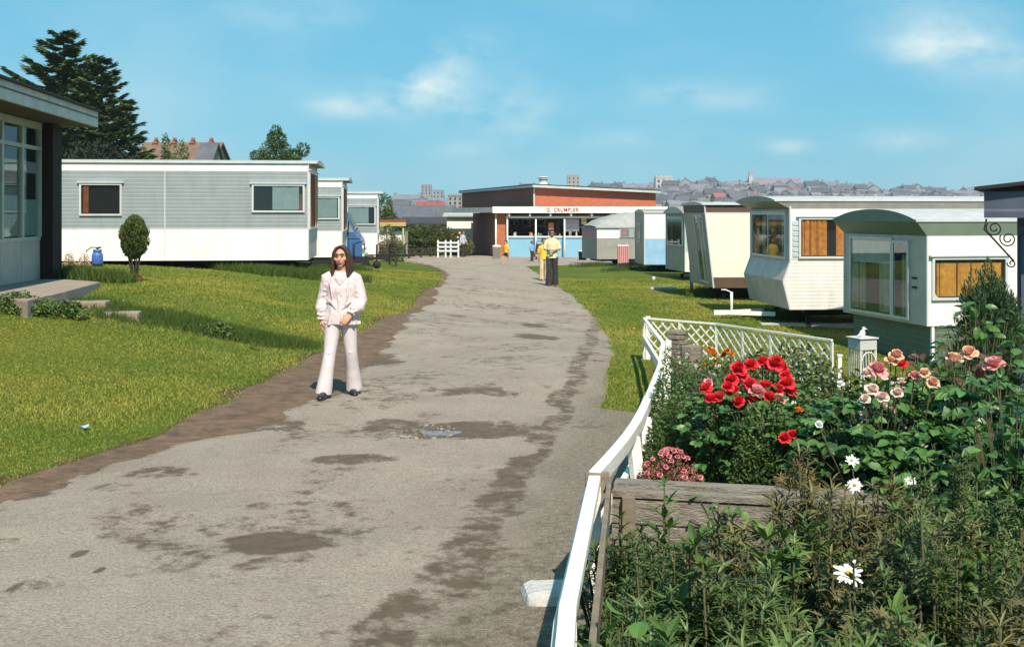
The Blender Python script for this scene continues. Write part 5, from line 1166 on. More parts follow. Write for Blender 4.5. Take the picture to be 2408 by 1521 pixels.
def conifer(name, label, x, y, H, R, seed, base=1.5, nb=95, m=NEEDLE, shape=.8, n_l=190, group=None, lift=.38, gz=None, spread=.30):
    rs = np.random.RandomState(seed); g = G(x, y)-.1 if gz is None else gz; t = thing(name, label, 'tree', (x, y, g), 0, group)
    P = []; D = []; N_ = []; Ls = []; Ws = []; b = MB(); b.tube([(0, 0, 0), (.05, 0, H*.5), (0, 0, H*.985)], [R*.085, R*.055, .02], 9)
    for k in range(nb):
        f = (k+rs.rand()*.6)/nb; z0 = base+(H-base)*f**.92; rad = R*(1-f)**shape*(.70+.45*rs.rand())+.12*H/10
        a = k*2.39996+rs.rand()*.5; ca, sa = math.cos(a), math.sin(a); up = lift*(1.0 if f > .3 else .35+2*f)*(.7+.5*rs.rand())
        n = int(n_l*(.35+.65*rad/R)); s = rs.rand(n)**.75; zz = z0+rad*(up*s**1.6-.10*s)
        pts = np.stack([ca*rad*s, sa*rad*s, zz], 1); side = np.array([-sa, ca, 0]); w = (spread*rad*(1-s)**.7+.10)*(rs.rand(n)*2-1)
        pts += side[None]*w[:, None]; pts[:, 2] -= np.abs(w)*.15+rs.rand(n)*.05*rad
        dd = np.stack([ca+side[0]*w*2.2/max(rad*.3, .1), sa+side[1]*w*2.2/max(rad*.3, .1), .25+.5*rs.rand(n)*up], 1)+rs.normal(size=(n, 3))*.18
        P.append(pts); D.append(dd); N_.append(np.array([0, 0, 1.])[None]+rs.normal(size=(n, 3))*.45); q = (.085*H/10)*(2.6+2.4*rs.rand(n)); Ls.append(q); Ws.append(q*.34)
        b.tube([(0, 0, z0), (ca*rad*.5, sa*rad*.5, z0+rad*(up*.33-.05)), (ca*rad*.95, sa*rad*.95, z0+rad*(up*.92-.1))], [.03*rad+.01, .02*rad, .006], 5)
    b.build('trunk', [BARK], t)
    P, D, N_, Ls, Ws = [np.concatenate(v) for v in (P, D, N_, Ls, Ws)]
    mesh_leaves('crown', leaf_geo(P, D, N_, Ls, Ws, prof=((0, .35), (.4, 1), (1, .05)), bend=.12), m, t)
    return t
# big spruces behind the chalet
def D2(px, ybase, d): return (px-CX)/FPX*d
conifer('spruce_tree', 'tallest dark spruce rising behind the flat-roofed chalet', D2(150, 0, 52), 52, 2+(505-72)/FPX*52-G(D2(150, 0, 52), 52), 5.0, 3, base=.8, nb=74, n_l=470, shape=.74, lift=.52, spread=.20)
conifer('spruce_tree', 'spruce with light upper branches, right of the tallest one', D2(238, 0, 49), 49, 2+(505-140)/FPX*49-G(D2(238, 0, 49), 49), 2.5, 8, base=.5, nb=66, n_l=340, shape=.55, lift=.5, spread=.22)
conifer('spruce_tree', 'shorter spreading spruce at the right of the dark tree group', D2(285, 0, 47), 47, 2+(505-225)/FPX*47-G(D2(285, 0, 47), 47), 1.5, 12, base=.5, nb=70, n_l=220, shape=.42, lift=.3)
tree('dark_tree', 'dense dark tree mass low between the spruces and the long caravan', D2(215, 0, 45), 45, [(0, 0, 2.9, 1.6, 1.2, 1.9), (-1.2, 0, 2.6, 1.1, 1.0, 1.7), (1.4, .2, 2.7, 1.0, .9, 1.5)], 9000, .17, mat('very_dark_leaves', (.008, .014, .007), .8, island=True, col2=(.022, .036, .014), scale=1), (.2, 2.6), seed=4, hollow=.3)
for (px, ytop, w, d, lab, sd) in ((390, 313, 28, 62, 'pointed dark bush in front of the four-chimney house', 31), (425, 326, 50, 61, 'rounded dark bush in front of the slate gable', 32), (330, 335, 60, 61.5, 'olive brushy bush left in front of the four-chimney house', 33)):
    x = D2(px, 0, d); g = G(x, d); H = 2+(505-ytop)/FPX*d-g; R = w/FPX*d/2
    tree('bush_tree', lab, x, d, [(0, 0, H*.55, R*1.2, R*1.2, H*.33), (0, 0, H*.8, R*.75, R*.75, H*.2), (R*.6, 0, H*.5, R*.8, R, H*.25)], 2600, .15, LEAF_D if px != 330 else LEAF_OL2, (.1, H*.5), seed=sd)
x = D2(650, 0, 58); g = G(x, 58); Hh = 2+(505-293)/FPX*58-g
tree('garden_tree', 'ragged pyramidal tree standing alone over the long caravan roof', x, 58, [(0, 0, Hh*.66, 1.2, .8, 1.1), (0, 0, Hh*.79, .85, .6, .75), (.02, 0, Hh*.89, .52, .5, .5), (.0, 0, Hh*.955, .26, .25, .32), (-1.0, 0, Hh*.77, .36, .4, .3), (.95, 0, Hh*.78, .4, .4, .3), (1.38, 0, Hh*.82, .34, .3, .32)], 6500, .13, LEAF_D, (.14, Hh*.7), seed=7)
x = D2(905, 0, 61); g = G(x, 61); Hh = 2+(505-452)/FPX*61-g
tree('small_tree', 'small dark round-headed tree right of the farthest left caravan', x, 61, [(0, 0, Hh*.78, .40, .4, .75), (.25, 0, Hh*.62, .4, .4, .55), (.6, 0, Hh*.52, .4, .4, .35)], 2200, .12, LEAF_D, (.08, Hh*.7), seed=9)
# hedge by the gate
rs = np.random.RandomState(14); hb = []
for k in range(15):
    u = k/14; hb.append((-1.9+3.9*u, rs.rand()*.8, .55+.75*math.sin(math.pi*min(1, .15+u*.85))*(.8+.35*rs.rand()), .55+.25*rs.rand(), .6, .55+.15*rs.rand()))
tree('hedge', 'big rounded green hedge behind the low rail fence and the white gate', D2(1005, 0, 64.5), 64.5, hb+[(b_[0], b_[1], .4, .6, .6, .5) for b_ in hb[::2]], 15000, .12, mat('hedge_leaves', (.03, .055, .012), .7, island=True, col2=(.13, .15, .03), scale=.9, trans=.15), None, cat='hedge', seed=15, hollow=.4)
t = tree('flowering_bush', 'bush with orange and white flowers beside the white store wall', D2(1082, 0, 63.5), 63.5, [(0, 0, .9, .5, .4, .6), (.3, 0, .6, .5, .4, .5), (-.2, 0, 1.2, .3, .3, .4)], 2200, .09, LEAF_OL2, None, cat='bush', seed=16)
rs = np.random.RandomState(5)
for k in range(14):
    a = rs.rand()*6.28; b = MB(); b.blob((math.cos(a)*.4*rs.rand()+.05, -.42, .6+rs.rand()*.9), (.06, .04, .06), 0, 6, 4); b.build('flower', [ORANGEP if k % 2 else WHITEP], t)
# clipped conifer bush on the left lawn
def topiary():
    p = GP(316, 660); g = p.z; s = FPX/p.y; zt = CAMZ-(507-HZ)/s-g; R = 35/s; rs = np.random.RandomState(6)
    zb = CAMZ-(612-HZ)/s-g; t = thing('conifer_bush', 'small clipped oval conifer bush on bare stems standing on the left lawn', 'bush', (p.x, p.y, g))
    n = 9000; d = rnd_dirs(rs, n); c = (zt+zb)/2; h = (zt-zb)/2; r = .55+.45*rs.rand(n)**.5; sh = (1-.18*np.clip(-d[:, 2], 0, 1)-.22*np.clip(d[:, 2], 0, 1)**2)*(.70+.48*vn(d[:, 0]*4+9, d[:, 2]*5+d[:, 1]*3))
    P = np.stack([d[:, 0]*R*r*sh, d[:, 1]*R*r*sh, c+d[:, 2]*h*r], 1)
    mesh_leaves('crown', leaf_geo(P, d*.5+np.array([0, 0, .9])+rnd_dirs(rs, n)*.3, rnd_dirs(rs, n), .045, .018, prof=((0, .3), (.5, 1), (1, .1))), mat('thuja_leaves', (.03, .055, .012), .8, island=True, col2=(.11, .15, .03), scale=3), t)
    b = MB()
    for k in range(7):
        a = k*.9; q = .35*R; b.tube([(math.cos(a)*.03, math.sin(a)*.03, -.05), (math.cos(a)*q*.7, math.sin(a)*q*.7, zb*.6), (math.cos(a)*q*1.6, math.sin(a)*q*1.2, zb+h*.8)], [.02, .016, .008], 6)
    b.build('stem', [BARK], t)
    n = 500; a = rs.rand(n)*6.28; rr = rs.rand(n)**.5*.16; P = np.stack([np.cos(a)*rr, np.sin(a)*rr, rs.rand(n)*.12], 1)
    mesh_leaves('dead_leaves', leaf_geo(P, rnd_dirs(rs, n, .8), rnd_dirs(rs, n), .06, .012), mat('dead_leaf', (.16, .08, .03), .9, island=True, col2=(.25, .15, .06)), t)
topiary()
# bindweed-like green ground cover below the porch, dry plants by the caravan
def low_plant(name, label, cat, x, y, rx, ry, h, n, size, m, seed, asp=.6, base=None, flowers=None, group=None, parent_m=STEM, up=.3):
    rs = np.random.RandomState(seed); g = G(x, y) if base is None else base; t = thing(name, label, cat, (x, y, g), 0, group)
    a = rs.rand(n)*6.283; r = np.sqrt(rs.rand(n)); z = h*(1-r**2.2)*(.25+.75*rs.rand(n)**.7)*(.7+.5*vn(np.cos(a)*r*3+seed, np.sin(a)*r*3)); P = np.stack([np.cos(a)*r*rx, np.sin(a)*r*ry, z], 1)
    D = np.stack([np.cos(a), np.sin(a), up+0*a], 1)+rnd_dirs(rs, n)*.9
    mesh_leaves('foliage', leaf_geo(P, D, rnd_dirs(rs, n, .9), size*(.6+.7*rs.rand(n)), size*asp, prof=((0, .2), (.35, 1), (.7, .8), (1, .05))), m, t)
    b = MB()
    for k in range(max(4, int(12*rx*3))):
        a_ = rs.rand()*6.28; r_ = math.sqrt(rs.rand())*.8; q = (math.cos(a_)*r_*rx, math.sin(a_)*r_*ry); b.tube([(q[0]*.5, q[1]*.5, -.03), (q[0]*.8, q[1]*.8, h*.5*(1-r_*r_)), (q[0], q[1], h*.85*(1-r_**2.2))], [.006, .005, .003], 4)
    b.build('stem', [parent_m], t)
    if flowers:
        fm, fn, fs = flowers
        for k in range(fn):
            a_ = rs.rand()*6.28; r_ = math.sqrt(rs.rand())*.85; b = MB(); flower(b, (math.cos(a_)*r_*rx, math.sin(a_)*r_*ry, h*(1-r_**2.2)*.9+.03), fs, rs); b.build('flower', [fm], t)
    return t
def flower(b, c, r, rs, petals=9, cup=.8):
    c = np.array(c, float); ax = np.array([rs.normal()*.25, -.45+rs.normal()*.25, .85]); ax /= np.linalg.norm(ax); u = np.cross(ax, [.2, .9, .1]); u /= np.linalg.norm(u); v = np.cross(ax, u)
    for lay, (n, tilt, k, off) in enumerate(((6, .12, 1.0, .0), (6, .55, .95, .08), (5, 1.1, .85, .14), (5, 1.9, .72, .2), (4, 3.2, .55, .28))):
        a = np.arange(n)*6.283/n+lay*.55+rs.rand(n)*.4; rad = np.cos(a)[:, None]*u+np.sin(a)[:, None]*v; D = rad+ax[None]*(tilt*(.8+.4*rs.rand(n)))[:, None]; N_ = ax[None]-rad*tilt
        kk = r*k*(.85+.3*rs.rand(n))
        V, F = leaf_geo(np.repeat(c[None], n, 0)+ax*r*off*.6+rad*r*.05, D, N_, kk, kk*1.15, prof=((0, .3), (.3, .9), (.68, 1.1), (.92, .8), (1, .35)), bend=-.30+.42*(lay == 0), fold=.45)
        b.add(V, F, 0, True)
for (px, py, rx, ry, h, n, sd, lab) in ((40, 722, .45, .35, .28, 1700, 41, 'leafy green weeds under the left end of the porch slab'), (130, 728, .4, .3, .22, 1400, 42, 'leafy green weeds under the middle of the porch slab edge'), (500, 772, .3, .25, .16, 800, 43, 'broad-leaved weed clump halfway along the lawn bank')):
    p = GP(px, py+12); low_plant('weed_clump', lab, 'weeds', p.x, p.y, rx, ry, h, n, .05, LEAF_D, sd, group=None)
for (px, sd, lab) in ((163, 51, 'pale dried flower clump against the white caravan side, nearer the pier'), (198, 52, 'pale dried flower clump next to the blue gas bottle')):
    p = PX(px, 620, 26.2); low_plant('dried_plant', lab, 'plant', p.x, p.y, .14, .12, .34, 260, .04, mat('dried_leaves', (.42, .26, .16), .9, island=True, col2=(.55, .40, .26)), sd)
# ---- shrub made of upright stems with whorls of leaves
def whorl_shrub(label, x, y, R, H, nst, seed, m, L=.055, W=.012, base=.05, per=8, whorls=4, name='garden_shrub', cat='shrub', prof=((0, .25), (.35, 1), (.7, .75), (1, .05)), droop=.25, tilt=.5, group=None, spread=1.0, wild=.22):
    rs = np.random.RandomState(seed); t = thing(name, label, cat, (x, y, base), 0, group)
    P = []; D = []; N_ = []; Ls = []; b = MB()
    for k in range(nst):
        a = rs.rand()*6.283; r = math.sqrt(rs.rand()); top = H*(1-.38*r**2)*(.72+.36*rs.rand()); ex, ey = math.cos(a)*r*R*spread, math.sin(a)*r*R*spread; bx, by = ex*.35, ey*.35
        ctrl = [Vector((bx, by, 0)), Vector((ex*.75, ey*.75, top*.55)), Vector((ex, ey, top))]; b.tube(ctrl, [.007, .005, .003], 4)
        ax = (ctrl[2]-ctrl[1]).normalized(); ax = np.array(ax)+rs.normal(size=3)*wild; ax /= np.linalg.norm(ax)
        ss = .65+.6*rs.rand()
        for w in range(whorls):
            s = w/max(1, whorls-1); c = np.array(ctrl[2])-ax*w*L*.75; n = per+int(rs.randint(3)); ang = np.arange(n)*6.283/n+rs.rand()*6; u = np.cross(ax, [0.3, 0.9, 0.1]); u /= np.linalg.norm(u); v = np.cross(ax, u); v /= np.linalg.norm(v)
            rad = np.cos(ang)[:, None]*u+np.sin(ang)[:, None]*v; el = (1.0-tilt*s)*.9*(.7+.5*rs.rand(n)); dd = rad+ax[None]*el[:, None]+rs.normal(size=(n, 3))*.28
            P.append(np.repeat(c[None], n, 0)); D.append(dd); N_.append(ax[None]-rad*.3); Ls.append(L*ss*(.6+.25*s+.45*rs.rand(n)))
    P, D, N_, Ls = [np.concatenate(q) for q in (P, D, N_, Ls)]
    mesh_leaves('foliage', leaf_geo(P, D, N_, Ls, Ls*(W/L), prof=prof, bend=droop, fold=.35), m, t); b.build('stem', [STEM], t)
    return t
def fxy(y): return float(np.interp(y, _fy, _fx))
# front bed: dense whorled shrubs in two or three kinds, each a plant of its own
rs = np.random.RandomState(77); kinds = [(LEAF_OLIVE, .056, .0085, 'olive whorled'), (LEAF_D, .044, .0075, 'dark narrow-leaved'), (LEAF_OL2, .050, .0075, 'bronze-tipped whorled')]
rows = [(2.70, 1.7), (3.05, 1.9), (3.40, 2.1), (3.75, 2.3), (4.12, 2.5), (4.50, 2.75)]
places = ['nearest the camera', 'in the second rank', 'in the third rank', 'in the fourth rank', 'in the fifth rank', 'by the timber edging']
for ri, (yy, x1) in enumerate(rows):
    xs = np.arange(fxy(yy)+.26, x1, .31)
    for ci, xx in enumerate(xs):
        k = int(rs.choice(3, p=[.48, .36, .16])); m, L, W, nm = kinds[k]
        f = xx/yy
        hgt = np.interp(f, [.06, .12, .2, .26, .40, .55], [.68, .77, .80, .91, .93, .92])*(.84+.24*rs.rand())
        whorl_shrub('%s shrub %s, %s from the white rail' % (nm, places[ri], ['first', 'second', 'third', 'fourth', 'fifth', 'sixth', 'seventh', 'eighth'][ci]), float(xx+rs.normal()*.05), yy+rs.normal()*.05, .27, hgt, 64, 100+ri*10+ci, m, L*(.72+.75*rs.rand()), W*(.9+.7*rs.rand()), base=G(xx, yy), whorls=6, per=10)
# broad glossy leaves between them
for (px, py, d, n_, sd, lab) in ((1620, 1300, 3.55, 5, 1, 'glossy broad-leaved sprig left of centre in the front bed'), (1705, 1310, 3.5, 6, 2, 'glossy broad-leaved sprig with upright leaves, centre of the front bed'), (1570, 1170, 4.6, 6, 3, 'glossy pointed-leaved sprig rising before the timber edging'), (1600, 1400, 3.25, 4, 4, 'glossy sprig low at the bottom of the front bed')):
    p = PX(px, py, d); g = G(p.x, p.y); whorl_shrub(lab, p.x, p.y, .085, p.z-g+.03, n_, 300+sd, LEAF_GLOSS, .105, .032, base=g, per=5, whorls=2, name='broad_leaved_plant', cat='plant', prof=((0, .2), (.25, .8), (.55, 1), (.85, .5), (1, .04)), droop=.15)
for i, (px, py, d) in enumerate(((1820, 1290, 3.7), (2120, 1230, 4.1), (2290, 1330, 3.5), (1930, 1210, 4.3), (2060, 1420, 3.2), (1850, 1430, 3.15))):
    p = PX(px, py, d); g = G(p.x, p.y); whorl_shrub('dark broad-leaved sprig among the whorled shrubs, %s' % ['just left of the low daisy', 'under the left pair of daisies', 'towards the lower right corner', 'behind the low daisy', 'right below the low daisy', 'left below the low daisy'][i], p.x, p.y, .12, p.z-g+.03, 12, 340+i, LEAF_GLOSS, .085, .024, base=g, per=6, whorls=2, name='broad_leaved_plant', cat='plant', prof=((0, .2), (.25, .8), (.55, 1), (.85, .5), (1, .04)), droop=.15)
for (px, d, ytop, sd, lab) in ((912, 56.5, 520, 1, 'leafy bush hiding the left part of the kiosk'), (928, 57, 545, 2, 'lower leafy bush at the right of the kiosk')):
    x = D2(px, 0, d); g = G(x, d); H = 2+(505-ytop)/FPX*d-g
    tree('garden_bush', lab, x, d, [(0, 0, H*.5, .34, .3, H*.45), (.25, 0, H*.35, .3, .3, H*.35)], 1300, .09, LEAF_OL2 if sd == 1 else LEAF_D, None, cat='bush', seed=50+sd)
# big bright leaves in the corner by the rail
def big_leaves(label, x, y, base, H, R, n, L, m, seed, name='leafy_plant', cat='plant', asp=.85, prof=((0, .35), (.2, .85), (.5, 1), (.8, .7), (1, .08)), up=.5, group=None, leaflets=False):
    rs = np.random.RandomState(seed); t = thing(name, label, cat, (x, y, base), 0, group); b = MB(); P = []; D = []
    for k in range(n):
        a = rs.rand()*6.283; r = math.sqrt(rs.rand()); z = H*(1-.38*r*r)*(.35+.65*rs.rand()**.7); q = Vector((math.cos(a)*r*R, math.sin(a)*r*R, z)); b.tube([(q.x*.2, q.y*.2, 0), (q.x*.7, q.y*.7, z*.7), q], [.004, .0028, .0018], 4, 0)
        dd = np.array([math.cos(a), math.sin(a), up*(rs.rand()*1.6-.6)])+rs.normal(size=3)*.35
        if leaflets:
            u = dd/np.linalg.norm(dd); s_ = np.cross(u, [0, 0, 1.]); s_ /= np.linalg.norm(s_)+1e-6; ll = L*1.6
            for (tt, sg) in ((.45, 1), (.45, -1), (.8, 1), (.8, -1), (1.0, 0)): P.append(np.array(q)+u*ll*tt*.6); D.append(u+s_*sg*1.1)
        else: P.append(np.array(q)); D.append(dd)
    P = np.array(P); D = np.array(D); nn = len(P); N_ = np.array([0, 0, 1.])[None]+rs.normal(size=(nn, 3))*.42; Ls = L*(.65+.6*rs.rand(nn))
    mesh_leaves('foliage', leaf_geo(P, D, N_, Ls, Ls*asp, prof=prof, bend=.22+.2*rs.rand(nn), fold=.22), m, t); b.build('stem', [STEM], t)
    return t
for (px, py, d, sd, lab) in ((1430, 1405, 3.35, 1, 'plant with big bright green leaves at the foot of the white rail'), (1500, 1440, 3.1, 2, 'second big-leaved bright plant, just right of the rail'), (1700, 1120, 5.25, 3, 'light green round-leaved plant behind the timber edging'), (1490, 1500, 2.9, 6, 'bright big-leaved plant nearest the camera beside the rail')):
    p = PX(px, py, d); g = G(p.x, p.y) if d < 5 else .48; big_leaves(lab, p.x, p.y, g, p.z-g, .16, 30, .085 if d < 5 else .05, LEAF_BRIGHT, 400+sd)
# roses
def rose_bush(label, x, y, base, H, R, nl, blooms, seed, L=.055, m=LEAF_ROSE, flw='rose_bush'):
    t = big_leaves(label, x, y, base, H, R, nl, L, m, seed, name=flw, cat='rose bush', asp=.62, leaflets=True)
    rs = np.random.RandomState(seed+1)
    for (px, py, d, r, fm) in blooms:
        r = r*1.0
        p = PX(px, py, d)-Vector((x, y, base)); b = MB(); b.tube([(p.x*.8, p.y*.8, p.z*.55), (p.x, p.y, p.z)], [.004, .003], 5, 1)
        flower(b, (p.x, p.y, p.z), r, rs); b.build('flower', [fm, STEM], t)
    return t
redb = [(1736, 868, 6.35, .046, RED), (1765, 862, 6.4, .043, RED), (1793, 853, 6.45, .040, RED), (1822, 856, 6.3, .048, RED), (1840, 868, 6.3, .036, RED), (1722, 895, 6.3, .040, RED), (1662, 915, 6.2, .036, RED), (1672, 942, 6.15, .040, RED), (1694, 936, 6.15, .036, RED), (1725, 925, 6.25, .046, RED),
        (1762, 908, 6.2, .044, RED), (1778, 925, 6.15, .046, PINKP), (1800, 912, 6.2, .044, RED), (1772, 940, 6.15, .038, RED), (1826, 922, 6.2, .046, RED), (1852, 905, 6.2, .046, RED), (1848, 885, 6.25, .034, RED), (1845, 1032, 5.75, .034, RED), (1862, 1022, 5.75, .026, RED), (1878, 968, 5.9, .026, ORANGEP), (1665, 900, 6.25, .026, PINKP), (1745, 885, 6.35, .04, RED), (1712, 912, 6.22, .036, RED), (1738, 945, 6.1, .036, RED), (1808, 938, 6.12, .04, RED), (1832, 942, 6.12, .036, PINKP), (1790, 930, 6.15, .036, PINKP), (1862, 925, 6.2, .036, RED), (1808, 864, 6.4, .036, RED)]
rose_bush('rose bush crowded with bright red blooms in the middle of the raised bed', 1.37, 6.3, .48, .62, .42, 300, redb, 500, .05)
pinkb = [(2062, 872, 5.6, .050, PINKP), (2040, 880, 5.6, .03, CREAMP), (2108, 838, 5.8, .038, PEACH), (2095, 850, 5.8, .034, PEACH), (2125, 858, 5.75, .026, RED), (2150, 886, 5.6, .03, PINKP), (2175, 880, 5.55, .03, PEACH), (2192, 902, 5.5, .034, PEACH), (2120, 900, 5.6, .028, CREAMP), (2050, 918, 5.5, .034, CREAMP), (2075, 935, 5.45, .03, CREAMP), (2110, 925, 5.5, .028, CREAMP), (2035, 940, 5.45, .026, CREAMP), (1978, 905, 5.6, .022, WHITEP)]
rose_bush('rose bush with pink and peach blooms, right of the red roses', 1.85, 5.75, .48, .62, .42, 330, pinkb, 510, .06)
rose_bush('tall rose bush with two peach blooms in front of the blue veranda', 2.32, 5.75, .48, .72, .36, 260, [(2243, 848, 5.7, .042, PEACH), (2280, 833, 5.8, .042, PEACH)], 520, .065)
rose_bush('rose bush with a single large pink bloom at the right edge', 2.55, 5.35, .30, .80, .40, 300, [(2340, 862, 5.4, .052, PINKP)], 530, .065)
rose_bush('dark leafy rose bush without blooms above the right timber edging', 2.05, 5.25, .40, .58, .36, 260, [(1925, 1000, 5.3, .02, WHITEP)], 540, .062)
rose_bush('leafy rose bush reaching the right edge over the front bed', 2.35, 4.75, .12, .88, .36, 280, [], 550, .062)
rose_bush('leafy green rose bush between the red and the pink roses', 1.62, 5.95, .48, .50, .30, 190, [], 560, .05)
# dark small-leaved shrubs along the white rail
for (px, ytop, d, R, sd, lab) in ((1600, 868, 7.6, .28, 1, 'dark small-leaved shrub right behind the white rail'), (1690, 900, 6.9, .30, 2, 'dark small-leaved shrub below the red roses'), (1590, 960, 6.6, .22, 3, 'dark twiggy shrub in front, close to the white rail'), (1720, 960, 6.2, .22, 4, 'small dark shrub in front of the red rose stems'), (1800, 990, 5.9, .22, 5, 'dark low shrub under the lone red bloom')):
    p = PX(px, ytop, d); tz = p.z; low_plant('hebe_shrub', lab, 'shrub', p.x, p.y, R, R*.9, (tz-.46)*1.25, 5200, .024, LEAF_D if sd != 2 else mat('grey_green_leaves', (.03, .045, .025), .7, island=True, col2=(.10, .115, .06)), 600+sd, asp=.45, base=.46, up=.9)
p = PX(1575, 1075, 5.95); low_plant('heather', 'pink tipped heather beside the white rail post', 'heather', p.x, p.y, .22, .2, .30, 2600, .022, mat('heather_tips', (.09, .08, .03), .8, island=True, col2=(.42, .13, .12)), 620, asp=.4, base=.46, flowers=(PINKP, 30, .014), up=1)
p = PX(1875, 1110, 5.35); whorl_shrub('upright orange-brown tuft behind the timber edging', p.x, p.y, .13, .36, 90, 621, mat('rusty_tuft', (.16, .12, .035), .8, island=True, col2=(.32, .17, .06)), .05, .006, base=.44, per=6, whorls=5, name='rusty_tuft', cat='plant', tilt=.2)
# middle garden towards the lattice
rs = np.random.RandomState(9); nm = ['green', 'low grey-green', 'bushy olive', 'small dark', 'spreading', 'leafy', 'thin', 'tufted']
spots = [(1640, 850, 10.3), (1700, 860, 10), (1760, 850, 10.6), (1820, 840, 11), (1880, 845, 10.6), (1930, 850, 10.3), (1600, 835, 11.2), (1780, 815, 12.2), (1850, 815, 12.0), (1910, 822, 11.8), (1660, 885, 8.6), (1590, 905, 8.6), (1740, 900, 8.3), (1900, 890, 8.2), (1960, 885, 8.4), (2030, 890, 8.2), (2090, 890, 8.3), (1950, 920, 7.2), (2150, 880, 8.0), (1860, 880, 8.8)]
for i, (px, py, d) in enumerate(spots):
    p = PX(px, py, d); g = G(p.x, p.y); h = max(.16, p.z-g+.06); fl = [None, (WHITEP, 16, .016), None, (ORANGEP, 8, .018), (WHITEP, 12, .015)][i % 5]
    low_plant('border_plant', '%s border plant number in rank by the lattice' % nm[i % 8] if False else '%s border plant %s' % (nm[i % 8], ['close to the lattice fence', 'in the middle of the garden border', 'behind the red roses', 'before the green caravan skirt'][0 if d > 11 else 1 if d > 9 else 2 if px < 1880 else 3]), 'plant', p.x, p.y, .24+.08*rs.rand(), .24, h, 900, .04+.02*rs.rand(), [LEAF_OLIVE, LEAF_D, LEAF_OL2, LEAF_M][i % 4], 700+i, base=g, flowers=fl, group='mixed plants of the garden border')
for (px, py, d, lab) in ((1672, 822, 12.0, 'orange marigold clump before the lattice, nearer the stones'), (1712, 824, 11.9, 'orange marigold clump before the lattice, farther right')):
    p = PX(px, py, d); g = G(p.x, p.y); low_plant('marigold', lab, 'flowers', p.x, p.y, .14, .12, max(.2, p.z-g+.05), 300, .04, LEAF_M, 760+px, base=g, flowers=(ORANGEP, 18, .028))
# white edging flowers
p = PX(1845, 895, 6.9); low_plant('white_flowers', 'patch of small white flowers just behind the red roses', 'flowers', p.x, p.y, .16, .14, .42, 300, .03, LEAF_M, 790, base=.48, flowers=(WHITEP, 46, .014))
p = PX(2090, 900, 6.6); low_plant('white_flowers', 'patch of small white flowers behind the pink roses', 'flowers', p.x, p.y, .34, .14, .42, 400, .03, LEAF_M, 791, base=.48, flowers=(CREAMP, 46, .016))
p = PX(1625, 895, 8.0); low_plant('white_flowers', 'scatter of small white flowers near the stone stack', 'flowers', p.x, p.y, .26, .2, .5, 300, .03, LEAF_D, 792, base=.2, flowers=(WHITEP, 40, .013))
# right: conifer bush, large-leaved shrub, purple-leaved shrub
p = PX(2328, 640, 10.2); g = G(p.x, p.y); H = p.z-g; rs = np.random.RandomState(88)
t = thing('conifer_bush', 'rounded dark green conifer bush hiding the corner of the gold-curtained window', 'bush', (p.x, p.y, g))
n = 16000; d = rnd_dirs(rs, n); r = (.45+.55*rs.rand(n)**.6)*(.72+.55*vn(d[:, 2]*5+d[:, 0]*3+7, d[:, 1]*5+4)); P = np.stack([d[:, 0]*.27*r*(.85+.3*vn(d[:, 2]*4, d[:, 0]*4)), d[:, 1]*.26*r, H*.60+d[:, 2]*H*.40*r*(.9+.15*vn(d[:, 0]*5, d[:, 1]*5))], 1)
mesh_leaves('crown', leaf_geo(P, d*.6+np.array([0, 0, .8])+rnd_dirs(rs, n)*.35, rnd_dirs(rs, n), .045, .012, prof=((0, .3), (.5, 1), (1, .1))), mat('juniper_leaves', (.015, .040, .016), .8, island=True, col2=(.06, .11, .035), scale=5), t)
b = MB(); b.tube([(0, 0, -.05), (0, 0, H*.8)], [.04, .015], 7); b.build('stem', [BARK], t)
for (px, ytop, d, R, n_, L, m, sd, lab) in ((2305, 705, 8.2, .38, 300, .10, LEAF_ROSE, 1, 'large-leaved green shrub below the rounded conifer bush'), (2250, 785, 7.4, .20, 90, .08, LEAF_PURP, 2, 'purple-brown leaved shrub above the peach roses'), (2170, 822, 7.6, .16, 60, .07, LEAF_PURP, 3, 'small purple-brown shrub before the green caravan skirt'), (2372, 905, 5.0, .26, 200, .075, LEAF_ROSE, 4, 'leafy shrub at the far right edge under the single pink rose')):
    p = PX(px, ytop, d); g = G(p.x, p.y) if d > 7 else .3; big_leaves(lab, p.x, p.y, g, p.z-g+.05, R, n_, L, m, 800+sd, name='leafy_shrub', cat='shrub', asp=.55)
# daisies
def daisy(px, py, d, r, lab, sd):
    rs = np.random.RandomState(sd); p = PX(px, py, d); g = G(p.x, p.y) if d < 5 else .48; t = thing('daisy', lab, 'daisy', (p.x, p.y, g), 0); h = p.z-g
    b = MB(); b.tube([(.03, .02, 0), (.02, .01, h*.6), (0, 0, h)], [.004, .003, .003], 5); b.build('stem', [STEM], t)
    n = 15; a = np.arange(n)*6.283/n+rs.rand(n)*.2; ax = np.array([-.2, -.75, .62]); ax /= np.linalg.norm(ax); u = np.cross(ax, [0, 0, 1.]); u /= np.linalg.norm(u); v = np.cross(ax, u)
    D = np.cos(a)[:, None]*u+np.sin(a)[:, None]*v; P = np.array([0, 0, h])[None]+D*r*.12
    V, F = leaf_geo(P, D+ax*.1, np.repeat(ax[None], n, 0), r*(.62+.5*rs.rand(n)), r*.24, prof=((0, .5), (.4, 1), (.8, .95), (1, .4)), bend=.08, fold=.1); link('petals', mesh_np('petals', V, F, WHITEP), t)
    b = MB(); b.blob((ax[0]*.004, ax[1]*.004, h+ax[2]*.004), (r*.22, r*.22, r*.16), 0, 10, 6); b.build('centre', [YEL], t)
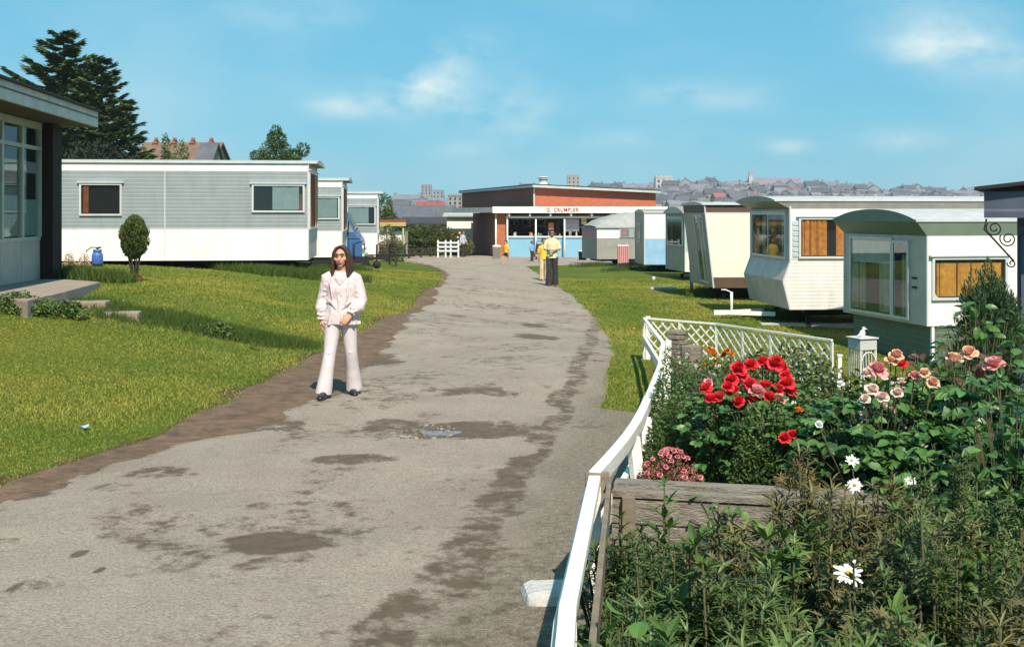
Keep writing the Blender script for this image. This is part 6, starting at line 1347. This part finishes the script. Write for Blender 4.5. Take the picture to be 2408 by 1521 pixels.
daisy(1995, 1347, 3.45, .042, 'large white daisy alone low in the front bed', 1); daisy(2010, 1140, 4.75, .036, 'white daisy above the dark shrubs, left of two', 2); daisy(2142, 1130, 4.8, .024, 'white daisy above the right timber edging', 3); daisy(2003, 1082, 5.2, .030, 'pale half-open daisy under the rose leaves', 4); 
# ------------------------------------------------------------------ people
def fuse(parts, voxel, smooth=3, shade=True):
    """one continuous surface from overlapping tapered pieces"""
    b = MB()
    for p in parts:
        if p[0] == 'chain': V, F = tube_geo(p[1], p[2], p[4] if len(p) > 4 else 14, p[3] if len(p) > 3 else 'round', ref=p[5] if len(p) > 5 else (0, 1, 0)); b.add(V, F)
        elif p[0] == 'blob': b.blob(p[1], p[2], 0, 18, 12, p[3] if len(p) > 3 else None)
    me = mesh_np('tmp', np.array(b.V, float), b.F, []); o = link('tmp', me)
    bm = bmesh.new(); bm.from_mesh(me); bmesh.ops.recalc_face_normals(bm, faces=bm.faces); bm.to_mesh(me); bm.free()
    r = o.modifiers.new('r', 'REMESH'); r.mode = 'VOXEL'; r.voxel_size = voxel; r.use_smooth_shade = True
    if smooth: s = o.modifiers.new('s', 'SMOOTH'); s.iterations = smooth; s.factor = .5
    dg = bpy.context.evaluated_depsgraph_get(); out = bpy.data.meshes.new_from_object(o.evaluated_get(dg)); bpy.data.objects.remove(o)
    out.polygons.foreach_set('use_smooth', np.ones(len(out.polygons), bool)); return out
SKIN = mat('skin', (.58, .30, .19), .55, var=.05, scale=8, spec=.3); SKIN2 = mat('tanned_skin', (.40, .18, .10), .55, var=.06, scale=8)
def cloth(n, c, c2=None, **k): return mat(n, c, .85, col2=c2, scale=k.pop('scale', 6), bump=k.pop('bump', .012), bscale=k.pop('bscale', 14), **k)
def head_parts(c, s, yaw=0.0):
    """c head centre, s scale (1 = adult, 0.23 m tall)"""
    c = Vector(c); R = Matrix.Rotation(yaw, 3, 'Z'); q = lambda x, y, z: c+R @ Vector((x*s, y*s, z*s))
    return [('blob', q(0, .012, .028), (.075*s, .092*s, .088*s)), ('blob', q(0, -.012, -.035), (.062*s, .072*s, .075*s)), ('blob', q(0, -.045, -.088), (.030*s, .030*s, .026*s)),
            ('chain', [q(0, -.078, .008), q(0, -.094, -.016), q(0, -.100, -.030)], [.009*s, .011*s, .014*s], 'round', 8), ('blob', q(0, -.070, .036), (.056*s, .022*s, .014*s)),
            ('blob', q(0, -.080, -.056), (.024*s, .014*s, .008*s)), ('blob', q(0, -.078, -.067), (.021*s, .014*s, .008*s)),
            ('blob', q(-.048, -.050, -.022), (.022*s, .024*s, .022*s)), ('blob', q(.048, -.050, -.022), (.022*s, .024*s, .022*s)),
            ('blob', q(-.077, .01, -.008), (.010*s, .018*s, .030*s)), ('blob', q(.077, .01, -.008), (.010*s, .018*s, .030*s))]
def hand_parts(w, d, palm_n, s, side, curl=.5):
    """w wrist, d direction of the hand, palm_n the way the palm faces, side: direction the thumb leaves"""
    w = Vector(w); d = Vector(d).normalized(); n = Vector(palm_n); n = (n-d*n.dot(d)).normalized(); t = Vector(side); t = (t-d*t.dot(d)-n*t.dot(n)).normalized()
    P = [('chain', [w, w+d*.035*s, w+d*.085*s], [(.028*s, .017*s), (.036*s, .016*s), (.040*s, .014*s)], 'round', 10, tuple(n))]
    for i, (o, L) in enumerate(((-.030, .058), (-.010, .070), (.010, .076), (.030, .066))):
        b = w+d*.085*s+t*o*s; a = b+(d+n*.25*curl)*L*.42*s; c = a+(d+n*.9*curl).normalized()*L*.32*s; e = c+(d+n*1.6*curl).normalized()*L*.28*s
        P.append(('chain', [b-d*.02*s, b, a, c, e], [.0095*s, .0092*s, .0086*s, .008*s, .0068*s], 'round', 8))
    b = w+d*.03*s+t*.026*s; P.append(('chain', [b, b+(t*.7+d*.7+n*.15)*.030*s, b+(t*.6+d*1.1+n*.5)*.05*s], [.013*s, .011*s, .0085*s], 'round', 8))
    return P
def face(t, body, c, s, yaw=0, eyes=True, lips=(.35, .08, .06), glasses=False):
    c = Vector(c); R = Matrix.Rotation(yaw, 3, 'Z'); q = lambda x, y, z: c+R @ Vector((x*s, y*s, z*s))
    for sx_ in (-1, 1):
        b = MB(); b.blob(q(.031*sx_, -.0765, .012), (.0135*s, .008*s, .0048*s), 0, 10, 6); b.blob(q(.031*sx_, -.083, .012), (.0062*s, .004*s, .0052*s), 1, 8, 6); b.build('eye', [mat('eye_white', (.38, .34, .31), .3), mat('eye_iris', (.03, .015, .01), .2)], body)
        b = MB(); b.tube([q(.012*sx_, -.090, .034), q(.031*sx_, -.091, .040), q(.051*sx_, -.078, .035)], [.0028*s, .0045*s, .0018*s], 6); b.build('eyebrow', [mat('brow_hair', (.02, .012, .008), .8)], body)
    b = MB(); b.tube([q(-.022, -.088, -.060), q(0, -.0965, -.058), q(.022, -.088, -.060)], [.003*s, .0058*s, .003*s], 8); b.build('mouth', [mat('lips', lips, .5)], body)
    if glasses:
        b = MB()
        for sx_ in (-1, 1):
            b.tube([q(.032*sx_+.024*math.cos(a), -.102, .010+.017*math.sin(a)) for a in np.linspace(0, 6.283, 15)], .0028*s, 5); b.tube([q(.056*sx_, -.100, .014), q(.078*sx_, -.01, .010)], .0025*s, 4)
        b.tube([q(-.008, -.103, .014), q(.008, -.103, .014)], .0025*s, 4); b.build('glasses', [BLACKM], body)
def shoe(a, d, s, m, t, heel=.02):
    a = Vector(a); d = Vector(d); d.z = 0; d.normalize(); z = Vector((0, 0, 1))
    me = fuse([('chain', [a+z*.055*s-d*.05*s, a+z*.045*s+d*.04*s, a+z*.035*s+d*.12*s, a+z*.03*s+d*.155*s], [(.038*s, .05*s), (.042*s, .045*s), (.045*s, .033*s), (.032*s, .024*s)], 'round', 12, (0, 0, 1)), ('blob', a+z*.02*s-d*.045*s, (.035*s, .04*s, .025*s))], .008*s, 2)
    me.materials.append(m); 
    for v in me.vertices: v.co.z = max(v.co.z, a.z+.001)
    return link('shoe', me, t)

def woman():
    p = GP(797, 939); t = thing('person', 'young woman with long dark hair in white blouse and flared trousers walking up the road', 'person', (p.x, p.y, float(p.z)+.03))
    V3 = Vector; hd = V3((.028, -.02, 1.535)); yw = -.10
    hipL, hipR = V3((-.055, 0, .90)), V3((.095, .01, .90)); knL, knR = V3((-.085, -.10, .49)), V3((.130, .03, .48)); anL, anR = V3((-.128, -.16, .085)), V3((.130, .14, .10))
    shL, shR = V3((-.118, 0, 1.312)), V3((.172, .01, 1.305)); elL, elR = V3((-.175, .03, 1.07)), V3((.235, -.01, 1.06)); wrL, wrR = V3((-.185, -.03, .86)), V3((.150, -.13, .915))
    body = [('chain', [(.02, .0, .90), (.022, 0, 1.02), (.024, 0, 1.15), (.028, 0, 1.28), (.028, .005, 1.345)], [(.155, .10), (.12, .085), (.13, .09), (.145, .09), (.10, .065)], 'round', 18),
            ('chain', [(.028, .01, 1.33), (.028, 0, 1.40), (.028, -.005, 1.46)], [.055, .050, .052], 'round', 12)] + head_parts(hd, 1.0, yw)
    for h, k, a, dd in ((hipL, knL, anL, V3((-.15, -1, 0))), (hipR, knR, anR, V3((.25, -1, 0)))):
        body += [('chain', [h, h.lerp(k, .5), k, k.lerp(a, .35), a], [.085, .07, .052, .052, .034], 'round', 14), ('chain', [a+V3((0, 0, -.02)), a+dd*.06+V3((0, 0, -.045)), a+dd*.13+V3((0, 0, -.055))], [.034, .032, .022], 'round', 10)]
    for s_, e_, w_ in ((shL, elL, wrL), (shR, elR, wrR)): body += [('chain', [s_, s_.lerp(e_, .5), e_, e_.lerp(w_, .5), w_], [.048, .042, .036, .033, .024], 'round', 12)]
    body += hand_parts(wrL, (0.05, -.05, -1), (1, .2, 0), 1.0, (0.1, -1, 0), .45); body += hand_parts(wrR, (-.62, -.30, -.62), (-.3, .6, -.6), 1.0, (-.5, -.2, .8), .8)
    me = fuse(body, .0062, 2); me.materials.append(SKIN); bo = link('body', me, t); face(t, bo, hd, 1.0, yw)
    BL = cloth('white_blouse', (.66, .56, .55), (.54, .42, .42), scale=8, bump=.022, bscale=11); TRO = cloth('white_trousers', (.62, .54, .54), (.52, .44, .44), scale=3, bump=.01, bscale=6)
    fr = [('chain', [(.015, .0, .80), (.02, 0, .92), (.022, 0, 1.06), (.024, -.003, 1.2), (.027, 0, 1.31), (.028, .004, 1.375)], [(.205, .135), (.185, .13), (.158, .115), (.165, .118), (.150, .098), (.070, .062)], 'flat', 22),
          ('chain', [shL+V3((.04, 0, .025)), shL+V3((-.012, 0, -.01)), shL.lerp(elL, .35)+V3((-.005, 0, 0)), elL+V3((-.005, 0, 0)), elL.lerp(wrL, .55)+V3((-.01, 0, 0)), wrL+V3((0, 0, .045))], [.055, .070, .066, .064, .074, .040], 'flat', 14), ('chain', [wrL+V3((0, 0, .05)), wrL+V3((0, 0, .025)), wrL+V3((0, 0, -.005))], [.034, .040, .058], 'flat', 14),
          ('chain', [shR+V3((-.04, 0, .025)), shR+V3((.012, 0, -.01)), shR.lerp(elR, .35)+V3((.012, 0, 0)), elR+V3((.01, 0, 0)), elR.lerp(wrR, .5)+V3((.02, 0, -.01)), wrR+(elR-wrR)*.2], [.055, .070, .072, .070, .076, .042], 'flat', 14), ('chain', [wrR+(elR-wrR)*.22, wrR+(elR-wrR)*.1, wrR-(elR-wrR)*.03], [.034, .040, .056], 'flat', 14),
          ('chain', [(-.02, -.065, 1.365), (.0, -.10, 1.31), (.02, -.112, 1.24)], [(.02, .008), (.03, .010), (.008, .006)], 'round', 10), ('chain', [(.075, -.065, 1.365), (.055, -.10, 1.31), (.035, -.112, 1.24)], [(.02, .008), (.03, .010), (.008, .006)], 'round', 10)]
    for k in range(9):                                     # folds of the loose hem
        a = k*.7; fr.append(('chain', [(.015+.175*math.cos(a), .115*math.sin(a), 1.0), (.015+.198*math.cos(a), .132*math.sin(a), .87), (.015+.212*math.cos(a), .142*math.sin(a), .795)], [.006, .013, .020], 'flat', 8))
    for (x0, z0_, x1, z1_, r_) in ((-.09, 1.28, -.05, 1.05, .012), (.12, 1.27, .09, 1.02, .013), (-.12, 1.10, -.02, .98, .011), (.16, 1.08, .05, .97, .011), (-.06, 1.0, -.08, .84, .012), (.08, .98, .11, .83, .012), (.0, 1.18, .02, .95, .010)):
        fr.append(('chain', [(x0, -.105, z0_), ((x0+x1)/2+.008, -.124, (z0_+z1_)/2), (x1, -.128, z1_)], [r_*.6, r_, r_*.7], 'round', 8))
    for S_, E_ in ((shL, elL), (elL, wrL), (shR, elR), (elR, wrR)):
        for f_ in (.3, .55, .8):
            c_ = S_.lerp(E_, f_); fr.append(('chain', [c_+V3((-.052, -.035, .012)), c_+V3((0, -.069, -.006)), c_+V3((.052, -.035, .010))], [.005, .009, .005], 'round', 6))
    me = fuse(fr, .0072, 1); me.materials.append(BL); bl = link('blouse', me, t)
    for k in range(5): b = MB(); b.blob((.026-.002*k, -.124-.001*k, 1.24-.09*k), (.006, .004, .006), 0, 8, 5); b.build('button', [mat('button_pearl', (.6, .55, .5), .3)], bl)
    tr = [('chain', [(.02, 0, .99), (.02, .0, .90)], [(.13, .10), (.165, .115)], 'flat', 18)]
    for h, k, a, f in ((hipL, knL, anL, -.012), (hipR, knR, anR, .012)):
        lo = a+V3((f*1.5, .012, -.035)); tr.append(('chain', [h+V3((0, 0, .03)), h.lerp(k, .4), k, k.lerp(lo, .4), k.lerp(lo, .75), lo], [(.098, .098), (.086, .088), (.068, .072), (.073, .078), (.084, .092), (.092, .104)], 'flat', 16))
    tr.append(('blob', (.02, 0, .87), (.13, .1, .07)))
    for h, k in ((hipL, knL), (hipR, knR)):
        for f_, w_ in ((.03, .05), (.98, .04)):
            c_ = h+(k-h)*f_; tr.append(('chain', [c_+V3((-w_, -.058, .012)), c_+V3((0, -.078, -.004)), c_+V3((w_, -.058, .014))], [.004, .006, .004], 'round', 6))
    me = fuse(tr, .0075, 2); me.materials.append(TRO); link('trousers', me, t)
    HAIR = mat('dark_brown_hair', (.030, .014, .009), .45, col2=(.10, .045, .025), scale=3, stretch=(26, 26, 1.2), bump=.02, bscale=3)
    R = Matrix.Rotation(yw, 3, 'Z'); q = lambda x, y, z: hd+R @ V3((x, y, z))
    hp = [('blob', q(0, .030, .045), (.086, .098, .086)), ('blob', q(0, .055, -.02), (.088, .075, .11))]
    for sx_ in (-1, 1):
        for i in range(6):
            u = i/5; hp.append(('chain', [q(sx_*.006, -.052+.07*u, .118-.006*u), q(sx_*(.044+.008*u), -.056+.07*u, .098-.004*u), q(sx_*(.074+.010*u), -.046+.075*u, .045), q(sx_*(.084+.008*u), -.035+.08*u, -.03), q(sx_*(.084+.018*u), -.035+.085*u, -.12), q(sx_*(.086+.030*u), -.05+.09*u, -.215+.03*u)], [.012, .016, .018, .021, .025, .014], 'round', 10))
    for i in range(6): u = i/5*2-1; hp.append(('chain', [q(u*.05, .085, .06), q(u*.075, .105, -.04), q(u*.085, .10, -.15), q(u*.10, .085, -.22)], [.034, .036, .034, .02], 'round', 10))
    me = fuse(hp, .0062, 2); me.materials.append(HAIR); link('hair', me, t)
    BS = mat('black_shoe', (.014, .012, .012), .3, spec=.6); shoe((anL.x, anL.y-.02, .0), (-.15, -1, 0), 1.05, BS, t); shoe((anR.x, anR.y-.02, -.002), (.35, -1, 0), 1.0, BS, t)
woman()
bpy.data.objects['person'].scale = (.955, .955, .955)

def figure(label, px, py, H, d=None, rot=0.0, top=None, legs=None, skin=SKIN2, hair=(.02, .012, .01), stride=.12, arms='hang', shorts=False, long_hair=False, sleeve=.45, glasses=False, vox=.011, shoes=(.05, .02, .015), slim=1.0, sink=.03):
    """a smaller standing or walking person; sizes for 1.72 m, scaled by H"""
    p = GP(px, py) if d is None else PX(px, py, d); g = G(p.x, p.y)+sink; t = thing('person', label, 'person', (p.x, p.y, g), rot); s = H/1.72; V3 = lambda x, y, z: Vector((x*s, y*s, z*s)); hs = s**.55
    hd = V3(0, -.02, 1.72)-Vector((0, 0, .118*hs)); neck = hd-Vector((0, -.02*s, .12*hs)); sh = neck.z-.06*s
    B = [('chain', [V3(0, 0, .92), V3(0, 0, 1.1), V3(0, 0, 1.28), Vector((0, 0, sh))], [(.150*s*slim, .105*s), (.135*s*slim, .10*s), (.165*s*slim, .11*s), (.13*s*slim, .08*s)], 'round', 16), ('chain', [Vector((0, .01*s, sh-.02*s)), neck, hd-Vector((0, 0, .06*hs))], [.058*s, .052*s, .055*hs], 'round', 10)]+head_parts(hd, hs)
    hipz = .90
    leg = []; arm = []
    for sx_, st in ((-1, stride), (1, -stride)):
        h = V3(.085*sx_, 0, hipz); k = V3(.095*sx_, -st*.75-.02, .49); a = V3(.10*sx_, -st, .085+max(0, -st)*.25)
        leg.append((h, k, a)); B += [('chain', [h, h.lerp(k, .5), k, k.lerp(a, .35), a], [.086*s, .072*s, .054*s, .052*s, .036*s], 'round', 12), ('chain', [a+V3(0, 0, -.02), a+V3(0, -.08, -.05), a+V3(0, -.15, -.058)], [.036*s, .034*s, .024*s], 'round', 8)]
        S = Vector((.175*sx_*s*slim, 0, sh-.03*s))
        if arms == 'hang': E = S+V3(.045*sx_, .03, -.28); W = E+V3(.0, -.06-.3*st*0, -.24); dd, n, th = (0, -.1, -1), (-sx_, 0, 0), (0, -1, 0)
        elif arms == 'front': E = S+V3(.05*sx_, -.01, -.27); W = E+V3(-.15*sx_, -.17, -.02); dd, n, th = (-.55*sx_, -.6, -.1), (0, .5, -.9) if False else (-sx_*.5, .4, .1), (0, 0, 1)
        elif arms == 'carry': E = S+V3(.07*sx_, .03, -.25); W = E+V3(.02*sx_, -.13, -.18); dd, n, th = (0, -.4, -1), (-sx_, 0, 0), (0, -1, 0)
        arm.append((S, E, W)); B += [('chain', [S, S.lerp(E, .5), E, E.lerp(W, .5), W], [.052*s, .044*s, .038*s, .034*s, .026*s], 'round', 10)]+hand_parts(W, dd, n, s, th, .6)
    me = fuse(B, vox*.8, 1); me.materials.append(skin); bo = link('body', me, t); face(t, bo, hd, hs, glasses=glasses)
    C = [('chain', [V3(0, 0, .86), V3(0, 0, 1.0), V3(0, 0, 1.15), V3(0, 0, 1.3), Vector((0, 0, sh)), Vector((0, .004*s, sh+.055*s))], [(.175*s*slim, .13*s), (.165*s*slim, .125*s), (.165*s*slim, .125*s), (.185*s*slim, .13*s), (.16*s*slim, .10*s), (.07*s, .066*s)], 'flat', 18)]
    for S, E, W in arm:
        q = [S+(Vector((0, 0, sh))-S)*.15, S.lerp(E, .5), S.lerp(E, .95) if sleeve < .6 else E]
        if sleeve >= .6: q += [E.lerp(W, .85)]
        C.append(('chain', q, [.068*s, .064*s, .060*s, .046*s][:len(q)], 'flat', 12))
    me = fuse(C, vox, 1); me.materials.append(top); link('top', me, t)
    T = [('chain', [V3(0, 0, 1.0), V3(0, 0, .9), V3(0, 0, .84)], [(.155*s*slim, .118*s), (.170*s*slim, .125*s), (.16*s*slim, .12*s)], 'flat', 16)]
    for h, k, a in leg:
        if shorts: T.append(('chain', [h, h.lerp(k, .35), h.lerp(k, .6)], [.1*s, .095*s, .10*s], 'flat', 12))
        else: lo = a+V3(0, .015, -.045); T.append(('chain', [h, h.lerp(k, .5), k, k.lerp(lo, .5), lo], [.1*s, .092*s, .085*s, .092*s, .105*s], 'flat', 12))
    me = fuse(T, vox, 1); me.materials.append(legs); link('shorts' if shorts else 'trousers', me, t)
    q = lambda x, y, z: hd+Vector((x*hs, y*hs, z*hs)); hp = [('blob', q(0, .028, .052), (.085*hs, .096*hs, .080*hs)), ('blob', q(0, .055, -.0), (.082*hs, .065*hs, .085*hs)), ('blob', q(0, -.045, .095), (.06*hs, .035*hs, .024*hs))]
    for sx_ in (-1, 1): hp.append(('chain', [q(.06*sx_, -.03, .08), q(.082*sx_, .0, .02), q(.080*sx_, .02, -.05 if not long_hair else -.17)], [.026*hs, .02*hs, .016*hs], 'round', 8))
    me = fuse(hp, vox*.8, 1); me.materials.append(mat('hair_%d' % int(hair[0]*1000), hair, .6, col2=tuple(v*2.5 for v in hair), stretch=(20, 20, 2))); link('hair', me, t)
    SM = mat('shoe_%d' % int(shoes[0]*1000), shoes, .4)
    for (h, k, a), yw_ in zip(leg, (-.12, .15)): shoe((a.x, a.y-.01, max(.0, a.z-.085*s)), (yw_, -1, 0), s, SM, t)
    return t, hd, arm, s
CHECK = mat('dark_check_cloth', (.020, .018, .020), .85, col2=(.05, .042, .045), scale=30, bump=.01)
t, hd, arm, s = figure('man in a cream short-sleeved shirt and dark trousers walking, holding something white', 1298, 676, 1.72, top=cloth('cream_shirt', (.68, .62, .36), (.60, .55, .32)), legs=CHECK, stride=.05, arms='front', glasses=True, skin=SKIN2, vox=.009)
w = (arm[0][2]+arm[1][2])/2; b = MB(); b.box(-.06, .06, -.012, .012, -.04, .05); b.build('paper', [WHITE], None, t.matrix_world @ Vector((0, 0, 0)))
o = bpy.data.objects['paper']; o.location = Vector(t.location)+w+Vector((0, -.10, .01)); o.rotation_euler = (.5, .1, .2); tag(o, 'small white folded paper held in the hands of the man in cream', 'paper')
figure('child in a yellow top and pale trousers walking just behind the man in cream', 1279, 662, 1.42, top=cloth('yellow_top', (.72, .52, .06), (.65, .48, .08)), legs=cloth('buff_trousers', (.55, .42, .26), (.48, .36, .22)), hair=(.012, .01, .01), stride=.12, skin=SKIN2)
figure('small child in a yellow shirt and black shorts walking past the brick corner', 1190, 625, 1.12, top=cloth('amber_shirt', (.75, .42, .03), (.68, .38, .03)), legs=mat('black_shorts', (.012, .012, .013), .8), shorts=True, stride=.20, rot=-.7, hair=(.012, .01, .009), skin=SKIN, shoes=(.4, .3, .22))
figure('child in a light blue top standing before the sky blue counter', 1251, 616, 1.02, top=cloth('light_blue_top', (.14, .42, .70), (.12, .36, .62)), legs=mat('dark_trousers', (.03, .025, .02), .8), stride=.08, rot=.6, hair=(.012, .01, .009))
figure('person in a light blue jacket and dark trousers beside the white gate', 1089, 606, 1.45, top=cloth('pale_blue_jacket', (.28, .42, .62), (.42, .42, .55)), legs=mat('dark_trousers', (.03, .025, .02), .8), stride=.06, rot=.9, arms='carry', hair=(.05, .03, .02), sleeve=.9)
# dark and red pushchair
def pushchair():
    p = GP(1266, 613); t = thing('pushchair', 'black and red folding pushchair between the blue-topped child and the man', 'pushchair', (p.x, p.y, p.z+.03), -.3)
    b = MB(); b.beam((-.2, .1, .25), (-.2, .35, .95), .025, .025, up=(1, 0, 0)); b.beam((.2, .1, .25), (.2, .35, .95), .025, .025, up=(1, 0, 0)); b.beam((-.2, .4, .08), (-.2, -.3, .35), .02, .02); b.beam((.2, .4, .08), (.2, -.3, .35), .02, .02); b.tube([(-.2, .35, .95), (0, .4, .98), (.2, .35, .95)], .016, 6); b.build('frame', [BLACKM], t)
    b = MB(); b.box(-.19, .19, -.2, .15, .30, .38); b.build('seat', [mat('red_canvas', (.5, .05, .04), .8)], t, bevel=.02)
    b = MB(); b.beam((0, .12, .36), (0, .28, .82), .36, .06, up=(0, -1, .3)); b.build('backrest', [mat('black_canvas', (.02, .02, .022), .8)], t, bevel=.015)
    for x in (-.22, .22):
        for y in (-.28, .36): b = MB(); b.tube([(x-.015, y, .09), (x+.015, y, .09)], .09, 14, ref=(0, 0, 1)); b.build('wheel', [RUBBER], t)
pushchair()

# ------------------------------------------------------------------ the air
def haze():
    m = bpy.data.materials.new('haze_air'); m.use_nodes = True; nt = m.node_tree
    for n in list(nt.nodes): nt.nodes.remove(n)
    out = nt.nodes.new('ShaderNodeOutputMaterial'); v = nt.nodes.new('ShaderNodeVolumePrincipled'); v.inputs['Color'].default_value = (.80, .84, .92, 1); v.inputs['Density'].default_value = .00030; v.inputs['Anisotropy'].default_value = .1
    nt.links.new(v.outputs[0], out.inputs['Volume'])
    b = MB(); b.box(-1560, 1560, -330, 1420, float(ZZ.min())-1, 62); o = b.build('haze', [m]); tag(o, 'thin pale blue haze in the air over the far town', 'haze', kind='stuff')
haze()
